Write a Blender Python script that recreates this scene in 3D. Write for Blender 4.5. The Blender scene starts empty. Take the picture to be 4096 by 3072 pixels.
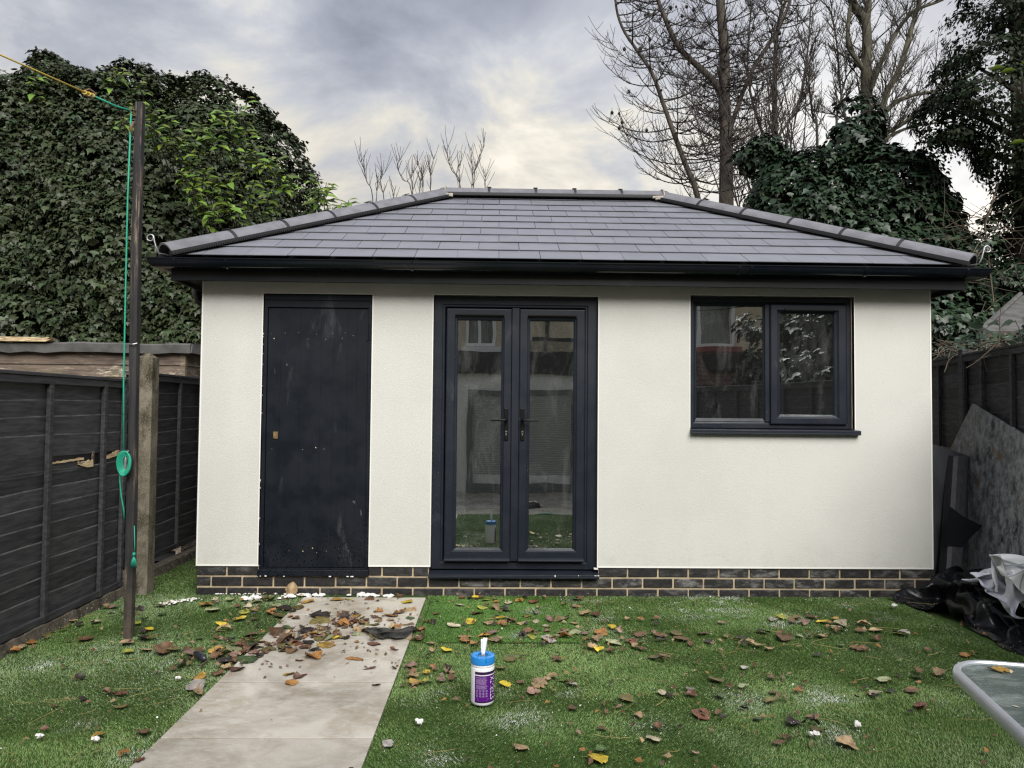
import bpy, math, random
import numpy as np
from mathutils import Vector, Matrix

random.seed(7)
rng = np.random.default_rng(7)
C = bpy.context.scene.collection
SC = bpy.context.scene

# ------------------------------------------------------------------ camera
CAM = np.array([2.1728, -5.2844, 1.3723])
YAW, PIT, ROL = 0.0196, 0.0334, 0.0091
fw = Vector((math.sin(YAW) * math.cos(PIT), math.cos(YAW) * math.cos(PIT), math.sin(PIT)))
r0 = Vector((math.cos(YAW), -math.sin(YAW), 0))
u0 = r0.cross(fw)
rt = r0 * math.cos(ROL) + u0 * math.sin(ROL)
up = u0 * math.cos(ROL) - r0 * math.sin(ROL)
cd = bpy.data.cameras.new("camera")
cam = bpy.data.objects.new("camera", cd)
C.objects.link(cam)
m = Matrix.Identity(4)
for i in range(3):
    m[i][0], m[i][1], m[i][2], m[i][3] = rt[i], up[i], -fw[i], CAM[i]
cam.matrix_world = m
cd.sensor_fit = 'HORIZONTAL'
cd.sensor_width = 36
cd.lens = 2870.8 / 4096 * 36
cd.clip_start, cd.clip_end = 0.05, 800
SC.camera = cam

# ------------------------------------------------------------------ sky, sun, exposure
SUN_EL, SUN_AZ = math.radians(42), math.radians(166)     # azimuth clockwise from +Y: behind the camera
SUN_STRENGTH = 1.34
SKY_LEVEL = 0.245
EXPOSURE = 1.96
W = bpy.data.worlds.new("World")
SC.world = W
W.use_nodes = True
nt = W.node_tree
nt.nodes.clear()
N = nt.nodes.new
L = nt.links.new
out = N('ShaderNodeOutputWorld')
bg = N('ShaderNodeBackground')
bg.inputs['Strength'].default_value = 0.1
sky = N('ShaderNodeTexSky')
sky.sky_type = 'NISHITA'
sky.sun_disc = False
sky.sun_elevation = SUN_EL
sky.sun_rotation = SUN_AZ


def vmath(op, a, b=None):
    n = N('ShaderNodeVectorMath')
    n.operation = op
    for k, v in enumerate((a, b)):
        if v is None:
            continue
        if isinstance(v, (tuple, list)):
            n.inputs[k].default_value = v
        elif isinstance(v, (int, float)):
            n.inputs['Scale'].default_value = v
        else:
            L(v, n.inputs['Scale'] if (op == 'SCALE' and k == 1) else n.inputs[k])
    return n.outputs['Value'] if op in ('DOT_PRODUCT', 'LENGTH') else n.outputs['Vector']


def smath(op, a, b=None, clamp=False):
    n = N('ShaderNodeMath')
    n.operation = op
    n.use_clamp = clamp
    for k, v in enumerate((a, b)):
        if v is None:
            continue
        if isinstance(v, (int, float)):
            n.inputs[k].default_value = v
        else:
            L(v, n.inputs[k])
    return n.outputs[0]


tc = N('ShaderNodeTexCoord')
sep = N('ShaderNodeSeparateXYZ')
L(tc.outputs['Generated'], sep.inputs[0])
zc = smath('MAXIMUM', sep.outputs['Z'], 0.0)
den = smath('ADD', zc, 0.30)
comb = N('ShaderNodeCombineXYZ')
L(smath('DIVIDE', sep.outputs['X'], den), comb.inputs[0])
L(smath('DIVIDE', sep.outputs['Y'], den), comb.inputs[1])
comb.inputs[2].default_value = 3.7


def wnoise(scale, detail, rough, dist=0.0, off=(0, 0, 0)):
    n = N('ShaderNodeTexNoise')
    n.inputs['Scale'].default_value = scale
    n.inputs['Detail'].default_value = detail
    n.inputs['Roughness'].default_value = rough
    n.inputs['Distortion'].default_value = dist
    L(vmath('ADD', comb.outputs[0], off), n.inputs['Vector'])
    return n.outputs['Fac']


big = wnoise(0.75, 3, 0.5, 0.3, (1.3, 4.1, 0))
mid = wnoise(2.3, 9, 0.58, 0.35, (7.7, 0.4, 2))
cl0 = smath('ADD', smath('MULTIPLY', big, 0.45), smath('MULTIPLY', mid, 0.55))
# thinner cloud towards the horizon
cl = smath('ADD', cl0, smath('MULTIPLY', smath('SUBTRACT', 0.40, zc), 0.17))
# two openings where the cloud deck is breaking up
for dvec, amt, pw in (((-.36, 1, .44), .055, 90), ((.04, 1, .38), .034, 110), ((-.75, 1, .42), .03, 60)):
    dn = Vector(dvec).normalized()
    cl = smath('ADD', cl, smath('MULTIPLY', smath('POWER', smath('MAXIMUM', vmath('DOT_PRODUCT', tc.outputs['Generated'], tuple(dn)), 0.0), pw), amt))
rp = N('ShaderNodeValToRGB')
L(cl, rp.inputs[0])
els = rp.color_ramp.elements
els[0].position, els[0].color = 0.40, (0.27, 0.275, 0.325, 1)
els[1].position, els[1].color = 0.625, (1.0, 0.92, 0.79, 1)
for p, c in ((0.45, (0.35, 0.355, 0.405)), (0.50, (0.44, 0.445, 0.485)), (0.54, (0.56, 0.56, 0.575)), (0.58, (0.76, 0.71, 0.62))):
    e = els.new(p)
    e.color = (*c, 1)
# the overcast sky brightens towards the zenith, and there is a thin bright patch of cloud behind the trees on the right
zen = smath('ADD', smath('MULTIPLY', zc, 1.30), 0.65)      # CIE overcast sky: 1 + 2 sin(elevation)
glow_dir = Vector((math.sin(math.radians(30)) * math.cos(math.radians(15)), math.cos(math.radians(30)) * math.cos(math.radians(15)), math.sin(math.radians(15))))
gd = vmath('DOT_PRODUCT', tc.outputs['Generated'], tuple(glow_dir))
glow = smath('POWER', smath('MAXIMUM', gd, 0.0), 28)
gl = vmath('SCALE', (1.0, 0.95, 0.86), smath('MULTIPLY', glow, 0.52))
# low cloud is seen through more air and looks warmer, high cloud bluer
tmx = N('ShaderNodeMix')
tmx.data_type = 'RGBA'
L(smath('MULTIPLY', zc, 2.2, True), tmx.inputs['Factor'])
tmx.inputs['A'].default_value = (1.06, 1.01, 0.95, 1)
tmx.inputs['B'].default_value = (0.97, 0.99, 1.0, 1)
cloud = vmath('ADD', vmath('SCALE', vmath('MULTIPLY', rp.outputs[0], tmx.outputs['Result']), zen), gl)
cloud10 = vmath('SCALE', cloud, 10.0 * SKY_LEVEL)
mx = N('ShaderNodeMix')
mx.data_type = 'RGBA'
mx.inputs['Factor'].default_value = 0.965
L(sky.outputs[0], mx.inputs['A'])
L(cloud10, mx.inputs['B'])
L(mx.outputs['Result'], bg.inputs['Color'])
L(bg.outputs[0], out.inputs['Surface'])

sl = bpy.data.lights.new("sun", 'SUN')
sl.energy = SUN_STRENGTH
sl.angle = math.radians(42)
sl.color = (1.0, 0.975, 0.93)
so = bpy.data.objects.new("sun", sl)
C.objects.link(so)
sd = Vector((math.sin(SUN_AZ) * math.cos(SUN_EL), math.cos(SUN_AZ) * math.cos(SUN_EL), math.sin(SUN_EL)))
so.rotation_euler = sd.to_track_quat('Z', 'Y').to_euler()
so.location = (0, -20, 20)

SC.cycles.use_denoising = True
SC.cycles.denoising_prefilter = "NONE"       # keeps the fine grain of turf, render and foliage
SC.cycles.denoising_input_passes = "RGB_ALBEDO_NORMAL"
SC.cycles.use_adaptive_sampling = False
SC.cycles.pixel_filter_type = 'BLACKMAN_HARRIS'
SC.cycles.filter_width = 1.3
vs = SC.view_settings
vs.view_transform = 'Standard'
vs.look = 'None'
vs.gamma = 1
vs.exposure = EXPOSURE
vs.use_curve_mapping = False


# ------------------------------------------------------------------ materials
class NT:
    def __init__(s, name):
        s.m = bpy.data.materials.new(name)
        s.m.use_nodes = True
        s.t = s.m.node_tree
        s.b = s.t.nodes['Principled BSDF']
        s.pos = s.n('ShaderNodeNewGeometry').outputs['Position']

    def n(s, ty, **kw):
        n = s.t.nodes.new(ty)
        for k, v in kw.items():
            setattr(n, k, v)
        return n

    def l(s, a, b):
        s.t.links.new(a, b)

    def setin(s, sock, v):
        if v is None:
            return
        if hasattr(v, 'is_output'):
            s.l(v, sock)
        elif isinstance(v, (tuple, list)) and len(v) == 3 and sock.type == 'RGBA':
            sock.default_value = (*v, 1)
        else:
            sock.default_value = v

    def noise(s, scale, detail=4, rough=.55, stretch=(1, 1, 1), dist=0, off=(0, 0, 0), vec=None):
        mp = s.n('ShaderNodeMapping')
        mp.inputs['Scale'].default_value = stretch
        mp.inputs['Location'].default_value = off
        s.l(vec or s.pos, mp.inputs[0])
        n = s.n('ShaderNodeTexNoise')
        n.inputs['Scale'].default_value = scale
        n.inputs['Detail'].default_value = detail
        n.inputs['Roughness'].default_value = rough
        n.inputs['Distortion'].default_value = dist
        s.l(mp.outputs[0], n.inputs['Vector'])
        return n.outputs['Fac']

    def voro(s, scale, stretch=(1, 1, 1), feature='F1', rnd=1.0):
        mp = s.n('ShaderNodeMapping')
        mp.inputs['Scale'].default_value = stretch
        s.l(s.pos, mp.inputs[0])
        n = s.n('ShaderNodeTexVoronoi', feature=feature)
        n.inputs['Scale'].default_value = scale
        n.inputs['Randomness'].default_value = rnd
        s.l(mp.outputs[0], n.inputs['Vector'])
        return n.outputs['Distance']

    def rng(s, v, a, b, c=0., d=1.):
        n = s.n('ShaderNodeMapRange')
        s.l(v, n.inputs[0])
        for k, x in zip((1, 2, 3, 4), (a, b, c, d)):
            n.inputs[k].default_value = x
        return n.outputs[0]

    def mix(s, fac, a, b, blend='MIX'):
        n = s.n('ShaderNodeMix', data_type='RGBA', blend_type=blend)
        s.setin(n.inputs['Factor'], fac)
        s.setin(n.inputs['A'], a)
        s.setin(n.inputs['B'], b)
        return n.outputs['Result']

    def math(s, op, a, b=None, clamp=False):
        n = s.n('ShaderNodeMath', operation=op, use_clamp=clamp)
        s.setin(n.inputs[0], a)
        s.setin(n.inputs[1], b)
        return n.outputs[0]

    def rand(s):
        return s.n('ShaderNodeObjectInfo').outputs['Random']

    def attr(s, name):
        return s.n('ShaderNodeAttribute', attribute_name=name).outputs['Fac']

    def hsv(s, col, h=.5, sat=1., v=1.):
        n = s.n('ShaderNodeHueSaturation')
        s.setin(n.inputs['Hue'], h)
        s.setin(n.inputs['Saturation'], sat)
        s.setin(n.inputs['Value'], v)
        s.setin(n.inputs['Color'], col)
        return n.outputs[0]

    def bump(s, h, strength=.3, dist=.01, prev=None):
        n = s.n('ShaderNodeBump')
        n.inputs['Strength'].default_value = strength
        n.inputs['Distance'].default_value = dist
        s.l(h, n.inputs['Height'])
        if prev:
            s.l(prev, n.inputs['Normal'])
        return n.outputs[0]

    def out(s, col=None, rough=.6, normal=None, spec=.5, metal=0):
        s.setin(s.b.inputs['Base Color'], col)
        s.setin(s.b.inputs['Roughness'], rough)
        s.setin(s.b.inputs['Specular IOR Level'], spec)
        s.setin(s.b.inputs['Metallic'], metal)
        if normal:
            s.l(normal, s.b.inputs['Normal'])
        return s.m


def simple(name, c1, c2=None, scale=4, lo=.40, hi=.60, rough=.6, spec=.5, bump=0, bscale=60, bdist=.004, stretch=(1, 1, 1), rnd=0, metal=0, c3=None, s3=15, lo3=.62, hi3=.72, bstretch=None):
    t = NT(name)
    col = c1
    if c2:
        col = t.mix(t.rng(t.noise(scale, 6, .6, stretch), lo, hi), c1, c2)
    if c3:
        col = t.mix(t.rng(t.noise(s3, 7, .65, stretch, off=(3, 5, 7)), lo3, hi3), col, c3)
    if rnd:
        col = t.hsv(col, v=t.rng(t.rand(), 0, 1, 1 - rnd, 1 + rnd))
    nm = t.bump(t.noise(bscale, 5, .6, bstretch or stretch), bump, bdist) if bump else None
    return t.out(col, rough, nm, spec, metal)


def m_render():
    t = NT('white_render')
    h = t.noise(150, 5, .65, dist=1.0)
    worm = t.voro(105, feature='SMOOTH_F1')
    hh = t.math('ADD', t.rng(h, .40, .60), t.math('MULTIPLY', worm, .9))
    col = t.mix(t.rng(t.noise(1.3, 5, .55), .40, .60), (.565, .562, .525), (.53, .527, .49))
    col = t.mix(t.rng(t.noise(85, 3, .6), .56, .74), col, (.56, .55, .51))
    # splashed dirt low on the wall
    sp = t.n('ShaderNodeSeparateXYZ')
    t.l(t.pos, sp.inputs[0])
    low = t.math('MULTIPLY', t.rng(sp.outputs[2], .22, .42, 1, 0), t.rng(t.noise(9, 6, .7), .5, .75))
    col = t.mix(t.math('MULTIPLY', low, .55), col, (.40, .38, .33))
    streak = t.rng(t.noise(3.2, 5, .6, (1, 1, .12)), .58, .80)
    col = t.mix(t.math('MULTIPLY', streak, .26), col, (.47, .46, .40))
    return t.out(col, .9, t.bump(hh, .24, .005), .2)


def m_brick():
    t = NT('dark_brick')
    col = t.mix(t.rng(t.noise(28, 6, .65), .35, .7), (.008, .0085, .009), (.028, .025, .0235))
    spx = t.n('ShaderNodeSeparateXYZ')
    t.l(t.pos, spx.inputs[0])
    eff = t.math('MULTIPLY', t.rng(t.noise(11, 8, .72, (.6, 1, 1.6), off=(2, 8, 1)), .48, .70), t.math('MULTIPLY', t.rng(t.rand(), .1, 1, .15, .8), t.rng(spx.outputs[0], 1.5, 3.6, .6, 1.25)), True)
    col = t.mix(eff, col, (.22, .215, .205))
    fl = t.rng(t.noise(150, 3, .6), .69, .74)
    col = t.mix(fl, col, (.45, .44, .41))
    col = t.hsv(col, v=t.rng(t.rand(), 0, 1, .75, 1.35))
    return t.out(col, .62, t.bump(t.noise(120, 4, .65), .5, .004), .4)


def m_slate():
    t = NT('grey_slate')
    col = t.mix(t.rng(t.noise(7, 6, .6), .40, .60), (.168, .174, .200), (.184, .190, .214))
    col = t.hsv(col, v=t.rng(t.rand(), 0, 1, .95, 1.05))
    sp = t.rng(t.noise(160, 2, .5), .73, .76)
    col = t.mix(sp, col, (.35, .35, .36))
    dr = t.rng(t.noise(4, 6, .62, (1, .35, .35), off=(8, 1, 0)), .60, .78)
    col = t.mix(t.math('MULTIPLY', dr, .30), col, (.22, .22, .23))
    nb = t.bump(t.noise(90, 5, .6), .16, .003)
    nb = t.bump(t.noise(3.0, 2, .5), .12, .02, nb)
    return t.out(col, t.rng(t.noise(5, 4, .6), .40, .60, .30, .42), nb, .5)


def m_paintdoor():
    t = NT('chalky_black_paint')
    sp = t.n('ShaderNodeSeparateXYZ')
    t.l(t.pos, sp.inputs[0])
    col = t.mix(t.rng(t.noise(3, 5, .6), .40, .60), (.0036, .0058, .0098), (.0062, .0086, .0132))
    # chalky rub marks
    rub = t.rng(t.noise(2.3, 7, .62, (1.6, 1, .5), dist=.6, off=(0, 3, 1.4)), .60, .78)
    col = t.mix(t.math('MULTIPLY', rub, .55), col, (.11, .115, .125))
    scr = t.rng(t.noise(16, 3, .5, (1.6, 1, .22), dist=1.2, off=(4, 0, 2)), .755, .785)
    col = t.mix(t.math('MULTIPLY', scr, .6), col, (.24, .24, .25))
    # rain splash drops in the lower third
    low = t.rng(sp.outputs[2], .30, .95, 1, 0)
    v = t.voro(58, feature='F1')
    v2 = t.voro(110, feature='F1')
    drop = t.math('MAXIMUM', t.math('LESS_THAN', v, t.math('MULTIPLY', low, .30)), t.math('LESS_THAN', v2, t.math('MULTIPLY', low, .27)))
    keep = t.rng(t.noise(40, 1, .5), .42, .48)
    dd = t.math('MULTIPLY', drop, keep)
    col = t.mix(dd, col, (.003, .004, .006))
    rough = t.math('SUBTRACT', t.rng(t.noise(6, 4), .40, .60, .46, .62), t.math('MULTIPLY', dd, .36))
    nb = t.bump(t.noise(9, 6, .6, (4, 1, .35)), .12, .004)
    return t.out(col, rough, t.bump(t.math('MULTIPLY', dd, 1.0), .35, .002, nb), .22)


def m_upvc():
    t = NT('anthracite_upvc')
    col = t.mix(t.rng(t.noise(2.2, 5, .6), .40, .60), (.0095, .0130, .020), (.0125, .016, .0235))
    dust = t.rng(t.noise(3.4, 7, .66, (1.3, 1, .55), dist=.4, off=(5, 2, 9)), .62, .80)
    col = t.mix(t.math('MULTIPLY', dust, .40), col, (.12, .125, .135))
    fl = t.rng(t.noise(190, 2, .5), .755, .775)
    col = t.mix(fl, col, (.4, .4, .4))
    return t.out(col, t.rng(t.noise(5, 4), .40, .60, .38, .50), t.bump(t.noise(50, 4, .6, (1, 1, .15)), .08, .002), .28)


def m_fence(name='charcoal_stained_wood', a=(.030, .030, .034), b=(.060, .059, .064)):
    t = NT(name)
    g = t.noise(5, 7, .65, (6, 1, 9), dist=.3)
    col = t.mix(t.rng(g, .40, .60), a, b)
    col = t.hsv(col, v=t.rng(t.rand(), 0, 1, .72, 1.35))
    k = t.voro(2.6, (.8, .8, 3.2))
    col = t.mix(t.rng(k, .0, .12, .7, 0), col, (.010, .009, .010))
    wh = t.rng(t.noise(26, 5, .7, (1, .6, 3), off=(1, 1, 5)), .70, .76)
    col = t.mix(t.math('MULTIPLY', wh, .35), col, (.15, .14, .13))
    nb = t.bump(t.noise(9, 6, .65, (5, .8, 12), dist=.2), .28, .005)
    return t.out(col, .68, nb, .35)


def m_shedwood():
    t = NT('weathered_brown_cladding')
    g = t.noise(3, 7, .65, (1.2, 1, 10), dist=.4)
    col = t.mix(t.rng(g, .40, .60), (.075, .058, .048), (.145, .112, .088))
    pale = t.rng(t.noise(2.4, 8, .72, (.8, 1, 3.2), off=(6, 2, 3)), .50, .58)
    fleck = t.rng(t.noise(40, 4, .7, (.5, 1, 2)), .45, .6)
    col = t.mix(t.math('MULTIPLY', pale, fleck), col, (.40, .35, .28))
    alg = t.rng(t.noise(1.7, 5, .6, off=(1, 9, 2)), .55, .72)
    col = t.mix(t.math('MULTIPLY', alg, .5), col, (.12, .12, .055))
    col = t.hsv(col, v=t.rng(t.rand(), 0, 1, .8, 1.2))
    return t.out(col, .85, t.bump(t.noise(8, 6, .65, (1.5, 1, 14)), .5, .006), .2)


def m_concrete():
    t = NT('mossy_concrete')
    col = t.mix(t.rng(t.noise(6, 7, .65), .40, .60), (.115, .10, .072), (.215, .19, .145))
    col = t.mix(t.rng(t.noise(4.5, 7, .68, (1, 1, .45), off=(4, 4, 0)), .47, .60), col, (.050, .044, .026))
    agg = t.rng(t.voro(120), .18, .3, 1, 0)
    col = t.mix(t.math('MULTIPLY', agg, .5), col, (.45, .42, .36))
    return t.out(col, .9, t.bump(t.noise(90, 5, .7), .6, .006), .2)


def m_pole():
    t = NT('worn_black_paint_on_wood')
    g = t.noise(7, 8, .68, (7, 7, .45), dist=.2)
    col = t.mix(t.rng(g, .35, .6), (.011, .011, .013), (.030, .028, .028))
    wear = t.rng(t.noise(10, 8, .7, (5, 5, .35), off=(2, 1, 6)), .53, .62)
    big_ = t.rng(t.noise(1.4, 4, .6, off=(9, 2, 1)), .42, .62)
    col = t.mix(t.math('MULTIPLY', wear, big_), col, (.22, .165, .115))
    sp = t.n('ShaderNodeSeparateXYZ')
    t.l(t.pos, sp.inputs[0])
    soil = t.math('MULTIPLY', t.rng(sp.outputs[2], .05, .42, 1, 0), t.rng(t.noise(9, 6, .7), .32, .55))
    col = t.mix(soil, col, (.085, .068, .050))
    return t.out(col, .72, t.bump(t.noise(14, 6, .65, (5, 5, .35)), .5, .004), .35)


def m_paving():
    t = NT('beige_porcelain_paving')
    a = t.noise(1.7, 8, .62, dist=.7)
    col = t.mix(t.rng(a, .42, .58), (.31, .278, .225), (.50, .465, .40))
    st = t.rng(t.noise(3.5, 7, .65, (1, .8, 1), dist=.5, off=(3, 1, 0)), .50, .72)
    col = t.mix(t.math('MULTIPLY', st, .8), col, (.25, .19, .125))
    rust = t.rng(t.noise(2.1, 6, .65, off=(8, 3.3, 0)), .62, .74)
    col = t.mix(t.math('MULTIPLY', rust, .55), col, (.25, .15, .08))
    vein = t.rng(t.noise(22, 8, .75, (.7, 1.6, 1), dist=.8), .50, .60)
    col = t.mix(t.math('MULTIPLY', vein, .4), col, (.56, .545, .51))
    col = t.mix(t.rng(t.noise(160, 2, .5), .74, .77), col, (.08, .065, .05))
    col = t.hsv(col, v=t.rng(t.rand(), 0, 1, .94, 1.05))
    rough = t.rng(t.noise(2.6, 5, .6, off=(1, 2, 3)), .42, .58, .20, .42)
    return t.out(col, rough, t.bump(t.noise(60, 5, .6), .10, .002), .5)


def m_bigboard():
    t = NT('grimy_grey_board')
    g = t.noise(16, 9, .76, (1, 1, .7), dist=.3)
    col = t.mix(t.rng(g, .40, .60), (.090, .097, .106), (.36, .372, .385))
    blk = t.rng(t.noise(6.0, 8, .72, (1.3, 1.3, .6), off=(4, 2, 8)), .56, .62)
    col = t.mix(t.math('MULTIPLY', blk, .85), col, (.007, .007, .008))
    pale = t.rng(t.noise(20, 8, .76, (1, 1, .8), off=(1, 7, 2)), .54, .64)
    col = t.mix(t.math('MULTIPLY', pale, .55), col, (.30, .29, .27))
    ru = t.rng(t.noise(7, 6, .62, off=(6, 6, 1)), .58, .66)
    col = t.mix(t.math('MULTIPLY', ru, .7), col, (.17, .10, .045))
    wh = t.rng(t.noise(5, 5, .65, (2.2, 2.2, .7), off=(2, 3, 4)), .72, .76)
    col = t.mix(wh, col, (.55, .52, .46))
    return t.out(col, t.rng(g, .40, .60, .45, .7), t.bump(t.noise(40, 6, .7), .5, .006), .4)


def m_leaf(name, c1, c2, rough=.42, back=None, hs=.03, vs_=.35, spec=.5):
    t = NT(name)
    ti = t.attr('tint')
    col = t.mix(t.rng(ti, 0, 1), c1, c2)
    col = t.hsv(col, h=t.rng(t.attr('tint2'), 0, 1, .5 - hs, .5 + hs), v=t.rng(t.attr('tint2'), 0, 1, 1 - vs_, 1 + vs_))
    m = t.out(col, rough, None, spec)
    return m


def m_fallen(name, c):
    t = NT('fallen_leaf_' + name)
    dk = tuple(x * .38 for x in c)
    lt = tuple(min(1, x * 1.35 + .02) for x in c)
    oc = t.n('ShaderNodeTexCoord').outputs['Object']
    col = t.mix(t.rng(t.noise(28, 6, .68, vec=t.pos), .36, .66), c, dk)
    col = t.mix(t.rng(t.noise(14, 4, .6, off=(5, 3, 1), vec=t.pos), .52, .75), col, lt)
    sx_ = t.n('ShaderNodeSeparateXYZ')
    t.l(oc, sx_.inputs[0])
    rib = t.rng(t.math('ABSOLUTE', sx_.outputs[0]), .0, .035, .55, 0)
    col = t.mix(rib, col, lt)
    col = t.hsv(col, v=t.rng(t.rand(), 0, 1, .72, 1.25))
    return t.out(col, .5, t.bump(t.noise(110, 4, .6), .5, .003), .4)


def m_glass(name, tint=.45, refl=.40):
    t = NT(name)
    tr = t.n('ShaderNodeBsdfTransparent')
    tr.inputs[0].default_value = (tint, tint * 1.02, tint, 1)
    gl_ = t.n('ShaderNodeBsdfGlossy')
    gl_.inputs['Roughness'].default_value = 0.004
    gl_.inputs['Color'].default_value = (.92, .97, .94, 1)
    t.l(t.bump(t.noise(2.2, 2, .5), .018, .05), gl_.inputs['Normal'])
    fr = t.n('ShaderNodeFresnel')
    fr.inputs[0].default_value = 1.5
    fac = t.math('ADD', t.math('MULTIPLY', fr.outputs[0], 1.6), refl - .064, True)
    mxs = t.n('ShaderNodeMixShader')
    t.l(fac, mxs.inputs[0])
    t.l(tr.outputs[0], mxs.inputs[1])
    t.l(gl_.outputs[0], mxs.inputs[2])
    dusty = t.n('ShaderNodeBsdfDiffuse')
    dusty.inputs[0].default_value = (.55, .56, .55, 1)
    smear = t.rng(t.noise(5, 7, .7, (1.2, 1, .45), dist=.8), .50, .72, .012, .085)
    m3 = t.n('ShaderNodeMixShader')
    t.l(smear, m3.inputs[0])
    t.l(mxs.outputs[0], m3.inputs[1])
    t.l(dusty.outputs[0], m3.inputs[2])
    t.l(m3.outputs[0], t.t.nodes['Material Output'].inputs['Surface'])
    return t.m


M = {}
M['render'] = m_render()
M['bead'] = simple('white_corner_bead', (.74, .73, .69), rough=.6)
M['brick'] = m_brick()
M['mortar'] = simple('sandy_mortar', (.46, .375, .25), (.34, .27, .18), 9, rough=.95, bump=.5, bscale=90, c3=(.5, .47, .42), s3=6, lo3=.66, hi3=.78)
M['slate'] = m_slate()
M['ridge'] = simple('grey_concrete_tile', (.165, .166, .184), (.128, .129, .144), 9, rough=.85, bump=.35, bscale=140, rnd=.08, c3=(.36, .34, .34), s3=5, lo3=.70, hi3=.80, stretch=(1, 1, 1), spec=.3)
M['pointing'] = simple('pale_mortar', (.42, .38, .31), (.30, .27, .22), 20, rough=.95, bump=.5)
M['black'] = simple('gloss_black_pvc', (.004, .006, .009), (.007, .009, .012), 3, rough=.16, spec=.4, c3=(.05, .05, .052), s3=4, lo3=.66, hi3=.85)
M['fascia'] = simple('black_fascia_board', (.006, .0075, .010), (.010, .0115, .014), 3, rough=.32, spec=.3, c3=(.045, .047, .05), s3=3, lo3=.64, hi3=.85)
M['matblack'] = simple('matt_black_plastic', (.010, .010, .012), rough=.6)
M['galv'] = simple('galvanised_steel', (.46, .46, .47), (.30, .30, .31), 30, rough=.42, metal=.8)
M['upvc'] = m_upvc()
M['door'] = m_paintdoor()
M['glass'] = m_glass('window_glass')
M['handle'] = simple('black_handle', (.004, .004, .005), rough=.45, spec=.2)
M['chrome'] = simple('silver_lock', (.7, .7, .7), rough=.25, metal=1)
M['brass'] = simple('old_brass', (.42, .31, .15), (.16, .10, .05), 120, rough=.45, metal=.6)
M['plaster'] = simple('white_plaster', (.80, .79, .76), (.62, .60, .56), 40, rough=.9, bump=.4)
M['hole'] = simple('bare_wood_hole', (.46, .38, .25), rough=.8)
M['interior'] = simple('unlit_interior', (.34, .35, .34), rough=.9)
M['fence'] = m_fence()
M['split'] = simple('split_pale_wood', (.62, .50, .30), (.36, .26, .14), 9, rough=.8, stretch=(1, 1, 8), bump=.6, c3=(.10, .08, .06), s3=10, lo3=.56, hi3=.62)
M['concrete'] = m_concrete()
M['kerb'] = simple('grimy_concrete_kerb', (.055, .046, .032), (.11, .095, .07), 9, rough=.95, bump=.8, bscale=60, bdist=.01, c3=(.45, .43, .38), s3=45, lo3=.60, hi3=.66)
M['rawedge_lit'] = simple('worn_skylit_slat_edge', (.10, .098, .096), (.045, .045, .047), 8, rough=.8)  # worn bare edge, with the sky light it catches put into the colour
M['pole'] = m_pole()
M['rope_g'] = simple('green_rope', (.012, .34, .215), (.008, .24, .15), 140, rough=.55, bump=.5, bscale=300)
M['rope_y'] = simple('yellow_rope', (.56, .40, .05), (.38, .27, .06), 140, rough=.6)
M['iron'] = simple('rusty_iron', (.10, .075, .06), (.18, .09, .05), 60, rough=.7, metal=.3)
M['shed'] = m_shedwood()
M['felt'] = simple('mineral_felt', (.060, .060, .058), (.105, .103, .098), 5, rough=.9, bump=.5, bscale=200, c3=(.17, .17, .15), s3=60)
M['paving'] = m_paving()
M['board'] = m_bigboard()
M['darkfelt'] = simple('dark_grey_board', (.02, .021, .024), rough=.6)
M['darkboard'] = simple('dark_board', (.022, .024, .028), (.042, .044, .05), 3, rough=.5, stretch=(1, 1, .4), c3=(.08, .08, .085), s3=7, lo3=.60, hi3=.75, bump=.3)
M['post'] = simple('black_timber', (.018, .019, .022), (.032, .033, .038), 9, rough=.55, stretch=(5, 5, .5), bump=.5, bscale=14)
M['panelblack'] = simple('black_panel', (.006, .0065, .008), rough=.4)
M['poly'] = simple('black_polythene', (.0030, .0034, .0044), (.0055, .006, .007), 6, rough=.26, spec=.26, c3=(.10, .10, .098), s3=8, lo3=.66, hi3=.80, bump=.22, bscale=38, bdist=.008)
M['bark'] = simple('grey_brown_bark', (.040, .032, .026), (.080, .066, .052), 8, rough=.9, stretch=(3, 3, .6), bump=.6, bscale=22)
M['barkg'] = simple('greenish_bark', (.045, .041, .025), (.088, .080, .052), 6, rough=.9, stretch=(3, 3, .6), bump=.6, bscale=22)
M['twig'] = simple('dark_twig', (.020, .015, .013), (.036, .028, .023), 3, rough=.85)
M['twigg'] = simple('olive_twig', (.026, .022, .017), (.046, .040, .030), 3, rough=.85)
M['deadstem'] = simple('pale_dead_stem', (.13, .105, .075), (.07, .055, .04), 6, rough=.9)
M['cone'] = simple('dark_cone', (.018, .014, .012), rough=.9)
M['ivy'] = m_leaf('ivy_leaf', (.015, .026, .010), (.052, .068, .029), .45, spec=.3)
M['ivyr'] = m_leaf('dark_ivy_leaf', (.011, .025, .013), (.032, .054, .027), .40, spec=.35)
M['laurel'] = m_leaf('laurel_leaf', (.145, .200, .026), (.070, .122, .020), .36, hs=.025, spec=.4)
M['yew'] = m_leaf('evergreen_leaf', (.006, .013, .005), (.015, .026, .008), .6, spec=.2)
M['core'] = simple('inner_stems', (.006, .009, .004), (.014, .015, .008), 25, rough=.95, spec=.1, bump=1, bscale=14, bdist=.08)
M['berry'] = simple('ivy_flower_head', (.036, .042, .018), rough=.8)
M['soil'] = simple('garden_soil', (.055, .042, .028), (.09, .07, .05), 6, rough=1)
M['cream'] = simple('cream_pebbledash', (.66, .57, .42), (.55, .47, .34), 30, rough=.95, bump=.8, bscale=60, bdist=.02)
M['wallwhite'] = simple('white_painted_wall', (.80, .79, .76), rough=.8)
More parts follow.
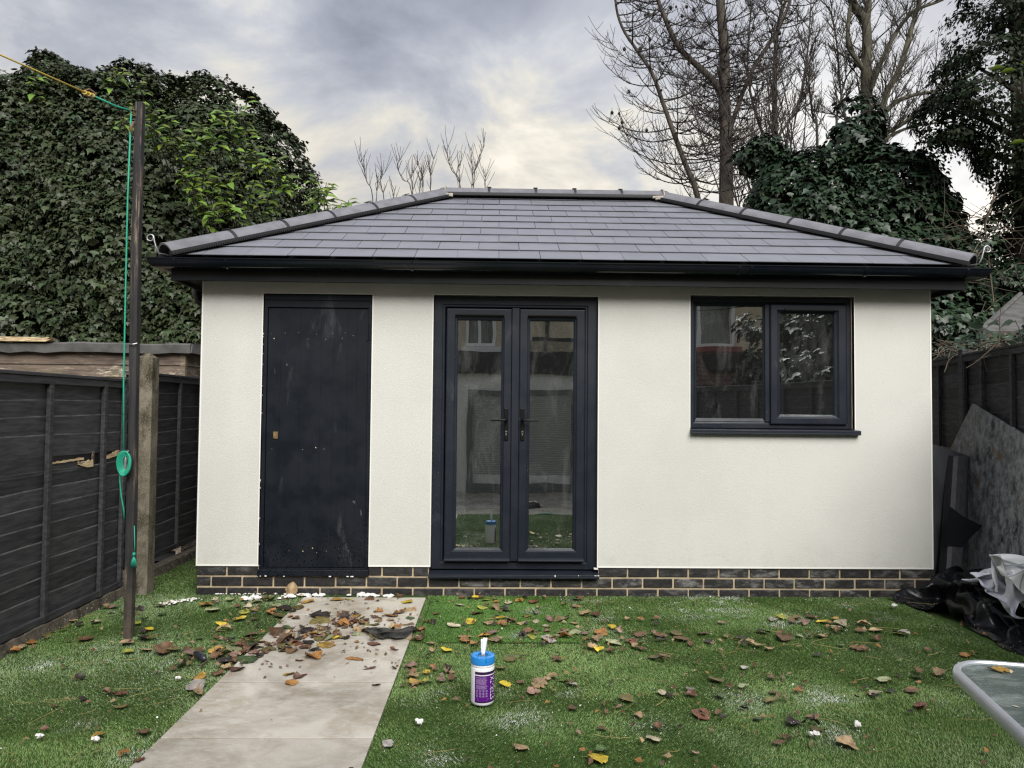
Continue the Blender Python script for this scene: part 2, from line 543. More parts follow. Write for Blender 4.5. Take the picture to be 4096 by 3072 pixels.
M['redtile'] = simple('brown_pantile', (.085, .040, .028), (.13, .065, .045), 5, rough=.8, rnd=.2)
M['redsill'] = simple('red_painted_sill', (.22, .045, .035), rough=.5)
M['whiteframe'] = simple('white_upvc', (.78, .78, .78), rough=.35)
M['curtain'] = simple('grey_curtain', (.34, .35, .34), (.22, .23, .22), 9, stretch=(6, 1, .2), rough=.9)
M['blind'] = simple('grey_blind', (.42, .45, .43), rough=.6)
M['silver'] = simple('brushed_silver', (.60, .62, .65), (.52, .54, .57), 4, rough=.34, metal=.55)


# ------------------------------------------------------------------ object helpers
def tag(o, label=None, cat=None, group=None, kind=None):
    for k, v in (('label', label), ('category', cat), ('group', group), ('kind', kind)):
        if v:
            o[k] = v
    return o


def thing(name, label, cat, loc=(0, 0, 0), rz=0, group=None):
    o = bpy.data.objects.new(name, None)
    o.empty_display_size = .1
    C.objects.link(o)
    o.location = loc
    o.rotation_euler = (0, 0, rz)
    return tag(o, label, cat, group)


def attach(o, parent):
    """parent a world-placed piece to a thing that only has a location (or to a part of one)"""
    o.parent = parent
    if parent.type == 'EMPTY':
        o.matrix_parent_inverse = Matrix.Translation(-Vector(parent.location))


class MB:
    def __init__(s):
        s.v, s.f, s.mi, s.cur = [], [], [], 0

    def add(s, vs_, fs):
        k = len(s.v)
        s.v += [tuple(p) for p in vs_]
        s.f += [tuple(i + k for i in f) for f in fs]
        s.mi += [s.cur] * len(fs)
        return s

    def box(s, x0, x1, y0, y1, z0, z1):
        vs_ = [(x, y, z) for z in (z0, z1) for y in (y0, y1) for x in (x0, x1)]
        return s.add(vs_, [(0, 2, 3, 1), (4, 5, 7, 6), (0, 1, 5, 4), (2, 6, 7, 3), (0, 4, 6, 2), (1, 3, 7, 5)])

    def obox(s, o, a, b, c):
        """box from a corner and three edge vectors"""
        o, a, b, c = Vector(o), Vector(a), Vector(b), Vector(c)
        vs_ = [o, o + a, o + b, o + a + b, o + c, o + a + c, o + b + c, o + a + b + c]
        fs = [(0, 2, 3, 1), (4, 5, 7, 6), (0, 1, 5, 4), (2, 6, 7, 3), (0, 4, 6, 2), (1, 3, 7, 5)]
        if a.cross(b).dot(c) < 0:
            fs = [f[::-1] for f in fs]
        return s.add(vs_, fs)

    def prism(s, poly, ext):
        """planar polygon (3D points) pushed along ext"""
        n = len(poly)
        P = [Vector(p) for p in poly]
        Q = [p + Vector(ext) for p in P]
        return s.add(P + Q, [tuple(range(n))[::-1], tuple(range(n, 2 * n))] + [(i, (i + 1) % n, (i + 1) % n + n, i + n) for i in range(n)])

    def tube(s, pts, rad, n=6, cap=True):
        pts = [Vector(p) for p in pts]
        m_ = len(pts)
        if not isinstance(rad, (list, tuple)):
            rad = [rad] * m_
        vs_, fs = [], []
        t0 = (pts[1] - pts[0]).normalized()
        ref = Vector((0, 0, 1)) if abs(t0.z) < .9 else Vector((1, 0, 0))
        a = t0.cross(ref).normalized()
        for i, p in enumerate(pts):
            t_ = (pts[min(i + 1, m_ - 1)] - pts[max(i - 1, 0)])
            if t_.length < 1e-9:
                t_ = t0
            t_.normalize()
            a = (a - t_ * a.dot(t_))
            a = a.normalized() if a.length > 1e-6 else t_.orthogonal().normalized()
            b = t_.cross(a)
            for k in range(n):
                an = 2 * math.pi * k / n
                vs_.append(p + (a * math.cos(an) + b * math.sin(an)) * rad[i])
        for i in range(m_ - 1):
            for k in range(n):
                k2 = (k + 1) % n
                fs.append((i * n + k, i * n + k2, (i + 1) * n + k2, (i + 1) * n + k))
        if cap:
            fs.append(tuple(range(n))[::-1])
            fs.append(tuple(range((m_ - 1) * n, m_ * n)))
        return s.add(vs_, fs)

    def lathe(s, prof, n=32, c=(0, 0, 0), cap0=False, cap1=False):
        vs_ = []
        for r, z in prof:
            for k in range(n):
                an = 2 * math.pi * k / n
                vs_.append((c[0] + r * math.cos(an), c[1] + r * math.sin(an), c[2] + z))
        fs = []
        for i in range(len(prof) - 1):
            for k in range(n):
                k2 = (k + 1) % n
                fs.append((i * n + k, i * n + k2, (i + 1) * n + k2, (i + 1) * n + k))
        if cap0:
            fs.append(tuple(range(n))[::-1])
        if cap1:
            fs.append(tuple(range((len(prof) - 1) * n, len(prof) * n)))
        return s.add(vs_, fs)

    def mesh(s, name, mats, smooth=False):
        me = bpy.data.meshes.new(name)
        me.from_pydata(s.v, [], s.f)
        if not isinstance(mats, (list, tuple)):
            mats = [mats]
        for m_ in mats:
            me.materials.append(m_)
        if len(mats) > 1:
            me.polygons.foreach_set('material_index', s.mi)
        if smooth:
            me.polygons.foreach_set('use_smooth', [True] * len(me.polygons))
        me.update()
        return me

    def obj(s, name, mats, parent=None, smooth=False, bevel=0, loc=None, kind=None, local=False, auto=False):
        o = bpy.data.objects.new(name, s.mesh(name, mats, smooth or auto))
        C.objects.link(o)
        if loc:
            o.location = loc
        if parent:
            if local:
                o.parent = parent
            else:
                attach(o, parent)
        if bevel:
            b = o.modifiers.new('edge', 'BEVEL')
            b.width = bevel
            b.segments = 2
            b.limit_method = 'ANGLE'
            b.angle_limit = math.radians(40)
        if auto:
            o.data.set_sharp_from_angle(angle=math.radians(40))
        if kind:
            o['kind'] = kind
        return o


def inst(name, me, loc=(0, 0, 0), parent=None, rot=None, scale=None, local=False):
    o = bpy.data.objects.new(name, me)
    C.objects.link(o)
    o.location = loc
    if rot:
        o.rotation_euler = rot
    if scale:
        o.scale = scale if isinstance(scale, (tuple, list)) else (scale,) * 3
    if parent:
        if local:
            o.parent = parent
        else:
            attach(o, parent)
    return o


def np_mesh(name, V, F, mat, attrs=None, smooth=False):
    """V (n,3), F (k,3 or 4) as one mesh, fast"""
    me = bpy.data.meshes.new(name)
    nv, (nf, c) = len(V), F.shape
    me.vertices.add(nv)
    me.vertices.foreach_set('co', np.ascontiguousarray(V, np.float32).ravel())
    me.loops.add(nf * c)
    me.loops.foreach_set('vertex_index', np.ascontiguousarray(F, np.int32).ravel())
    me.polygons.add(nf)
    me.polygons.foreach_set('loop_start', np.arange(0, nf * c, c, dtype=np.int32))
    me.polygons.foreach_set('loop_total', np.full(nf, c, np.int32))
    if smooth:
        me.polygons.foreach_set('use_smooth', np.ones(nf, bool))
    me.materials.append(mat)
    for k, a in (attrs or {}).items():
        at = me.attributes.new(k, 'FLOAT', 'POINT')
        at.data.foreach_set('value', np.ascontiguousarray(a, np.float32))
    me.update(calc_edges=True)
    return me


def np_obj(name, V, F, mat, parent=None, attrs=None, smooth=False, kind=None):
    return tag(inst(name, np_mesh(name, V, F, mat, attrs, smooth), (0, 0, 0), parent), kind=kind)


def copy_tree(o, parent=None):
    c = o.copy()
    C.objects.link(c)
    if parent:
        c.parent = parent
    for ch in o.children:
        copy_tree(ch, c)
    return c


_w = rng.normal(size=(14, 3)) * np.linspace(.6, 3.4, 14)[:, None]
_ph = rng.uniform(0, 6.28, 14)


def wob(P, freq=1.0):
    """cheap smooth pseudo-noise in about -1..1 for arrays of points"""
    P = np.atleast_2d(P)
    amp = 1 / np.linspace(1, 2.6, 14)
    return (np.sin(P @ (_w.T * freq) + _ph) * amp).sum(1) / 2.6


# ------------------------------------------------------------------ ground
g = MB()
g.add([(-60, -60, -.34), (60, -60, -.34), (60, 120, -.34), (-60, 120, -.34)], [(0, 1, 2, 3)])
tag(g.obj('ground', M['soil']), kind='structure')

tl = NT('artificial_turf_backing')
M['turfbase'] = tl.out(tl.mix(tl.rng(tl.noise(30, 5), .3, .7), (.034, .064, .015), (.055, .095, .026)), .9, tl.bump(tl.noise(150, 4), .8, .01), .1)
g = MB()
g.box(-.62, 6.3, -3.9, 0.02, -.3, 0.0)
g.box(-.75, .02, 0.02, 6.0, -.3, 0.0)
g.box(5.38, 6.6, 0.02, 6.0, -.3, 0.0)
tag(g.obj('lawn', M['turfbase']), kind='structure')
g = MB()
g.box(-2.4, 6.4, -8.8, -3.9, -.32, -.30)
tag(g.obj('patio', M['paving']), kind='structure')

# path of porcelain slabs: joints measured from the house wall
path = thing('path', None, None)
path['kind'] = 'structure'
ys = [-.085, -.524, -1.083, -1.680, -2.277, -2.874, -3.471, -3.9]
for a, b in zip(ys[:-1], ys[1:]):
    dz = random.uniform(-.001, .001)
    MB().box(.806, 1.672, b + .006, a - .006, -.02, .012 + dz).obj('paving_slab', M['paving'], path, bevel=.0015)
MB().box(.812, 1.666, -3.88, -.09, -.03, .002).obj('joint_bed', M['matblack'], path)

# ------------------------------------------------------------------ garden room
G = thing('garden_room', 'white rendered garden room with a hipped grey slate roof and black brick plinth', 'garden room')
WD, ZR, ZT, DP = 5.403, .213, 2.30, 3.3
door_r = (.446, 1.243, .146, 2.198)
fd_r = (1.693, 2.911, .185, 2.202)
win_r = (3.597, 4.824, 1.236, 2.222)
win_h = (3.597, 4.824, 1.205, 2.222)       # the opening runs down behind the sill
xs = sorted({0, WD, door_r[0], door_r[1], fd_r[0], fd_r[1], win_r[0], win_r[1]})
zs = sorted({ZR, ZT, door_r[3], fd_r[3], win_h[2], win_h[3]})
wl = MB()


def hole(x, z):
    return any(r[0] < x < r[1] and r[2] < z < r[3] for r in (door_r, fd_r, win_h))


for i in range(len(xs) - 1):
    for j in range(len(zs) - 1):
        if not hole((xs[i] + xs[i + 1]) / 2, (zs[j] + zs[j + 1]) / 2):
            x0, x1, z0, z1 = xs[i], xs[i + 1], zs[j], zs[j + 1]
            wl.add([(x0, 0, z0), (x1, 0, z0), (x1, 0, z1), (x0, 0, z1)], [(0, 1, 2, 3)])
RV = .11
for x0, x1, z0, z1 in (door_r, fd_r, win_h):
    z0 = max(z0, ZR)
    wl.add([(x0, 0, z0), (x0, RV, z0), (x0, RV, z1), (x0, 0, z1)], [(0, 1, 2, 3)])
    wl.add([(x1, 0, z0), (x1, RV, z0), (x1, RV, z1), (x1, 0, z1)], [(3, 2, 1, 0)])
    wl.add([(x0, 0, z1), (x1, 0, z1), (x1, RV, z1), (x0, RV, z1)], [(3, 2, 1, 0)])
    if z0 > ZR:
        wl.add([(x0, 0, z0), (x1, 0, z0), (x1, RV, z0), (x0, RV, z0)], [(0, 1, 2, 3)])
wl.add([(0, 0, ZR), (0, DP, ZR), (0, DP, ZT), (0, 0, ZT)], [(0, 3, 2, 1)][::-1])
wl.add([(WD, 0, ZR), (WD, DP, ZR), (WD, DP, ZT), (WD, 0, ZT)], [(0, 1, 2, 3)])
wl.add([(0, DP, ZR), (WD, DP, ZR), (WD, DP, ZT), (0, DP, ZT)], [(3, 2, 1, 0)])
# underside of the render
for a_, b_ in ((0, door_r[0]), (door_r[1], fd_r[0]), (fd_r[1], WD)):
    wl.add([(a_, 0, ZR), (b_, 0, ZR), (b_, .03, ZR), (a_, .03, ZR)], [(3, 2, 1, 0)])
wl.obj('wall', M['render'], G)
# white plastic beads on the corners and round the openings
bd = MB()
t_ = .0022
bd.box(-.002, .009, -t_, .012, ZR - .004, ZT)
bd.box(WD - .009, WD + .002, -t_, .012, ZR - .004, ZT)
segs = [(0.009, door_r[0]), (door_r[1], fd_r[0]), (fd_r[1], WD - .009)]
for a, b in segs:
    bd.box(a, b, -t_, .012, ZR - .004, ZR + .006)
for (x0, x1, z0, z1), top in ((door_r, 1), (fd_r, 1), (win_r, 1)):
    zb = max(z0, ZR + .006)
    bd.box(x0 - .007, x0, -t_, .03, zb, z1 + .007)
    bd.box(x1, x1 + .007, -t_, .03, zb, z1 + .007)
    bd.box(x0, x1, -t_, .03, z1, z1 + .007)
bd.obj('corner_bead', M['bead'], G)
# dark interior
ii = MB()
ii.box(.012, WD - .012, .2, .21, 0, ZT)     # back of the storage bay keeps the room behind the doors dark
ii.v, ii.f, ii.mi = [], [], []
ii.add([(.05, DP - .05, .15), (WD - .05, DP - .05, .15), (WD - .05, DP - .05, ZT), (.05, DP - .05, ZT)], [(0, 1, 2, 3)])
ii.add([(1.45, .12, .15), (1.45, DP - .05, .15), (1.45, DP - .05, ZT), (1.45, .12, ZT)], [(0, 1, 2, 3)])
ii.add([(.05, .12, .16), (WD - .05, .12, .16), (WD - .05, DP - .05, .16), (.05, DP - .05, .16)], [(0, 1, 2, 3)])
ii.add([(.05, .12, ZT - .01), (WD - .05, .12, ZT - .01), (WD - .05, DP - .05, ZT - .01), (.05, DP - .05, ZT - .01)], [(0, 1, 2, 3)])
ii.obj('interior_lining', M['interior'], G)

# plinth: mortar bed and single bricks, three courses
MB().box(.004, WD - .004, .014, .12, -.1, .132).box(.004, door_r[0] - .001, .014, .12, .1321, ZR - .001).box(door_r[1] + .001, 1.68, .014, .12, .1321, ZR - .001).box(2.924, WD - .004, .014, .12, .1321, ZR - .001).obj('mortar', M['mortar'], G)
MB().box(.004, .1, .12, DP, -.1, ZR).box(WD - .1, WD - .004, .12, DP, -.1, ZR).obj('plinth_side', M['brick'], G)
bm_ = {}


def brick(x0, x1, z0, z1):
    w_ = round(x1 - x0, 3)
    key = (w_, round(z1 - z0, 3))
    if key not in bm_:
        mb = MB().box(0, w_, 0, .09, 0, z1 - z0)
        bm_[key] = mb.mesh('brick', M['brick'])
    o = inst('brick', bm_[key], (x0 + random.uniform(-.0012, .0012), .006 + random.uniform(-.0015, .002), z0 + random.uniform(-.001, .001)), G)
    o.rotation_euler = (0, random.uniform(-.004, .004), 0)
    b = o.modifiers.new('edge', 'BEVEL')
    b.width, b.segments, b.limit_method = .004, 1, 'ANGLE'


PX, JO = .2246, .0062
courses = ((.141, .2045, .218, ((0, door_r[0] - .002), (door_r[1] + .002, 1.676), (2.926, WD))), (.064, .128, .1057, ((0, WD),)), (-.014, .050, .218, ((0, WD),)))
for z0, z1, xj, spans in courses:
    for a, b in spans:
        js = [a] + [xj + k * PX for k in range(-1, 26) if a + .02 < xj + k * PX < b - .02] + [b]
        for k in range(len(js) - 1):
            x0 = js[k] + (JO if k > 0 else 0.001)
            x1 = js[k + 1] - (JO if k < len(js) - 2 else 0.001)
            brick(x0, x1, z0, z1)


def loop_frame(mb, prof, rect, wd, yoff=0):
    """mitred frame: prof = [(fraction of the width inwards, y)], wd = widths l, r, b, t"""
    x0, x1, z0, z1 = rect
    l_, r_, b_, t2 = wd
    n = len(prof)
    vs_ = []
    for fr, y in prof:
        vs_ += [(x0 + fr * l_, y + yoff, z0 + fr * b_), (x1 - fr * r_, y + yoff, z0 + fr * b_), (x1 - fr * r_, y + yoff, z1 - fr * t2), (x0 + fr * l_, y + yoff, z1 - fr * t2)]
    fs = []
    for i in range(n - 1):
        for k in range(4):
            k2 = (k + 1) % 4
            fs.append((i * 4 + k, i * 4 + k2, (i + 1) * 4 + k2, (i + 1) * 4 + k))
    mb.add(vs_, fs)
    return mb


def rect_loop(mb, prof, x0, x1, y0, y1, close=False):
    """profile [(outward offset, z)] swept round a rectangle in plan with mitred corners"""
    vs_, fs, n = [], [], len(prof)
    for d, z in prof:
        vs_ += [(x0 - d, y0 - d, z), (x1 + d, y0 - d, z), (x1 + d, y1 + d, z), (x0 - d, y1 + d, z)]
    rngs = range(n) if close else range(n - 1)
    for i in rngs:
        for k in range(4):
            k2 = (k + 1) % 4
            j = (i + 1) % n
            fs.append((i * 4 + k, i * 4 + k2, j * 4 + k2, j * 4 + k))
    mb.add(vs_, fs)
    return mb


# ---- storage door
sd_ = loop_frame(MB(), [(0, .10), (0, .012), (1, .012), (1, .045)], (door_r[0] + .003, door_r[1] - .003, door_r[2], door_r[3] - .003), (.026, .026, .048, .095)).obj('storage_door', M['door'], G, bevel=.0015)
MB().box(door_r[0] + .006, door_r[1] - .006, .004, .012, 2.152, 2.192).obj('head_trim', M['door'], sd_, bevel=.002)
MB().box(door_r[0] - .004, door_r[1] + .004, -.012, .06, .140, .186).obj('threshold', M['door'], sd_, bevel=.004)
bx = [.4785, .571, .716, .866, .958, 1.062, 1.130, 1.2115]
for a, b in zip(bx[:-1], bx[1:]):
    MB().box(a + .0003, b - .0003, .026 + random.uniform(-.0004, .0004), .05, .198, 2.094).obj('board', M['door'], sd_, bevel=.0005)
MB().box(.47, 1.22, .035, .06, .19, 2.1).obj('door_back', M['matblack'], sd_)
lp = MB().box(.528, .562, .021, .027, 1.132, 1.182).obj('latch_plate', M['brass'], sd_, bevel=.002)
cy = MB()
cy.add([(.545 + .013 * math.cos(a), .017, 1.158 + .013 * math.sin(a)) for a in np.linspace(0, 6.283, 17)[:-1]] + [(.545 + .013 * math.cos(a), .024, 1.158 + .013 * math.sin(a)) for a in np.linspace(0, 6.283, 17)[:-1]], [tuple(range(16))] + [(i, i + 16, (i + 1) % 16 + 16, (i + 1) % 16) for i in range(16)])
cy.obj('lock_cylinder', M['brass'], sd_)
for z in (1.86, .51):
    hg = MB().tube([(1.222, .014, z), (1.222, .014, z + .12)], .008, 8)
    hg.box(1.196, 1.219, .020, .025, z, z + .12).obj('hinge', M['door'], sd_)
nh = MB()
for zz, lst in ((1.905, (.50, .60, .63, .70, .745, .83, .87, .95, 1.04, 1.1)), (1.875, (.52, .63, .77, .83, .90, 1.02)), (1.06, (.52, .60, .68, .745, .81, .84, .90, .98, 1.07, 1.16)), (.325, (.57, .66, .76, .83, .93, 1.02, 1.09)), (.295, (.62, .72, .86, 1.03))):
    for x in lst:
        r_ = random.choice((.0016, .002, .0022, .0045))
        zc_ = zz + random.uniform(-.012, .012)
        if random.random() < .25:
            continue
        nh.add([(x, .0245, zc_)] + [(x + r_ * math.cos(a), .0250, zc_ + r_ * math.sin(a)) for a in np.linspace(0, 6.283, 8)[:-1]], [(0, i, i % 7 + 1) for i in range(1, 8)])
nh.obj('screw_hole', M['hole'], sd_, kind='stuff')
pl = MB()
for k in range(7):      # ragged white filler along the threshold and the door edge
    x = random.choice([random.uniform(.445, .50), random.uniform(.5, 1.2)])
    s_ = random.uniform(.002, .007)
    pl.box(x, x + s_ * 3, -.014, -.004, .138 - s_ * .4, .140 + s_ * (.6 if x > .5 else 1.4))
for k in range(16):
    z = random.uniform(.2, 2.1) ** 1.0
    s_ = random.uniform(.0008, .0022)
    pl.box(door_r[0] + .0005, door_r[0] + .002 + s_, .004, .011, z, z + s_ * 5)
pl.obj('filler', M['plaster'], sd_, kind='stuff')

# ---- french doors
x0, x1, z0, z1 = fd_r
fd = loop_frame(MB(), [(0, .11), (0, .035), (.72, .035), (.78, .041), (.92, .041), (1, .052), (1, .11)], (x0 + .004, x1 - .004, z0 + .003, z1 - .003), (.084, .092, .060, .083)).obj('french_door', M['upvc'], G, bevel=.0015)
MB().box(x0 - .012, x1 + .012, -.038, .10, .134, .150).box(x0 - .012, x1 + .012, -.038, -.030, .150, .160).prism([(x0 - .012, -.030, .150), (x0 - .012, -.030, .160), (x0 - .012, .10, .187), (x0 - .012, .10, .150)], (x1 - x0 + .024, 0, 0)).obj('door_sill', M['upvc'], fd, bevel=.002)
MB().box(2.2735, 2.3285, .010, .045, .250, 2.112).obj('meeting_stile', M['upvc'], fd, bevel=.004)
for lx0, lx1, gx0, gx1 in ((1.789, 2.2715, 1.873, 2.1965), (2.3305, 2.8165, 2.410, 2.7335)):
    gz0, gz1 = .341, 2.020
    lz0, lz1 = .268, 2.106
    MBf = loop_frame(MB(), [(0, .06), (0, .020), (.10, .017), (.70, .017), (.80, .026), (.93, .030), (1, .042), (1, .06)], (lx0, lx1, lz0, lz1), (gx0 - lx0, lx1 - gx1, gz0 - lz0, lz1 - gz1))
    MBf.obj('door_leaf', M['upvc'], fd, bevel=.0015)
    MB().box(gx0 - .004, gx1 + .004, .046, .052, gz0 - .004, gz1 + .004).obj('glass_pane', M['glass'], fd)
    MB().box(gx0 - .018, gx1 + .018, .0, .016, 2.052, 2.066).obj('drip_bar', M['handle'], fd, bevel=.003)
    MB().prism([(lx0, .016, .252), (lx0, -.006, .252), (lx0, -.004, .264), (lx0, .016, .276)], (lx1 - lx0, 0, 0)).obj('weather_bar', M['upvc'], fd, bevel=.002)
for hx, sgn in ((2.237, -1), (2.3565, 1)):
    h_ = MB().box(hx - .0145, hx + .0145, .006, .018, 1.134, 1.371)
    h_.tube([(hx, .008, 1.284), (hx, -.035, 1.284), (hx + sgn * .012, -.047, 1.284), (hx + sgn * .03, -.050, 1.284), (hx + sgn * .116, -.050, 1.283)], [.010, .010, .0095, .009, .0075], 10)
    h_.obj('handle', M['handle'], fd, bevel=.004)
    lk = MB()
    lk.tube([(hx, .004, 1.197), (hx, .0065, 1.197)], .0085, 12)
    lk.box(hx - .0045, hx + .0045, .004, .0065, 1.170, 1.195)
    lk.obj('lock_cylinder', M['chrome'], fd)
fl_ = MB()
for k in range(9):
    x = random.choice([random.uniform(2.87, 2.92), random.uniform(2.87, 2.92), random.uniform(1.70, 2.9)])
    s_ = random.uniform(.001, .0035)
    fl_.box(x, x + s_ * 2, -.040, -.036, random.uniform(.148, .16), random.uniform(.161, .164))
fl_.box(2.888, 2.918, -.006, .02, .196, .205)
fl_.obj('filler', M['plaster'], fd, kind='stuff')

# ---- window
x0, x1, z0, z1 = win_r
wn = loop_frame(MB(), [(0, .11), (0, .035), (.66, .035), (.74, .042), (.9, .046), (1, .056), (1, .11)], (x0 + .003, x1 - .008, z0 + .002, z1 - .006), (.046, .046, .050, .052)).obj('window', M['upvc'], G, bevel=.0015)
MB().box(4.168, 4.205, .034, .10, 1.286, 2.166).obj('mullion', M['upvc'], wn, bevel=.003)
loop_frame(MB(), [(0, .08), (0, .044), (1, .056), (1, .08)], (3.642, 4.169, 1.287, 2.166), (.014, .014, .024, .018)).obj('glazing_bead', M['upvc'], wn, bevel=.001)
MB().box(3.65, 4.16, .056, .062, 1.30, 2.155).obj('glass_pane', M['glass'], wn)
loop_frame(MB(), [(0, .06), (0, .018), (.10, .015), (.62, .015), (.74, .026), (.92, .032), (1, .044), (1, .06)], (4.2035, 4.776, 1.270, 2.164), (.078, .093, .072, .066)).obj('opening_sash', M['upvc'], wn, bevel=.0015)
MB().box(4.277, 4.688, .046, .052, 1.336, 2.102).obj('glass_pane', M['glass'], wn)
MB().box(4.305, 4.698, -.002, .014, 2.116, 2.131).obj('drip_bar', M['handle'], wn, bevel=.003)
MB().box(x0 - .001, x1 + .028, -.042, .10, 1.193, 1.206).prism([(x0 - .001, -.042, 1.206), (x0 - .001, -.042, 1.226), (x0 - .001, .10, 1.238), (x0 - .001, .10, 1.206)], (x1 - x0 + .029, 0, 0)).obj('window_sill', M['upvc'], wn, bevel=.002)
gp = MB()
z = 1.24
while z < 2.19:
    h_ = random.uniform(.03, .12)
    gp.box(x1 - .008, x1 - .0035 + random.uniform(-.001, .001), .024 + random.uniform(0, .004), .034, z, min(z + h_, 2.2))
    z += h_ + .001
gp.obj('gap_filler', M['mortar'], wn, kind='stuff')

# ---- eaves: soffit, fascia, gutter
OV = .16
rect_loop(MB(), [(OV - .02, 2.285), (0.001, 2.285), (0.001, 2.30), (OV - .02, 2.30)], 0, WD, 0, DP, True).obj('soffit', M['fascia'], G)
rect_loop(MB(), [(OV - .02, 2.258), (OV, 2.256), (OV, 2.40), (OV - .02, 2.40)], 0, WD, 0, DP, True).obj('fascia', M['fascia'], G, bevel=.002)
rect_loop(MB(), [(OV, 2.259), (OV + .004, 2.259), (OV + .004, 2.268), (OV, 2.268)], 0, WD, 0, DP, True).obj('fascia_lip', M['fascia'], G)


def gutter_prof(r, cz, cx, th):
    o_ = [(cx + r * math.cos(a), cz + r * math.sin(a)) for a in np.linspace(math.pi, 2 * math.pi, 15)]
    i_ = [(cx + (r - th) * math.cos(a), cz + (r - th) * math.sin(a)) for a in np.linspace(2 * math.pi, math.pi, 15)]
    return o_[:1] + o_ + [(cx + r + .004, cz + .004), (cx + r + .004, cz + .011), (cx + r - th, cz + .011)] + i_


gu = rect_loop(MB(), gutter_prof(.056, 2.388, OV + .062, .003), 0, WD, 0, DP, True).obj('gutter', M['black'], G, auto=True)
for bxx, w_ in ((-.095, .016), (.259, .018), (1.552, .018), (2.685, .018), (3.864, .022), (3.950, .022), (4.772, .018), (5.50, .016)):
    pr = [(-(OV + .062) - .060 * math.cos(a), 2.388 + .060 * math.sin(a)) for a in np.linspace(-math.pi * .98, 0.12, 16)]
    pr2 = [(-(OV + .062) - .0565 * math.cos(a), 2.388 + .0565 * math.sin(a)) for a in np.linspace(0.12, -math.pi * .98, 16)]
    MB().prism([(bxx, y, z) for y, z in pr + pr2], (w_, 0, 0)).obj('gutter_bracket', M['black'], gu, auto=True)
for k in range(6):
    x = random.uniform(.3, 5.2)
dp_ = MB().tube([(-.222, .45, 2.34), (-.222, .45, 2.25), (-.21, .45, 2.20), (-.12, .45, 2.13), (-.06, .45, 2.09), (-.05, .45, 2.0), (-.05, .45, .05)], .034, 12)
dp_.tube([(-.222, .45, 2.29), (-.222, .45, 2.24)], .041, 12)
dp_.obj('downpipe', M['black'], G, auto=True)

# ---- roof
EO = .19                         # eave line
EZ, RZ, HY = 2.425, 3.415, 1.65  # eave height, ridge height, ridge line
RX0, RX1 = 1.65, WD - 1.65
SLOPE = math.atan2(RZ - EZ, HY + EO)
SL = math.hypot(RZ - EZ, HY + EO)
cS, sS = math.cos(SLOPE), math.sin(SLOPE)
rd = MB()
e = [(-EO + .03, -EO + .03, EZ - .012), (WD + EO - .03, -EO + .03, EZ - .012), (WD + EO - .03, DP + EO - .03, EZ - .012), (-EO + .03, DP + EO - .03, EZ - .012)]
rr = [(RX0, HY, RZ - .02), (RX1, HY, RZ - .02)]
rd.add(e + rr, [(0, 1, 5, 4), (1, 2, 5), (2, 3, 4, 5), (3, 0, 4), (3, 2, 1, 0)])
rd.obj('roof_deck', M['matblack'], G)


def clip(poly, f):
    o_ = []
    for i in range(len(poly)):
        p, q = poly[i], poly[(i + 1) % len(poly)]
        a, b = f(p), f(q)
        if a >= 0:
            o_.append(p)
        if (a >= 0) != (b >= 0):
            t3 = a / (a - b)
            o_.append((p[0] + (q[0] - p[0]) * t3, p[1] + (q[1] - p[1]) * t3))
    return o_


def slope_tiles(name, mp, length, width_lo, inset, parent, gauge=.2195, tw=.3, joined=None):
    """lay slates on a slope: mp(u, v, h) -> world; the edges close in by inset per metre of v"""
    rows = int(math.ceil(SL / gauge))
    for k in range(rows):
        v0 = k * gauge
        v1 = min(v0 + gauge + .05, SL - .01)
        off = (.11 if k % 2 else .26) - .3
        for j in range(int(width_lo / tw) + 3):
            u0 = off + j * tw + .0016 + random.uniform(-.0012, .0012)
            u1 = off + (j + 1) * tw - .0016 + random.uniform(-.0012, .0012)
            dv = random.uniform(-.0025, .0025)
            poly = [(u0, v0 + dv), (u1, v0 + dv), (u1, v1), (u0, v1)]
            poly = clip(poly, lambda p: p[0] - inset * p[1] - .05)
            if len(poly) > 2:
                poly = clip(poly, lambda p: width_lo - inset * p[1] - .05 - p[0])
            if len(poly) < 3:
                continue
            us = [p[0] for p in poly]
            if max(us) - min(us) < .03:
                continue
            jit = random.uniform(0, .0022)
            hh = lambda p: (.0105 + jit) * (1 - (p[1] - v0) / (gauge + .05)) + .002
            top = [mp(p[0], p[1], hh(p) + .0045) for p in poly]
            bot = [mp(p[0], p[1], hh(p)) for p in poly]
            n = len(poly)
            mb = joined or MB()
            mb.add(bot + top, [tuple(range(n))[::-1], tuple(range(n, 2 * n))] + [(i, (i + 1) % n, (i + 1) % n + n, i + n) for i in range(n)])
            if joined is None:
                mb.obj(name, M['slate'], parent)


slope_tiles('roof_slate', lambda u, v, h: (-EO + u, -EO + v * cS - h * sS, EZ + v * sS + h * cS), 0, WD + 2 * EO, (HY + EO) / SL, G)
# the two end slopes and the back, out of sight from the garden
jb = MB()
slope_tiles('', lambda u, v, h: (-EO + v * cS - h * sS, DP + EO - u, EZ + v * sS + h * cS), 0, DP + 2 * EO, (HY + EO) / SL, None, joined=jb)
slope_tiles('', lambda u, v, h: (WD + EO - v * cS + h * sS, -EO + u, EZ + v * sS + h * cS), 0, DP + 2 * EO, (HY + EO) / SL, None, joined=jb)
slope_tiles('', lambda u, v, h: (WD + EO - u, DP + EO - v * cS + h * sS, EZ + v * sS + h * cS), 0, WD + 2 * EO, (HY + EO) / SL, None, joined=jb)
jb.obj('end_slope_slates', M['slate'], G, kind='stuff')

RPROF = [(math.sin(a), math.cos(a)) for a in np.linspace(-1.38, 1.38, 11)]


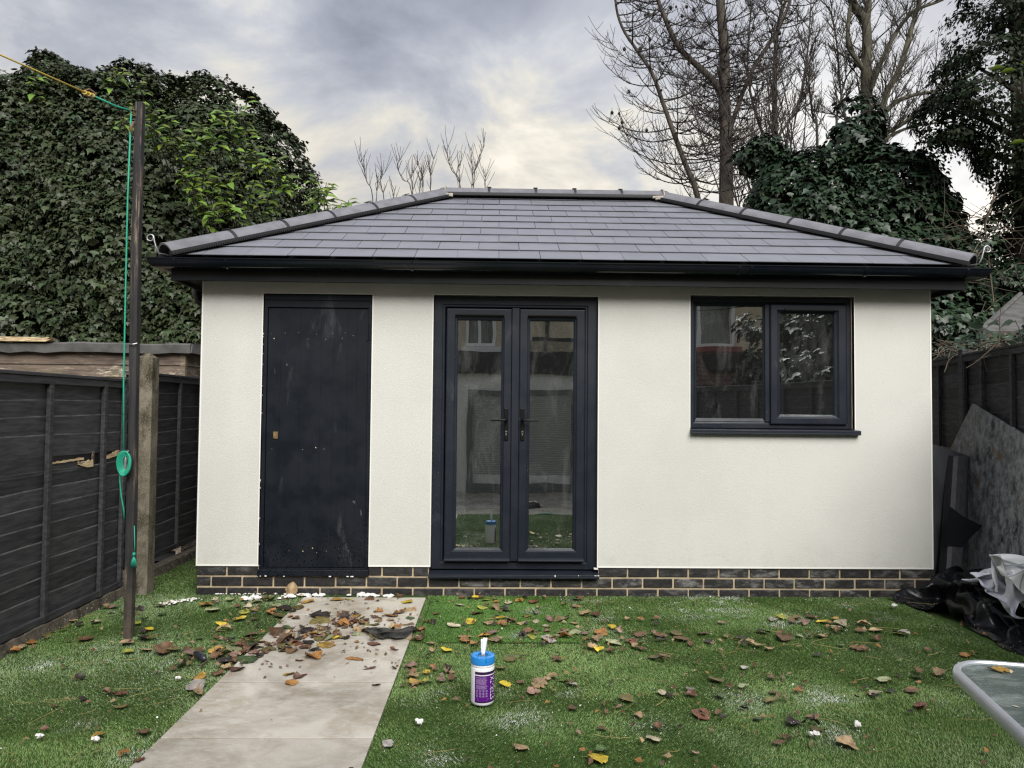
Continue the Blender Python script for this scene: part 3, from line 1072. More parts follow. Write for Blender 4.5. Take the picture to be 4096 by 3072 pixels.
def cap_tile(p, q, side, nrm, R=.124, drop=.034, r0=1.0, r1=1.0, th=.013):
    p, q, side, nrm = Vector(p), Vector(q), Vector(side), Vector(nrm)
    o_, i_ = [], []
    mb = MB()
    n = len(RPROF)
    vs_ = []
    for pt, k in ((p, r0), (q, r1)):
        for s_, c_ in RPROF:
            c2 = max(c_, -.2)
            vs_.append(pt + side * (s_ * R * k) + nrm * (c2 * R * .86 * k - drop))
        for s_, c_ in RPROF:
            vs_.append(pt + side * (s_ * (R - th) * k) + nrm * (c_ * (R * .86 - th) * k - drop))
    fs = []
    for i in range(n - 1):
        fs.append((i, i + 1, 2 * n + i + 1, 2 * n + i))
        fs.append((n + i, 3 * n + i, 3 * n + i + 1, n + i + 1))
        fs.append((i, n + i, n + i + 1, i + 1))
        fs.append((2 * n + i, 2 * n + i + 1, 3 * n + i + 1, 3 * n + i))
    fs.append((0, 2 * n, 3 * n, n))
    fs.append((n - 1, 2 * n - 1, 4 * n - 1, 3 * n - 1))
    mb.add(vs_, fs)
    return mb


def run_caps(name, A, B, cuts, updir=(0, 0, 1)):
    A, B = Vector(A), Vector(B)
    ax = (B - A).normalized()
    side = ax.cross(Vector(updir)).normalized()
    nrm = side.cross(ax).normalized()
    Ln = (B - A).length
    for i in range(len(cuts) - 1):
        a, b = cuts[i], cuts[i + 1]
        t1 = cap_tile(A + ax * (a + .004), A + ax * (b - .004), side, nrm, r0=random.uniform(.99, 1.01), r1=random.uniform(.99, 1.01))
        o = t1.obj(name, M['ridge'], G, auto=True)
        if i < len(cuts) - 2:
            u_ = cap_tile(A + ax * (b - .012), A + ax * (b + .012), side, nrm, R=.128, drop=.0335)
            u_.box(0, 0, 0, 0, 0, 0)
            u_.v, u_.f, u_.mi = u_.v[:-8], u_.f[:-6], u_.mi[:-6]
            top = A + ax * b + nrm * (.128 * .86 - .034 + .003)
            u_.obox(top - side * .03 - ax * .02, side * .06, ax * .04, nrm * .005)
            u_.obj('joint_clip', M['matblack'], o)
    # black dry-fix strip under the edges
    st = MB()
    for sg in (-1, 1):
        o1 = side * (sg * .129) - nrm * .030
        st.obox(A + o1, ax * Ln, side * (-sg * .05), nrm * .030)
        k = 0.0
        while k < Ln:          # brush comb
            st.obox(A + ax * k + o1 + side * (sg * .004), ax * .006, side * (sg * .010), nrm * .012)
            k += .018
    st.obj('dry_fix_strip', M['matblack'], G)


hcl = (-EO - .005, -EO - .005, EZ + .018)
hcr = (WD + EO + .005, -EO - .005, EZ + .018)
rl, rr_ = (RX0, HY, RZ + .018), (RX1, HY, RZ + .018)
HL = (Vector(rl) - Vector(hcl)).length
hc = [.0, .50, .95, 1.40, 1.85, 2.30, HL + .03]
run_caps('hip_tile', hcl, rl, hc)
run_caps('hip_tile', hcr, rr_, hc)
RLn = RX1 - RX0
run_caps('ridge_tile', rl, rr_, [-.02, .42, .87, 1.25, 1.70, RLn + .02])
hcbl = (-EO - .005, DP + EO + .005, EZ + .018)
hcbr = (WD + EO + .005, DP + EO + .005, EZ + .018)
run_caps('hip_tile', hcbl, rl, hc)
run_caps('hip_tile', hcbr, rr_, hc)
for px_, sg in ((RX0, -1), (RX1, 1)):
    pt = MB()
    for k in range(12):
        a = random.uniform(-.10, .02) * sg * -1
        s_ = random.uniform(.012, .026)
        pt.box(px_ - sg * (.0 + random.uniform(0, .10)) - s_ * .7, px_ - sg * .02 + s_ * random.uniform(.2, 1), HY - .138 - s_ * .3, HY - .11, RZ - .02 + random.uniform(-.015, .012), RZ - .005 + random.uniform(0, .012))
    for k in range(14):
        a = -1.2 + k * .18
        pt.box(px_ - .006, px_ + .006, HY + math.sin(a) * .136 - .012, HY + math.sin(a) * .136 + .012, RZ - .018 + math.cos(a) * .117 - .01, RZ - .018 + math.cos(a) * .117 + .006)
    pt.obj('mortar_pointing', M['pointing'], G, bevel=.004)
# hip irons: a flat bar with a scrolled end
for cx_, sg in ((-EO - .03, -1), (WD + EO + .03, 1)):
    pts = [(cx_ + sg * .0 - sg * .10, -EO + .07, EZ + .01), (cx_ + sg * .008, -EO - .02, EZ + .015), (cx_ + sg * .020, -EO - .03, EZ + .05), (cx_ + sg * .035, -EO - .03, EZ + .10)]
    cxx, czz = cx_ + sg * .062, EZ + .112
    for a in np.linspace(math.pi, -1.1 * math.pi, 18):
        rr2 = .024 if a > -1 else .021
        pts.append((cxx + sg * rr2 * math.cos(a), -EO - .03, czz + .008 + rr2 * math.sin(a)))
    MB().tube(pts, .0055, 6).obj('hip_iron', M['galv'], G, smooth=True)


# ------------------------------------------------------------------ fences
slat_meshes = []
PL = 1.84
for k in range(7):
    mb = MB()
    n = 12
    h = .137
    ph = random.uniform(0, 6)
    bot = [(.0, )] * 0
    vs_ = []
    for i in range(n + 1):
        x = PL * i / n
        zb = .004 * math.sin(x * 3.1 + ph) + .002 * math.sin(x * 8 + ph * 2) + random.uniform(-.0012, .0012)
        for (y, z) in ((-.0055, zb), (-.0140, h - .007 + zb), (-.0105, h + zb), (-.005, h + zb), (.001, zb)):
            vs_.append((x, y, z))
    fs = []
    for i in range(n):
        a, b = i * 5, i * 5 + 5
        for q in range(5):
            q2 = (q + 1) % 5
            fs.append((a + q, b + q, b + q2, a + q2))
    fs += [(0, 1, 2, 3, 4), tuple(range(n * 5, n * 5 + 5))[::-1]]
    mb.add(vs_, fs)
    mb.mi = [1 if (j < n * 5 and j % 5 == 1) else 0 for j in range(len(fs))]  # upper chamfer gets the paler edge colour, sky light painted in
    slat_meshes.append(mb.mesh('slat', [M['fence'], M['rawedge_lit']]))


def fence_panel(label, loc, rz, top=1.55, group='lapped fence panels', battens=(.345, .945, 1.543), z0=.10, skip=()):
    t = thing('garden_fence', label, 'fence', loc, rz, group)
    n = int((top - .02 - z0) / .1065)
    for i in range(n):
        if i in skip:
            continue
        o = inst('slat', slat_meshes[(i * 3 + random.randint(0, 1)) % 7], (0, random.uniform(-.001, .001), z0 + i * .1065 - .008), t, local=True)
        o.rotation_euler = (0, random.uniform(-.004, .004), 0)
    for x in (0.0,) + tuple(battens) + (PL - .036,):
        MB().box(x, x + .036, -.046, -.019, z0 - .03, top - .035).obj('batten', M['fence'], t, bevel=.003, local=True)
    MB().box(-.005, PL + .005, -.052, .016, top - .012, top + .008).obj('top_cap', M['fence'], t, bevel=.003, local=True)
    MB().box(0, PL, -.0445, -.0195, top - .058, top - .013).obj('top_rail', M['fence'], t, bevel=.003, local=True)
    MB().box(.037, PL - .037, -.0435, -.0205, z0 - .03, z0 + .012).obj('bottom_rail', M['fence'], t, bevel=.003, local=True)
    MB().box(.01, PL - .01, .004, .012, z0 - .03, top - .02).obj('back_lath', M['matblack'], t, local=True)
    return t


p1 = fence_panel('black lapped fence panel on the left with one split pale slat', (-.548, -1.88, 0), math.pi / 2, 1.548, skip=(8,))
# the split slat: what is left of it, torn pale edges and the hole
for i, (xa, xb) in enumerate(((0, .955), (.985, 1.30))):
    pts = []
    nn = 14
    for k in range(nn + 1):
        pts.append((xa + (xb - xa) * k / nn, -.014, .945 + .003 * math.sin(k)))
    for k in range(nn, -1, -1):
        zt = (1.058 if i == 0 else 1.012 + .006 * math.sin(k * 2.3) + random.uniform(-.004, .004))
        pts.append((xa + (xb - xa) * k / nn, -.008, zt))
    MB().prism(pts, (0, .007, 0)).obj('slat', M['fence'], p1, local=True)


def shard(xa, xb, f0, f1, y=-.019, n=22):
    lo, hi = [], []
    for k in range(n + 1):
        u = k / n
        x = xa + (xb - xa) * u
        lo.append((x, y, f0(u) + random.uniform(-.002, .002)))
        hi.append((x, y + .004, f1(u) + random.uniform(-.003, .003)))
    return MB().prism(lo + hi[::-1], (0, .006, 0))


shard(.985, 1.36, lambda u: 1.005 + .004 * u, lambda u: 1.016 + .008 * u).obj('split_wood', M['split'], p1, local=True)
shard(1.30, 1.47, lambda u: .955 + .040 * max(0, .6 - u), lambda u: 1.006 - .012 * abs(math.sin(u * 9))).obj('split_wood', M['split'], p1, local=True)
shard(1.585, 1.80, lambda u: .985 + .028 * u, lambda u: 1.003 + .048 * u - .02 * max(0, u - .8)).obj('split_wood', M['split'], p1, local=True)
shard(1.585, 1.80, lambda u: .945, lambda u: .984 + .026 * u, -.012).obj('slat', M['fence'], p1, local=True)
MB().box(1.475, 1.495, -.010, .0, .94, 1.055).obj('lath', M['shed'], p1, local=True)

p2 = fence_panel('black lapped fence panel in the shade beside the garden room wall', (-.598, .125, .07), math.pi / 2 + .022, 1.548, battens=(.33, .86, 1.32))
p0 = fence_panel('black lapped fence panel next along the left fence towards the house', (-.548, -3.83, 0), math.pi / 2, 1.548)
for y, lab in ((.0, 'pointed concrete post between the two left fence panels'), (-1.99, 'concrete post at the near end of the left fence'),):
    x0, x1 = -.462, -.350
    pb = MB()
    y1 = y + .11
    if y < -1:
        x0, x1 = -.64, -.53
    zt = 1.715
    pb.box(x0, x1, y, y1, -.3, zt)
    pb.add([(x0, y, zt), (x1, y, zt), (x1, y1, zt), (x0, y1, zt), ((x0 + x1) / 2, (y + y1) / 2, zt + .05)], [(0, 1, 4), (1, 2, 4), (2, 3, 4), (3, 0, 4)])
    o = tag(pb.obj('concrete_post', M['concrete'], bevel=.006), lab, 'fence post', 'concrete fence posts')
for (a, b, xx, lab) in ((-1.88, -.01, -.548, 'mossy concrete kerb under the front left fence panel'), (.12, 1.98, -.60, 'mossy concrete kerb under the shaded left fence panel')):
    mb = MB()
    n = 30
    vs_ = []
    for i in range(n + 1):
        y = a + (b - a) * i / n
        j = random.uniform(-.008, .008)
        vs_ += [(xx - .03, y, -.05), (xx + .075 + j, y, -.05), (xx + .055 + j, y, .062 + j), (xx - .03, y, .067)]
    fs = []
    for i in range(n):
        for q in range(4):
            q2 = (q + 1) % 4
            fs.append((i * 4 + q, i * 4 + 4 + q, i * 4 + 4 + q2, i * 4 + q2)[::-1])
    fs += [(0, 1, 2, 3), (n * 4 + 3, n * 4 + 2, n * 4 + 1, n * 4)]
    mb.add(vs_, fs)
    tag(mb.obj('gravel_board', M['kerb']), lab, 'kerb', 'concrete kerbs under the left fence')

# right-hand fence, running in towards the house
fdx, fdy = 5.886 - 6.237, -.299 - 1.164
fang = math.atan2(fdy, fdx)
fl = math.hypot(fdx, fdy)
ux, uy = fdx / fl, fdy / fl
labs = ['far right black fence panel with dead ivy stems along its top', 'right black fence panel behind the leaning grey board', 'right fence panel level with the glass table', 'right fence panel beside the lawn, near the house', 'last right fence panel next to the patio']
fx, fy = 6.237 - ux * 1.37, 1.164 - uy * 1.37
for k in range(5):
    fence_panel(labs[k], (fx, fy, .30 if k < 2 else .12), fang, 1.55, battens=(.34, .85, 1.32))
    if k in (1, 2, 3):
        fang2 = fang
    if k == 1:
        pass
    fx, fy = fx + ux * 1.9, fy + uy * 1.9
    mb = MB().box(-.045, .045, -.05, .05, -.3, 1.9 if k < 2 else 1.72)
    o = tag(mb.obj('fence_post', M['fence'], bevel=.005, loc=(fx - ux * .03 + uy * -.0, fy - uy * .03, 0)), 'black timber post between right fence panels, number %s from the far end' % ('one', 'two', 'three', 'four', 'five')[k], 'fence post', 'timber posts of the right fence')
    o.rotation_euler = (0, 0, fang)

# ------------------------------------------------------------------ neighbour's shed behind the left fence
S_ = thing('garden_shed', 'weathered brown weatherboarded shed with felt roof behind the left fence', 'shed', (-3.3, 3.4, -.3))
SX0, SX1, SY0, SY1 = -5.6, -1.205, 2.5, 4.3
cl_m = {}
for i in range(16):
    z = 1.93 - (i + 1) * .132 + .0
    mb = MB()
    mb.prism([(SX0, SY0 - .020, z), (SX0, SY0 - .006, z + .15), (SX0, SY0 + .004, z + .15), (SX0, SY0 - .008, z)], (SX1 - SX0 - .034, 0, 0))
    mb.obj('cladding_board', M['shed'], S_)
    mb = MB()
    mb.prism([(SX1 + .014, SY0 + .03, z), (SX1 + .002, SY0 + .03, z + .15), (SX1 - .008, SY0 + .03, z + .15), (SX1 + .004, SY0 + .03, z)], (0, SY1 - SY0 - .03, 0))
    mb.obj('cladding_board', M['shed'], S_)
MB().box(SX1 - .034, SX1 + .022, SY0 - .026, SY0 + .028, -.3, 1.93).obj('corner_post', M['shed'], S_, bevel=.003)
MB().box(SX0, SX1 - .03, SY0 + .03, SY1, -.3, 1.93).obj('shed_body', M['matblack'], S_)
rf = MB()
n = 24
for i in range(n):
    xa, xb = SX0 - .1 + (SX1 - SX0 + .19) * i / n, SX0 - .1 + (SX1 - SX0 + .19) * (i + 1) / n
za = lambda x: 2.022 + .006 * math.sin(x * 5) + .004 * math.sin(x * 13)
vs_, fs = [], []
for i in range(n + 1):
    x = SX0 - .1 + (SX1 - SX0 + .19) * i / n
    z = za(x)
    vs_ += [(x, SY0 - .075, z - .098 + .008 * math.sin(x * 17)), (x, SY0 - .085, z - .01), (x, SY0 - .05, z + .008), (x, SY1 + .1, z + .10), (x, SY1 + .1, z - .06)]
for i in range(n):
    for q in range(5):
        q2 = (q + 1) % 5
        fs.append((i * 5 + q, i * 5 + 5 + q, i * 5 + 5 + q2, i * 5 + q2)[::-1])
fs += [(0, 1, 2, 3, 4), tuple(range(n * 5, n * 5 + 5))[::-1]]
rf.add(vs_, fs)
rf.obj('felt_roof', M['felt'], S_)
MB().prism([(SX1 + .10, SY0 - .06, 1.93), (SX1 + .10, SY0 - .04, 2.02), (SX1 + .14, SY1, 2.10), (SX1 + .13, SY1, 1.9)], (-.02, 0, 0)).obj('felt_flap', M['felt'], S_)
mb = MB()
pts = [(-4.4, SY0 - .13, 2.035), (-2.62, SY0 - .12, 2.028), (-2.56, SY0 - .12, 2.05), (-2.60, SY0 - .12, 2.058), (-2.57, SY0 - .12, 2.075), (-4.4, SY0 - .13, 2.085)]
mb.prism(pts, (0, .11, 0))
tag(mb.obj('broken_plank', M['split'], bevel=.003), 'split pale plank lying along the shed roof edge at far left', 'plank')

# ------------------------------------------------------------------ washing line pole
P_ = thing('washing_line_pole', 'tall worn black wooden pole standing in the turf left of the path', 'pole', (.016, -.972, 0))
mb = MB()
prof = []
vs_, fs = [], []
zsl = [-.05, .02, .3, .8, 1.3, 1.72, 1.728, 1.735, 2.2, 2.7, 3.15, 3.188]
for z in zsl:
    u = max(0, z) / 3.19
    cx_, cy_ = .016 - .017 * u + .004 * math.sin(z * 2.1), -.972
    r_ = .0262 + .001 * math.sin(z * 9) - (.0025 if abs(z - 1.728) < .004 else 0)
    for k in range(12):
        a = 2 * math.pi * (k + .5) / 12
        sq = 1 / max(abs(math.cos(a)), abs(math.sin(a))) ** .45
        vs_.append((cx_ + r_ * sq * math.cos(a), cy_ + r_ * sq * math.sin(a), z))
for i in range(len(zsl) - 1):
    for k in range(12):
        k2 = (k + 1) % 12
        fs.append((i * 12 + k, i * 12 + k2, i * 12 + 12 + k2, i * 12 + 12 + k))
fs.append(tuple(range((len(zsl) - 1) * 12, len(zsl) * 12)))
mb.add(vs_, fs)
mb.obj('pole_shaft', M['pole'], P_, auto=True)
ck = MB().tube([(.004, -1.003, 1.100), (-.004, -1.018, 1.09), (-.004, -1.022, 1.055), (-.006, -1.022, 1.01), (-.006, -1.02, .975), (-.016, -1.032, .955)], [.006, .009, .010, .010, .009, .005], 8)
ck.tube([(-.004, -1.02, 1.05), (-.004, -.995, 1.05)], .008, 8).tube([(-.005, -1.02, 1.01), (-.005, -.995, 1.01)], .008, 8)
ck.obj('cleat', M['galv'], P_, smooth=True)
MB().tube([(-.012, -1.0, 3.13), (-.03, -1.012, 3.135), (-.038, -1.01, 3.12), (-.03, -1.005, 3.10), (-.012, -1.0, 3.10)], .006, 6).tube([(-.02, -1.004, 3.06), (-.034, -1.01, 3.02), (-.022, -1.006, 2.98)], .009, 6).obj('pulley_hook', M['iron'], P_, smooth=True)
MB().tube([(.036, -1.003, 1.735), (.016, -1.012, 1.728), (-.015, -1.003, 1.730)], .0035, 6).obj('wire_tie', M['galv'], P_)

K = Vector((-.150, -1.212, 3.128))
rg = MB()
rg.tube([(-.03, -1.0, 3.128), (-.08, -1.09, 3.118), tuple(K)], .0055, 7)
rg.tube([(-.034, -1.008, 3.12), (-.040, -1.009, 2.6), (-.038, -1.008, 2.0), (-.033, -1.012, 1.5), (-.012, -1.03, 1.08)], .0050, 7)
for k in range(8):
    r1, r2 = .019 + .0026 * k, .046 + .0036 * k
    ox = random.uniform(-.004, .004)
    pts = [(-.004 + ox + r1 * math.sin(a), -1.030 - .0018 * k + .004 * math.sin(a * 2), 1.028 + r2 * math.cos(a) + random.uniform(-.001, .001)) for a in np.linspace(0, 2 * math.pi, 22)]
    rg.tube(pts, .0052, 7)
rg.tube([(-.030, -1.028, 1.01), (-.036, -1.02, .93), (-.030, -1.012, .84), (-.016, -1.006, .76), (-.012, -1.004, .70)], .0045, 7)
tag(rg.obj('rope', M['rope_g'], smooth=True), 'green rope down the black pole, coiled on its cleat', 'rope')
tz = MB()
tz.tube([(.047, -1.003, .66), (.052, -1.003, .55), (.050, -1.004, .50)], .0028, 6)
tz.tube([(.050, -1.004, .505), (.050, -1.004, .485)], [.008, .009], 8)
for k in range(16):
    a = k * .39
    tz.tube([(.050, -1.004, .49), (.050 + .010 * math.cos(a), -1.004 + .010 * math.sin(a), .46), (.050 + .019 * math.cos(a + .3), -1.004 + .016 * math.sin(a), .425 + random.uniform(-.01, .01))], .0018, 5)
tag(tz.obj('rope_tassel', M['rope_g'], smooth=True), 'frayed green rope tassel hanging low on the right of the pole', 'rope end')
yl = MB()
far = Vector((-6.4, -11.0, 3.5))
pts = [K + (far - K) * u + Vector((0, 0, -.55 * u * (1 - u))) for u in np.linspace(0, 1, 24)]
pts[1] = K + (far - K) * (1 / 23) + Vector((0, 0, .02))
yl.tube([tuple(p) for p in pts], .0045, 6)
for k in range(3):
    yl.tube([tuple(K + Vector((-.012 * k, -.018 * k, 0)) + Vector((.010 * math.sin(a), .005 * math.sin(a), .010 * math.cos(a)))) for a in np.linspace(0, 6.28, 10)], .004, 6)
tag(yl.obj('washing_line', M['rope_y'], smooth=True), 'yellow washing line running from the green rope up to the left', 'washing line')
hk = MB()
hk.tube([tuple(K + Vector((-.03, -.04, .005))), tuple(K + Vector((-.01, -.012, .03))), tuple(K + Vector((.012, .016, .018))), tuple(K + Vector((.0, .0, -.012))), tuple(K + Vector((-.025, -.03, -.012)))], .006, 6)
tag(hk.obj('line_hook', M['iron'], smooth=True), 'rusty hook joining the yellow line to the green rope', 'hook')

# ------------------------------------------------------------------ foliage
IVY = (np.array([[0, 0, 0], [-.42, .10, .03], [-.50, .42, .02], [-.20, .55, .06], [0, 1.0, -.10], [.20, .55, .06], [.50, .42, .02], [.42, .10, .03], [0, .45, -.03]]),
       np.array([[0, 1, 2, 8], [8, 2, 3, 4], [8, 4, 5, 6], [0, 8, 6, 7]]))
LANCE = (np.array([[0, 0, 0], [-.15, .30, .05], [-.17, .62, .05], [0, 1.0, -.12], [.17, .62, .05], [.15, .30, .05], [0, .33, 0], [0, .65, -.02]]),
         np.array([[0, 6, 1, 1], [6, 7, 2, 1], [7, 3, 2, 2], [0, 5, 6, 6], [6, 5, 4, 7], [7, 4, 3, 3]]))
OVAL = (np.array([[0, 0, 0], [-.26, .45, .05], [0, 1.0, -.08], [.26, .45, .05]]), np.array([[0, 3, 2, 1]]))


def leaves(P, Nn, T, size, tpl):
    tv, tf = tpl
    Nn = Nn / np.linalg.norm(Nn, axis=1, keepdims=True)
    T = T - Nn * (T * Nn).sum(1, keepdims=True)
    T = T / (np.linalg.norm(T, axis=1, keepdims=True) + 1e-9)
    Sd = np.cross(T, Nn)
    s = size[:, None, None]
    V = P[:, None, :] + s * (Sd[:, None, :] * tv[None, :, 0:1] + T[:, None, :] * tv[None, :, 1:2] + Nn[:, None, :] * tv[None, :, 2:3])
    F = (tf[None] + (np.arange(len(P)) * len(tv))[:, None, None])
    return V.reshape(-1, 3), F.reshape(-1, tf.shape[1]), len(tv)


def fix_faces(F):
    """quads that repeat their last index are triangles"""
    tri = F[:, 2] == F[:, 3]
    return F[~tri], F[tri][:, :3]


def blob_points(blobs, n, amp=.16, fr=1.1, inner=.93, keep=lambda P, Nn: np.ones(len(P), bool)):
    A = np.array([(b[3] * b[4] + b[3] * b[5] + b[4] * b[5]) for b in blobs])
    idx = rng.choice(len(blobs), size=n, p=A / A.sum())
    B = np.array(blobs)[idx]
    d = rng.normal(size=(n, 3))
    d /= np.linalg.norm(d, axis=1, keepdims=True)
    P = B[:, :3] + d * B[:, 3:6]
    Nn = d / B[:, 3:6]
    Nn /= np.linalg.norm(Nn, axis=1, keepdims=True)
    ok = np.ones(n, bool)
    for k, b in enumerate(blobs):
        q = (((P - np.array(b[:3])) / np.array(b[3:6])) ** 2).sum(1)
        ok &= ~((q < inner ** 2) & (idx != k))
    ok &= keep(P, Nn)
    P, Nn = P[ok], Nn[ok]
    P = P + Nn * (wob(P * 1.0, fr) * amp)[:, None]
    return P, Nn


def clump_foliage(name, blobs, nclump, per, csize, lsize, mat, parent, tpl=IVY, amp=.16, fr=1.1, keep=None, gap=-1.6, droop=.9, up=.35, umbels=0, core=.84, spread=1.0):
    P, Nn = blob_points(blobs, nclump, amp, fr, keep=keep or (lambda P, N_: np.ones(len(P), bool)))
    g_ = wob(P + 11.3, fr * 1.9)
    P, Nn = P[g_ > gap], Nn[g_ > gap]
    nc = len(P)
    ct = rng.uniform(0, 1, nc)
    per_ = per
    idx = np.repeat(np.arange(nc), per_)
    n = len(idx)
    # leaves on the outer dome of each clump
    d = rng.normal(size=(n, 3))
    d /= np.linalg.norm(d, axis=1, keepdims=True)
    d = d + Nn[idx] * .75 + np.array([0, 0, up])
    d /= np.linalg.norm(d, axis=1, keepdims=True)
    rad = csize * rng.uniform(.45, 1.1, n) * rng.uniform(.75, 1.3, nc)[idx]
    Q = P[idx] + d * rad[:, None] * np.array([1, 1, .8]) * spread
    LN = d * .7 + Nn[idx] * .5 + np.array([0, 0, .45]) + rng.normal(size=(n, 3)) * .33
    T = d * .8 + np.array([0, 0, -droop]) + rng.normal(size=(n, 3)) * .35
    size = lsize * rng.uniform(.45, 1.25, n) * rng.uniform(.7, 1.4, nc)[idx]
    V, F, k = leaves(Q, LN, T, size, tpl)
    tint = np.repeat(np.clip(ct[idx] * .55 + rng.uniform(0, .5, n), 0, 1), k)
    tint2 = np.repeat(rng.uniform(0, 1, n), k)
    if (F[:, 2] == F[:, -1]).any():
        Fq, Ft = fix_faces(F)
        F = np.vstack([Fq[:, [0, 1, 2]], Fq[:, [0, 2, 3]], Ft])
    np_obj(name, V, F, mat, parent, dict(tint=tint, tint2=tint2), kind='stuff')
    if umbels:
        sel = rng.choice(n, umbels)
        c_ = Q[sel] + d[sel] * .05
        ph_ = np.array([[1, 0, 0], [-1, 0, 0], [0, 1, 0], [0, -1, 0], [0, 0, 1], [0, 0, -1]]) * .028
        V = (c_[:, None, :] + ph_[None] * rng.uniform(.7, 1.3, (umbels, 1, 1))).reshape(-1, 3)
        of = np.array([[0, 2, 4], [2, 1, 4], [1, 3, 4], [3, 0, 4], [2, 0, 5], [1, 2, 5], [3, 1, 5], [0, 3, 5]])
        np_obj('flower_head', V, (of[None] + (np.arange(umbels) * 6)[:, None, None]).reshape(-1, 3), M['berry'], parent, kind='stuff')
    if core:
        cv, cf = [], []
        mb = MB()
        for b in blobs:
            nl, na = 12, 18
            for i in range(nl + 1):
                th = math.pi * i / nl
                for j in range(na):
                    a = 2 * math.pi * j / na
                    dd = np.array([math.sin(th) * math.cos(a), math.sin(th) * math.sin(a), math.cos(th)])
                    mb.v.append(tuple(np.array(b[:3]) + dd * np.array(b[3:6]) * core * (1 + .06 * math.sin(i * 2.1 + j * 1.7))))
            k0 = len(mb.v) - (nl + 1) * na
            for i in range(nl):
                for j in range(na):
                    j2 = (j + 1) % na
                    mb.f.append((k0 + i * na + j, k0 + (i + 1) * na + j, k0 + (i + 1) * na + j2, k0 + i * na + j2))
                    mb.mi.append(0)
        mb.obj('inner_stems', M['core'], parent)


IV = thing('ivy_clad_tree', 'broad dark ivy mass rounded like a dome behind the left shed', 'ivy', (-3.5, 6.6, -.3))
MB().tube([(-3.5, 6.6, -.3), (-3.4, 6.5, 1.5), (-3.2, 6.6, 3.5)], [.3, .25, .15], 10).obj('trunk', M['bark'], IV)
ivb = [(-5.15, 6.7, 4.45, 1.05, 1.5, 2.72), (-3.85, 6.7, 4.3, 1.65, 1.7, 2.52), (-2.65, 6.7, 4.1, 1.3, 1.6, 2.58), (-1.98, 6.8, 4.0, .98, 1.4, 2.22), (-6.8, 6.8, 3.6, 1.5, 1.6, 2.65), (-4.55, 6.75, 4.5, .95, 1.5, 2.45),
       (-4.6, 6.3, 2.3, 2.6, 1.5, 1.7), (-2.2, 6.3, 2.3, 1.6, 1.4, 1.9), (-3.3, 5.9, 3.5, 1.7, 1.2, 1.3), (-7.6, 6.5, 2.6, 1.6, 1.4, 2.2), (-1.5, 6.6, 2.6, 1.0, 1.3, 1.9)]
front = lambda P, Nn: (Nn[:, 1] < .45) & (P[:, 2] > .9)
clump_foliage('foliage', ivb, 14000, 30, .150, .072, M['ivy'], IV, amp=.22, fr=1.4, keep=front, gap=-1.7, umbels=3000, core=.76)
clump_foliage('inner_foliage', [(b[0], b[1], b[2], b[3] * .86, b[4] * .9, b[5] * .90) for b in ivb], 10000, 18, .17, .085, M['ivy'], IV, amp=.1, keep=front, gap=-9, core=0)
LA = thing('laurel_shrub', 'bright green laurel shoots pushing out through the dark ivy on the left', 'laurel', (-1.6, 5.2, -.3))
shoots = [(-2.90, 4.25, 5.84), (-2.72, 4.25, 5.79), (-3.00, 4.25, 5.79), (-2.64, 4.25, 5.29), (-2.46, 4.25, 5.31), (-2.37, 4.25, 5.19), (-2.77, 4.25, 5.15), (-2.58, 4.25, 5.07), (-2.34, 4.25, 4.97), (-2.21, 4.25, 4.91), (-2.09, 4.25, 4.86), (-1.96, 4.25, 4.91), (-1.84, 4.25, 4.98), (-1.73, 4.25, 5.05), (-1.60, 4.25, 4.92), (-1.41, 4.25, 4.99), (-1.18, 4.25, 5.43), (-1.31, 4.25, 5.36), (-1.49, 4.25, 5.27), (-1.60, 4.25, 5.17), (-1.39, 4.25, 5.14), (-1.23, 4.25, 5.06), (-1.77, 4.25, 4.73), (-1.96, 4.25, 4.64), (-2.16, 4.25, 5.04), (-2.01, 4.25, 4.42), (-1.89, 4.25, 4.29), (-1.71, 4.25, 4.48), (-1.58, 4.25, 4.30), (-1.52, 4.25, 4.18), (-1.76, 4.25, 4.05), (-1.82, 4.25, 4.17), (-1.34, 4.25, 4.43), (-1.16, 4.25, 4.74), (-1.04, 4.25, 4.68), (-0.80, 4.25, 4.66), (-0.91, 4.25, 4.56), (-0.73, 4.25, 4.55), (-1.03, 4.25, 4.31), (-1.21, 4.25, 4.12), (-0.90, 4.25, 4.19), (-0.79, 4.25, 4.31), (-1.03, 4.25, 4.06), (-1.39, 4.25, 4.05), (-1.52, 4.25, 3.93), (-0.67, 4.25, 4.36), (-4.25, 4.25, 5.81), (-4.27, 4.25, 5.56),
          (-0.19, 4.10, 4.31), (-0.08, 4.10, 4.28), (-0.14, 4.10, 4.15), (-0.25, 4.10, 4.09), (0.20, 4.10, 4.08), (0.11, 4.10, 4.03), (-0.01, 4.10, 3.97)]
LP, LN_, LT, LS = [], [], [], []
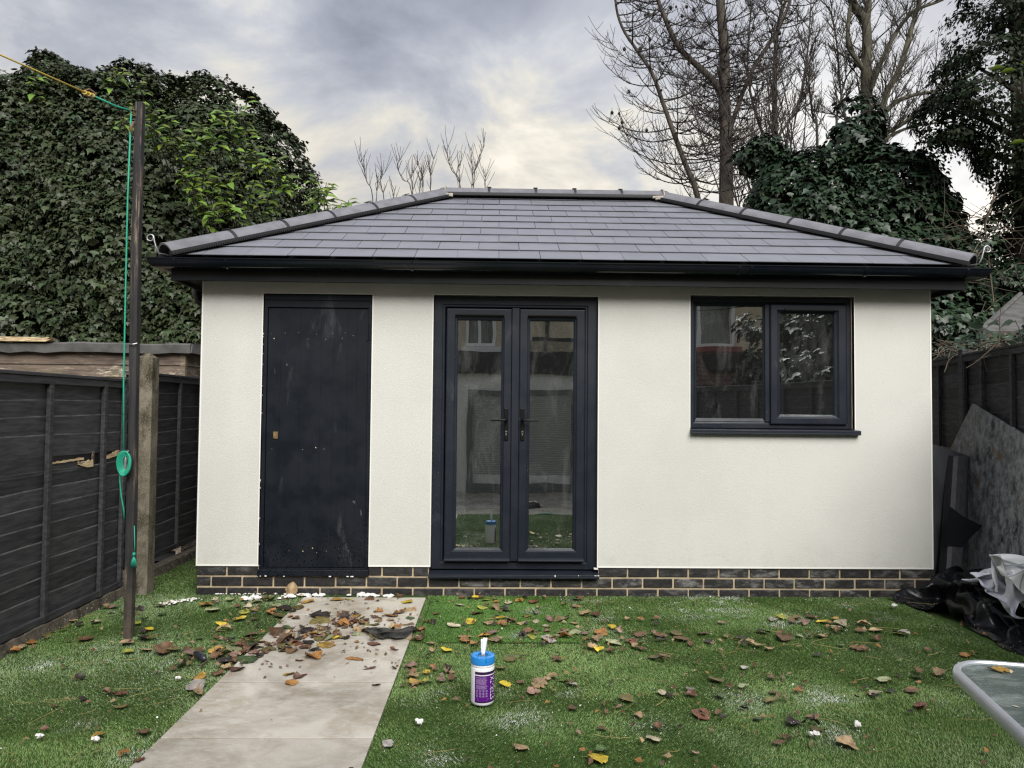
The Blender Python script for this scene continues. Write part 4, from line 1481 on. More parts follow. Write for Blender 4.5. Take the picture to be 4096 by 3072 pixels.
for k, (x, y, z) in enumerate(shoots):
    tip = Vector((x, y - random.uniform(0, .25), z))
    if k in (46, 47):
        tip = Vector((x - .60, 5.5, z + .50))
    out_ = Vector((random.uniform(-.4, .5), random.uniform(-.9, -.3), random.uniform(.25, .9))).normalized()
    root = tip - out_ * random.uniform(.22, .36)
    MB().tube([root - Vector((0, -.5, .45)), root, tip], [.009, .007, .004], 5).obj('stem', M['twigg'], LA)
    nl = random.randint(10, 14)
    for i in range(nl):
        u = i / (nl - 1)
        p = root + (tip - root) * u
        a = i * 2.4
        side = Vector((math.cos(a), math.sin(a) * .6, .2)) + out_ * (0.3 + .9 * u)
        LP.append(p)
        LT.append(side + Vector((0, 0, -.35 * (1 - u))))
        LN_.append(Vector((0, -.45, .8)) + Vector((random.uniform(-.4, .4), random.uniform(-.4, .4), 0)))
        LS.append(random.uniform(.14, .22) * (1 if u < .85 else .75))
LP, LN_, LT, LS = np.array(LP), np.array(LN_), np.array(LT), np.array(LS)
order = np.argsort(-LS)
bigs, rest = order[:290], order[290:]
lance_mb = []
for k in range(6):
    V, F, _k = leaves(np.zeros((1, 3)), np.array([[0, 0, 1.]]), np.array([[0, 1., 0]]), np.ones(1), LANCE)
    V = V * np.array([random.uniform(.9, 1.25), 1, random.uniform(.3, 1.8)])
    Fq, Ft = fix_faces(F)
    lance_mb.append(np_mesh('leaf', V, np.vstack([Fq[:, [0, 1, 2]], Fq[:, [0, 2, 3]], Ft]), M['laurel'], dict(tint=np.full(len(V), k / 5), tint2=np.full(len(V), random.random()))))
for i in bigs:
    nn = Vector(LN_[i]).normalized()
    tt = Vector(LT[i])
    tt = (tt - nn * tt.dot(nn)).normalized()
    ss = tt.cross(nn)
    o = inst('leaf', lance_mb[i % 6], (0, 0, 0), None)
    mw = Matrix(((ss.x, tt.x, nn.x, LP[i][0]), (ss.y, tt.y, nn.y, LP[i][1]), (ss.z, tt.z, nn.z, LP[i][2]), (0, 0, 0, 1)))
    attach(o, LA)
    o.matrix_basis = mw @ Matrix.Scale(LS[i], 4)
V, F, k = leaves(LP[rest], LN_[rest], LT[rest], LS[rest], LANCE)
Fq, Ft = fix_faces(F)
np_obj('small_leaf', V, np.vstack([Fq[:, [0, 1, 2]], Fq[:, [0, 2, 3]], Ft]), M['laurel'], LA, dict(tint=np.repeat(rng.uniform(0, 1, len(rest)), k), tint2=np.repeat(rng.uniform(0, 1, len(rest)), k)), kind='stuff')

# right-hand ivy mass, swallowing a tree stump
IR = thing('ivy_mound', 'dark glossy ivy mound behind the right end of the roof', 'ivy', (7.6, 6.2, -.3))
MB().tube([(7.9, 6.4, -.3), (7.9, 6.4, 3), (7.9, 6.3, 5.6)], [.25, .22, .15], 10).obj('trunk', M['barkg'], IR)
irb = [(7.15, 6.1, 4.35, .85, 1.0, 1.05), (8.15, 6.1, 4.4, 1.05, 1.0, 1.15), (7.6, 5.9, 3.4, 1.4, 1.1, 1.3), (8.65, 6.0, 3.5, .80, 1.0, 1.3), (7.95, 6.2, 5.6, .28, .3, .65), (6.42, 6.2, 5.50, .22, .3, .26), (6.65, 6.1, 5.2, .28, .35, .30),
       (6.75, 6.0, 3.8, .50, .7, .9), (9.5, 5.9, 2.7, 1.1, 1.0, 1.0), (8.6, 5.6, 2.2, 1.5, 1.1, 1.2), (10.3, 5.6, 2.8, 1.3, 1.0, 1.2), (10.4, 5.6, 1.6, 1.6, 1.0, 1.1)]
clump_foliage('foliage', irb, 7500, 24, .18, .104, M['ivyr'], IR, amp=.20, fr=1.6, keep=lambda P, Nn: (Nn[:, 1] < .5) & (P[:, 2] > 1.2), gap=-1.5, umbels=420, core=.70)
# tall dark evergreen at the right edge
YW = thing('evergreen_tree', 'tall near-black evergreen tree filling the right edge of the sky', 'tree', (10.0, 4.9, -.3))
MB().tube([(10.0, 4.9, -.3), (9.9, 4.9, 3.5), (9.7, 4.9, 8.5)], [.28, .22, .10], 10).obj('trunk', M['bark'], YW)
yb = [(9.35, 4.8, 6.9, .50, .7, .55), (9.0, 4.7, 6.3, .42, .6, .32), (9.75, 4.8, 7.6, .6, .7, .7), (9.2, 4.8, 5.75, .75, .8, .42), (8.75, 4.7, 5.65, .42, .5, .28), (9.7, 4.8, 6.4, .8, .8, .6), (9.75, 4.8, 5.05, .55, .7, .34), (9.9, 4.8, 5.3, .8, .8, .55), (10.15, 4.8, 4.6, .6, .7, .35),
      (10.4, 4.8, 5.8, .9, .9, 1.0), (10.3, 4.8, 7.2, .9, .9, .9), (10.3, 4.8, 4.3, .8, .7, .5), (9.15, 4.75, 7.45, .25, .4, .2), (8.55, 4.7, 5.25, .25, .3, .12)]
clump_foliage('foliage', yb, 6200, 24, .17, .070, M['yew'], YW, tpl=OVAL, amp=.15, fr=2.2, keep=lambda P, Nn: (Nn[:, 1] < .6), gap=-.75, core=0, droop=.4)
yt = MB()
for b in yb:
    yt.tube([(9.85, 4.9, b[2] - .35), ((9.85 + b[0]) / 2, 4.85, b[2] - .1), (b[0], b[1], b[2])], [.05, .035, .015], 6)
yt.obj('branch', M['bark'], YW)


# ---- bare trees
def curve_pts(p, d, ln, bend, n=5, jit=.05):
    pts = [Vector(p)]
    d = Vector(d).normalized()
    for i in range(n):
        d = (d + Vector(bend) * (1 / n) + Vector((random.uniform(-jit, jit), random.uniform(-jit, jit), random.uniform(-jit, jit)))).normalized()
        pts.append(pts[-1] + d * (ln / n))
    return pts


def densify(pts, k=4):
    o_ = []
    P = [Vector(p) for p in pts]
    for i in range(len(P) - 1):
        p0, p1, p2, p3 = P[max(i - 1, 0)], P[i], P[i + 1], P[min(i + 2, len(P) - 1)]
        for j in range(k):
            u = j / k
            o_.append(.5 * ((2 * p1) + (p2 - p0) * u + (2 * p0 - 5 * p1 + 4 * p2 - p3) * u * u + (-p0 + 3 * p1 - 3 * p2 + p3) * u ** 3))
    o_.append(P[-1])
    return o_


def taper(n, a, b):
    return [a + (b - a) * i / (n - 1) for i in range(n)]


def dress(tw, stem, r, mode, dens, ln, cones=None):
    """side branches along a stem; mode 'larch' droops out and turns up, 'ash' rises"""
    L_ = sum((stem[i + 1] - stem[i]).length for i in range(len(stem) - 1))
    n = int(L_ * dens)
    for k in range(n):
        u = (k + random.random()) / n
        i = min(int(u * (len(stem) - 1)), len(stem) - 2)
        p = stem[i].lerp(stem[i + 1], u * (len(stem) - 1) - i)
        ax = (stem[i + 1] - stem[i]).normalized()
        a = random.uniform(0, 2 * math.pi)
        hor = Vector((math.cos(a), math.sin(a) * .55, 0))
        if mode == 'larch':
            d = hor + Vector((0, 0, random.uniform(-.45, .0)))
            l1 = ln * random.uniform(.45, 1.1) * (1.25 - .62 * u)
            b1 = curve_pts(p, d, l1, (hor.x * .2, 0, 1.25), 7, .07)
        else:
            d = hor * random.uniform(.5, 1.0) + ax * random.uniform(.5, 1.1) + Vector((0, 0, .15))
            l1 = ln * random.uniform(.4, 1.1)
            b1 = curve_pts(p, d, l1, (hor.x * -.15, 0, .45), 6, .13)
        if mode == 'larch' and b1[-1].x < (4.05 if b1[-1].z < 8.3 else 4.55):
            continue
        tw.tube(b1, taper(len(b1), .0105 + r * .045, .0046), 4, cap=False)
        for m_ in range(random.randint(5, 9) if l1 > .5 else random.randint(3, 5)):
            q = b1[random.randint(1, len(b1) - 2)]
            a2 = random.uniform(0, 6.28)
            h2 = Vector((math.cos(a2), math.sin(a2) * .6, 0))
            if mode == 'larch':
                d2, bn = h2 * .8 + (b1[-1] - b1[0]).normalized() * .7 + Vector((0, 0, -.2)), (0, 0, 1.3)
            else:
                d2, bn = h2 * .6 + (b1[-1] - b1[0]).normalized() * 1.0, (0, 0, .35)
            b2 = curve_pts(q, d2, l1 * random.uniform(.22, .55), bn, 5, .10)
            tw.tube(b2, taper(len(b2), .0066, .0038), 3, cap=False)
            if cones is not None and random.random() < .085:
                cones.append(b2[-1])
            for _ in range(random.randint(1, 3)):
                q3 = b2[random.randint(1, 3)]
                b3 = curve_pts(q3, Vector((random.uniform(-1, 1), random.uniform(-.5, .5), random.uniform(-.1, 1))), l1 * random.uniform(.10, .22), (0, 0, .5), 3, .1)
                tw.tube(b3, taper(len(b3), .0048, .0036), 3, cap=False)


LT_ = thing('larch_tree', 'tall bare conifer with drooping upturned twigs and small cones behind the roof', 'tree', (6.75, 9.0, -.3))
tw, cones = MB(), []
trunk = densify([(6.8, 9, -.3), (6.78, 9, 3), (6.75, 9, 5.61), (6.75, 9, 6.8), (6.71, 9, 7.71), (6.71, 9, 8.68), (6.63, 9, 9.73), (6.5, 9, 12.2)])
MB().tube(trunk, taper(len(trunk), .17, .075), 10).obj('trunk', M['bark'], LT_, smooth=True)
limbs = [([(6.55, 8.9, 3.2), (6.25, 8.7, 4.6), (6.04, 8.6, 5.61), (5.80, 8.6, 6.23), (5.56, 8.6, 6.87), (5.36, 8.6, 7.43), (5.15, 8.6, 8.0), (4.83, 8.6, 8.48), (4.55, 8.6, 8.92), (4.42, 8.6, 9.45), (4.4, 8.6, 10.4)], .068, .018),
         ([(6.72, 9, 7.55), (6.49, 8.9, 7.96), (6.12, 8.9, 8.32), (5.75, 8.9, 8.69), (5.46, 8.9, 9.31), (5.30, 8.9, 9.81), (5.2, 8.9, 10.8)], .075, .03),
         ([(6.75, 9, 6.8), (6.88, 9.2, 7.09), (7.17, 9.2, 7.94), (7.47, 9.2, 8.58), (7.89, 9.2, 9.23), (8.15, 9.2, 9.88), (8.4, 9.2, 10.8)], .060, .025)]
st_all = [trunk[8:]]
for pts, ra, rb in limbs:
    d_ = densify(pts)
    MB().tube(d_, taper(len(d_), ra, rb), 8).obj('limb', M['bark'], LT_, smooth=True)
    st_all.append(d_ if pts[0][2] > 4 else d_[7:])
for i, s_ in enumerate(st_all):
    dress(tw, s_, .1, 'larch', (12, 14, 13, 12)[i], (1.75, 1.75, 1.3, 1.25)[i], cones)
tw.obj('twig', M['twig'], LT_, kind='stuff')
cm = MB()
cm.lathe([(.0, -.035), (.020, -.02), (.030, 0), (.026, .02), (.012, .036), (0, .045)], 7)
cme = cm.mesh('cone', M['cone'])
for p in cones[:110]:
    inst('cone', cme, tuple(p), LT_, scale=random.uniform(.8, 1.35))

def bare_tree(name, label, cat, stems, base, modes, bark, twig, dens, ln, trunk_first=True):
    t = thing(name, label, cat, base)
    tw = MB()
    for i, (pts, ra, rb) in enumerate(stems):
        d_ = densify(pts)
        MB().tube(d_, taper(len(d_), ra, rb), 8).obj('trunk' if i == 0 else 'limb', bark, t, smooth=True)
        dress(tw, [p for p in d_ if p.z > 5.2], ra, modes, dens, ln)
    tw.obj('twig', twig, t, kind='stuff')
    return t


bare_tree('bare_tree', 'bare leafless tree with green-tinged forking trunks above the right ivy', 'tree',
          [([(9.9, 9.5, -.3), (9.9, 9.5, 4), (9.90, 9.5, 6.89), (9.89, 9.5, 8.04), (9.89, 9.5, 8.77), (9.89, 9.5, 9.59), (9.60, 9.5, 10.08), (9.4, 9.5, 11.2)], .17, .06),
           ([(9.89, 9.5, 9.4), (9.95, 9.5, 9.91), (9.97, 9.5, 10.17), (10.0, 9.5, 11.2)], .075, .03),
           ([(9.92, 9.4, 5.2), (10.0, 9.3, 7.10), (10.09, 9.3, 7.59), (10.26, 9.3, 8.11), (10.47, 9.3, 8.48), (10.73, 9.3, 9.32), (10.94, 9.3, 10.05), (11.1, 9.3, 11)], .085, .035),
           ([(10.05, 9.2, 7.45), (10.32, 9.2, 7.75), (10.74, 9.2, 7.93), (11.20, 9.2, 8.02), (11.74, 9.2, 8.34)], .055, .022),
           ([(9.90, 9.5, 8.5), (9.77, 9.5, 8.68), (9.51, 9.5, 9.11), (9.53, 9.5, 9.78), (9.58, 9.5, 10.14), (9.55, 9.5, 11)], .06, .025),
           ([(9.92, 9.4, 8.1), (10.30, 9.4, 9.02), (10.79, 9.4, 9.75), (11.46, 9.4, 10.06), (12.0, 9.4, 10.4)], .055, .02),
           ([(9.85, 9.2, 6.6), (9.98, 9.0, 6.98), (10.42, 9, 7.27), (10.91, 9, 7.76), (11.3, 9, 8.2)], .055, .02),
           ([(9.85, 9.2, 6.6), (9.98, 9, 6.87), (10.28, 9, 7.07), (10.76, 9, 7.22), (11.5, 9, 7.3)], .045, .018)],
          (9.9, 9.5, -.3), 'ash', M['barkg'], M['twigg'], 7.5, 1.2)
bare_tree('bare_tree', 'slender bare trunk between the larch and the forking tree', 'tree',
          [([(8.1, 10, -.3), (8.14, 10, 5), (8.14, 10, 7.34), (8.13, 10, 8.23), (8.15, 10, 8.98), (8.24, 10, 9.89), (8.60, 10, 10.9)], .085, .03),
           ([(8.14, 10, 6.8), (7.7, 9.9, 7.7), (7.5, 9.9, 8.8), (7.6, 9.9, 10.2)], .035, .012),
           ([(8.13, 10, 7.2), (8.6, 9.9, 8.0), (8.8, 9.9, 9.0), (8.9, 9.9, 10.3)], .03, .012)],
          (8.1, 10, -.3), 'ash', M['barkg'], M['twig'], 7, 1.15)
bare_tree('bare_sapling', 'thin upright bare stems rising from the top of the right ivy', 'sapling',
          [([(9.0, 9.8, 3), (8.97, 9.8, 7.27), (8.90, 9.8, 7.57), (8.80, 9.8, 8.39), (8.86, 9.8, 9.2)], .035, .010),
           ([(9.65, 9.8, 4), (9.62, 9.8, 7.43), (9.59, 9.8, 7.61), (9.48, 9.8, 8.32), (9.40, 9.8, 9.35), (9.25, 9.8, 10.1)], .04, .012),
           ([(9.3, 9.8, 4), (9.38, 9.8, 7.34), (9.48, 9.8, 8.05), (9.63, 9.8, 8.59), (9.86, 9.8, 8.83)], .032, .010)],
          (9.0, 9.8, -.3), 'ash', M['twigg'], M['twigg'], 7, .8)
th = thing('bare_shrub', 'grey thicket of fine bare stems in front of the larch trunk', 'shrub', (7.2, 7.6, -.3))
tw = MB()
for k in range(26):
    x = random.uniform(6.5, 7.9)
    st = curve_pts((x + random.uniform(-.1, .1), 7.6 + random.uniform(-.3, .3), random.uniform(4.2, 4.8)), (random.uniform(-.35, .35), 0, 1), random.uniform(1.6, 4.0), (random.uniform(-.4, .4), 0, .3), 8, .07)
    tw.tube(st, taper(len(st), .015, .006), 4, cap=False)
    for m_ in range(random.randint(5, 9)):
        q = st[random.randint(2, 7)]
        b2 = curve_pts(q, (random.uniform(-.8, .8), random.uniform(-.4, .4), random.uniform(.3, 1)), random.uniform(.3, .9), (0, 0, .3), 4, .12)
        tw.tube(b2, taper(len(b2), .0085, .005), 3, cap=False)
tw.obj('stem', M['twig'], th, kind='stuff')
# small bare saplings showing over the ridge
for lab, lst_ in (('leftmost bare twiggy sapling showing over the hip of the roof', [[(-.15, 8, 3.6), (-.19, 8, 5.23), (-.31, 8, 5.57), (-.37, 8, 5.81), (-.47, 8, 6.01)], [(0, 8, 4), (.02, 8, 5.2), (-.06, 8, 5.55), (.05, 8, 5.78)], [(.3, 8, 4), (.2, 8, 5.15), (.24, 8, 5.5)], [(-.1, 8, 4), (-.12, 8, 5.2), (-.10, 8, 5.68)]]),
                  ('bushy bare sapling over the left end of the ridge', [[(.6, 8, 3.6), (.53, 8, 5.36), (.36, 8, 5.61), (.26, 8, 5.85), (.32, 8, 6.0)], [(.5, 8, 4), (.55, 8, 5.4), (.52, 8, 5.65), (.66, 8, 5.93)], [(.7, 8, 4), (.68, 8, 5.4), (.78, 8, 5.8)], [(.7, 8, 4), (.74, 8, 5.45), (.70, 8, 5.75)], [(.9, 8, 4), (.88, 8, 5.43), (.88, 8, 5.77), (.94, 8, 6.05)]]),
                  ('tallest bare sapling, forked, over the middle of the ridge', [[(1.5, 8, 3.6), (1.44, 8, 5.46), (1.27, 8, 5.8), (1.18, 8, 6.1), (1.20, 8, 6.26)], [(1.7, 8, 3.6), (1.68, 8, 5.45), (1.74, 8, 5.94), (1.85, 8, 6.22), (1.89, 8, 6.53)], [(1.6, 8, 4), (1.65, 8, 5.5), (1.66, 8, 5.8), (1.62, 8, 6.25)], [(1.45, 8, 4), (1.42, 8, 5.55), (1.38, 8, 6.0)], [(1.95, 8, 4), (1.9, 8, 5.45), (1.91, 8, 5.7)]])):
    t = thing('bare_sapling', lab, 'sapling', (lst_[0][0][0], 8, -.3), 0, 'saplings behind the ridge')
    tw = MB()
    for i, pts in enumerate(lst_):
        d_ = densify([(pts[0][0], 8, -.3)] + pts)
        MB().tube(d_, taper(len(d_), .0125, .0042), 5).obj('stem', M['twig'], t)
        for m_ in range(15):
            q = d_[random.randint(len(d_) // 2, len(d_) - 2)]
            b2 = curve_pts(q, (random.uniform(-.6, .6), 0, 1), random.uniform(.15, .45), (0, 0, .3), 4, .1)
            tw.tube(b2, taper(len(b2), .0052, .0034), 3, cap=False)
    tw.obj('twig', M['twig'], t, kind='stuff')

# dead bramble tangle low on the right, and dead ivy stems along the right fence top
bt = thing('bramble', 'tangle of pale dead bramble stems at the right edge below the evergreen', 'bramble', (9.4, 5.2, -.3))
tw = MB()
for k in range(95):
    p = Vector((random.uniform(8.6, 10.2), 4.6 + random.uniform(-.3, .4), random.uniform(3.0, 4.3)))
    st = curve_pts(p, (random.uniform(-1, 1), random.uniform(-.5, .3), random.uniform(-.2, .9)), random.uniform(.3, 1.0), (0, 0, random.uniform(-1.2, .4)), 6, .18)
    tw.tube(st, taper(len(st), .0065, .003), 4, cap=False)
tw.tube([(9.3, 4.6, 1), (9.1, 4.6, 3), (9.0, 4.6, 4.0), (9.2, 4.6, 4.6)], .012, 5, cap=False)
tw.obj('stem', M['deadstem'], bt, kind='stuff')
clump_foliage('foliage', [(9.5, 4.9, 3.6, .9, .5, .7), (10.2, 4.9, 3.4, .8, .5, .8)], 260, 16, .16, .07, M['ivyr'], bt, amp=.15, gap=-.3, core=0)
dv = thing('dead_ivy', 'dry ivy stems and a few live leaves draped over the right fence top', 'ivy', (6.25, 1.2, 0))
tw = MB()
Q, QN = [], []
for k in range(90):
    u = random.random() ** 1.5
    x, y = 6.35 - .36 * u * 1.25 + random.uniform(-.05, .15), 1.6 - 1.75 * u
    p = Vector((x, y, 1.87 + random.uniform(-.02, .12 * (1 - u) + .03)))
    st = curve_pts(p, (random.uniform(-1, 1), random.uniform(-1, 1), random.uniform(-.5, .6)), random.uniform(.10, .34), (-.2, -.2, random.uniform(-1.4, .4)), 6, .25)
    tw.tube(st, taper(len(st), .005, .0025), 4, cap=False)
for k in range(150):
    u = random.random() ** .8
    Q.append((6.42 - .44 * u + random.uniform(-.02, .3), 1.6 - 1.9 * u, 1.88 + abs(random.gauss(0, .10)) + .05 * random.random()))
tw.obj('stem', M['deadstem'], dv, kind='stuff')
n = len(Q)
V, F, k = leaves(np.array(Q), np.array([0, -.6, .7]) + rng.normal(size=(n, 3)) * .4, np.array([0, -.3, -.7]) + rng.normal(size=(n, 3)) * .6, rng.uniform(.05, .11, n), IVY)
np_obj('foliage', V, F, M['ivyr'], dv, dict(tint=np.repeat(rng.uniform(0, 1, n), k), tint2=np.repeat(rng.uniform(0, 1, n), k)), kind='stuff')

# neighbour's outbuilding over the right fence
OB = thing('outbuilding', 'low outbuilding with grey felted roof beyond the right fence', 'outbuilding', (9.5, 4, -.3))
MB().box(8.0, 11.5, 2.7, 4.1, -.3, 2.24).obj('wall', M['post'], OB)
MB().prism([(7.5, 2.5, 2.27), (11.5, 2.5, 2.27), (11.5, 4.2, 2.95), (9.2, 4.2, 2.95)], (0, .02, -.03)).obj('roof', M['felt'], OB)
MB().prism([(7.5, 2.48, 2.20), (11.5, 2.48, 2.20), (11.5, 2.48, 2.265), (7.5, 2.48, 2.265)], (0, .02, 0)).obj('eaves_board', M['shed'], OB)
MB().tube([(7.49, 2.49, 2.285), (9.2, 4.2, 2.97)], .03, 6).obj('hip_capping', M['felt'], OB)


# ------------------------------------------------------------------ heap of junk in the right corner
bp_ = [(5.970, .361, 1.440), (5.834, -.454, 1.194), (5.722, -.681, .154), (5.870, .482, -.101), (5.960, .811, .462), (5.995, .861, .828)]
mb = MB().prism([Vector(p) + Vector((-.02, 0, 0)) for p in bp_], (.018, -.002, -.001))
tag(mb.obj('grey_board', M['board'], bevel=.002), 'big grimy grey board leaning corner-up against the right fence', 'board')
b2 = [(5.640, .42, 1.118), (5.760, .42, 1.089), (5.93, .40, 1.025), (5.871, .30, .612), (5.80, .2, .25), (5.47, .15, .1), (5.43, .2, .4), (5.45, .42, 1.16)]
tag(MB().prism(b2, (0, .015, .003)).obj('dark_board', M['darkboard'], bevel=.002), 'smooth dark board standing between the white wall and the grey board', 'board')
a, b, c_, d_ = Vector((5.777, .33, 1.025)), Vector((5.896, .33, 1.026)), Vector((5.455, -.05, .05)), Vector((5.568, -.05, .05))
pm = MB()
mid0, mid1 = c_ + (d_ - c_) * .3, a + (b - a) * .3
pm.prism([c_, mid0 + Vector((0, -.018, 0)), d_, d_ + Vector((.01, .09, 0)), c_ + Vector((0, .09, 0))], (0, 0, 0))
pm.v, pm.f, pm.mi = [], [], []
sec = lambda p, q: [p, p + (q - p) * .28 + Vector((0, -.007, 0)), q + Vector((0, -.004, 0)), q + Vector((.005, .085, 0)), p + Vector((0, .09, 0))]
s0, s1 = sec(c_, d_), sec(a, b)
pm.add(s0 + s1, [(4, 3, 2, 1, 0), (5, 6, 7, 8, 9)] + [(i, (i + 1) % 5, (i + 1) % 5 + 5, i + 5) for i in range(5)])
tag(pm.obj('timber_post', M['post'], bevel=.003), 'charcoal square timber leaning at an angle beside the white wall corner', 'post')
tri = [(5.574, .02, .666), (5.671, .02, .591), (5.820, .02, .520), (5.650, .02, .352), (5.535, .02, .375)]
tag(MB().prism([Vector(p) + Vector((0, .045, 0)) for p in tri], (0, .006, 0)).obj('offcut_board', M['panelblack']), 'pointed corner of a black panel sticking out behind the leaning timber', 'panel')


def ridged(P, f, seed):
    Q = P * f + seed
    return 1 - 2 * np.abs(wob(Q, 1.0))


def crease(P, f, seed, k=9):
    """straight sharp folds: the tops of several tilted sawtooth ridges"""
    r_ = np.random.default_rng(seed)
    h = np.zeros(len(P))
    for i in range(k):
        a = r_.uniform(0, math.pi)
        ph = r_.uniform(0, 1)
        ff = f * r_.uniform(.5, 1.7)
        s = P[:, 0] * math.cos(a) + P[:, 1] * math.sin(a) + .16 * wob(P * .9 + i * 3.3)
        w_ = np.abs(((s * ff + ph) % 1) - .5) * 2
        env = np.clip(wob(P * 1.3 + i * 7.1) * 1.2 + .35, 0, 1)
        h = np.maximum(h, (1 - w_) ** 1.05 * env * r_.uniform(.55, 1))
    return h


def poly_dist(P, poly):
    inside = np.zeros(len(P), bool)
    dm = np.full(len(P), 9.)
    n = len(poly)
    for i in range(n):
        a, b = poly[i], poly[(i + 1) % n]
        ab = b - a
        u = np.clip(((P - a) @ ab) / (ab @ ab), 0, 1)
        dm = np.minimum(dm, np.linalg.norm(P - (a + u[:, None] * ab), axis=1))
        cond = (a[1] > P[:, 1]) != (b[1] > P[:, 1])
        xi = a[0] + (P[:, 1] - a[1]) / (b[1] - a[1] + 1e-12) * (b[0] - a[0])
        inside ^= cond & (P[:, 0] < xi)
    return np.where(inside, dm, -dm)


def bundle(name, c0, rad, mat, label, cat, seed, amp=.20, f=3.2, nu=200, nv=100):
    u = np.linspace(0, 2 * math.pi, nu, endpoint=False)
    v = np.linspace(.02, math.pi * .98, nv)
    uu, vv = np.meshgrid(u, v)
    D = np.stack([np.sin(vv) * np.cos(uu), np.sin(vv) * np.sin(uu), np.cos(vv)], -1).reshape(-1, 3)
    Pw = D * np.array(rad)
    r_ = 1 + amp * (crease(np.c_[Pw[:, 0] + Pw[:, 2] * .7, Pw[:, 1] - Pw[:, 2] * .8, Pw[:, 2]] * 1.0, f, seed, 8) - .35) + .16 * wob(Pw * 9 + seed) + .10 * (1 - 2 * np.abs(wob(Pw * 13 + seed * 2)))
    r_ += amp * .35 * crease(Pw[:, [0, 2, 1]], f * 2.3, seed + 1, 7)
    V = np.array(c0) + Pw * r_[:, None]
    V[:, 2] = np.maximum(V[:, 2], .02)
    I = np.arange(nu * nv).reshape(nv, nu)
    q = np.stack([I[:-1], np.roll(I[:-1], -1, 1), np.roll(I[1:], -1, 1), I[1:]], -1).reshape(-1, 4)
    return tag(np_obj(name, V, q[:, ::-1], mat, smooth=True), label, cat)



# draped sheets: settled cloth shapes, stored as two-millimetre steps from vertex to vertex
def draped(name, key, mat, label, cat):
    nx, ny, b0, steps = DRAPE[key]
    D = np.array(steps).reshape(3, ny, nx)
    D[:, :, 0] = np.cumsum(D[:, :, 0], axis=1)
    Q = np.cumsum(D, axis=2) + np.array(b0)[:, None, None]
    V = (Q / 500).transpose(1, 2, 0).reshape(-1, 3)
    I = np.arange(nx * ny).reshape(ny, nx)
    F = np.stack([I[:-1, :-1], I[:-1, 1:], I[1:, 1:], I[1:, :-1]], -1).reshape(-1, 4)
    u = np.tile(np.arange(nx) / 2.6, ny)
    v = np.repeat(np.arange(ny) / 4.75, nx)
    o = np_obj(name, V, F, mat, None, dict(tint=u, tint2=v), smooth=True)
    ms = o.modifiers.new('smooth', 'SUBSURF')
    ms.levels = ms.render_levels = 2
    return tag(o, label, cat)


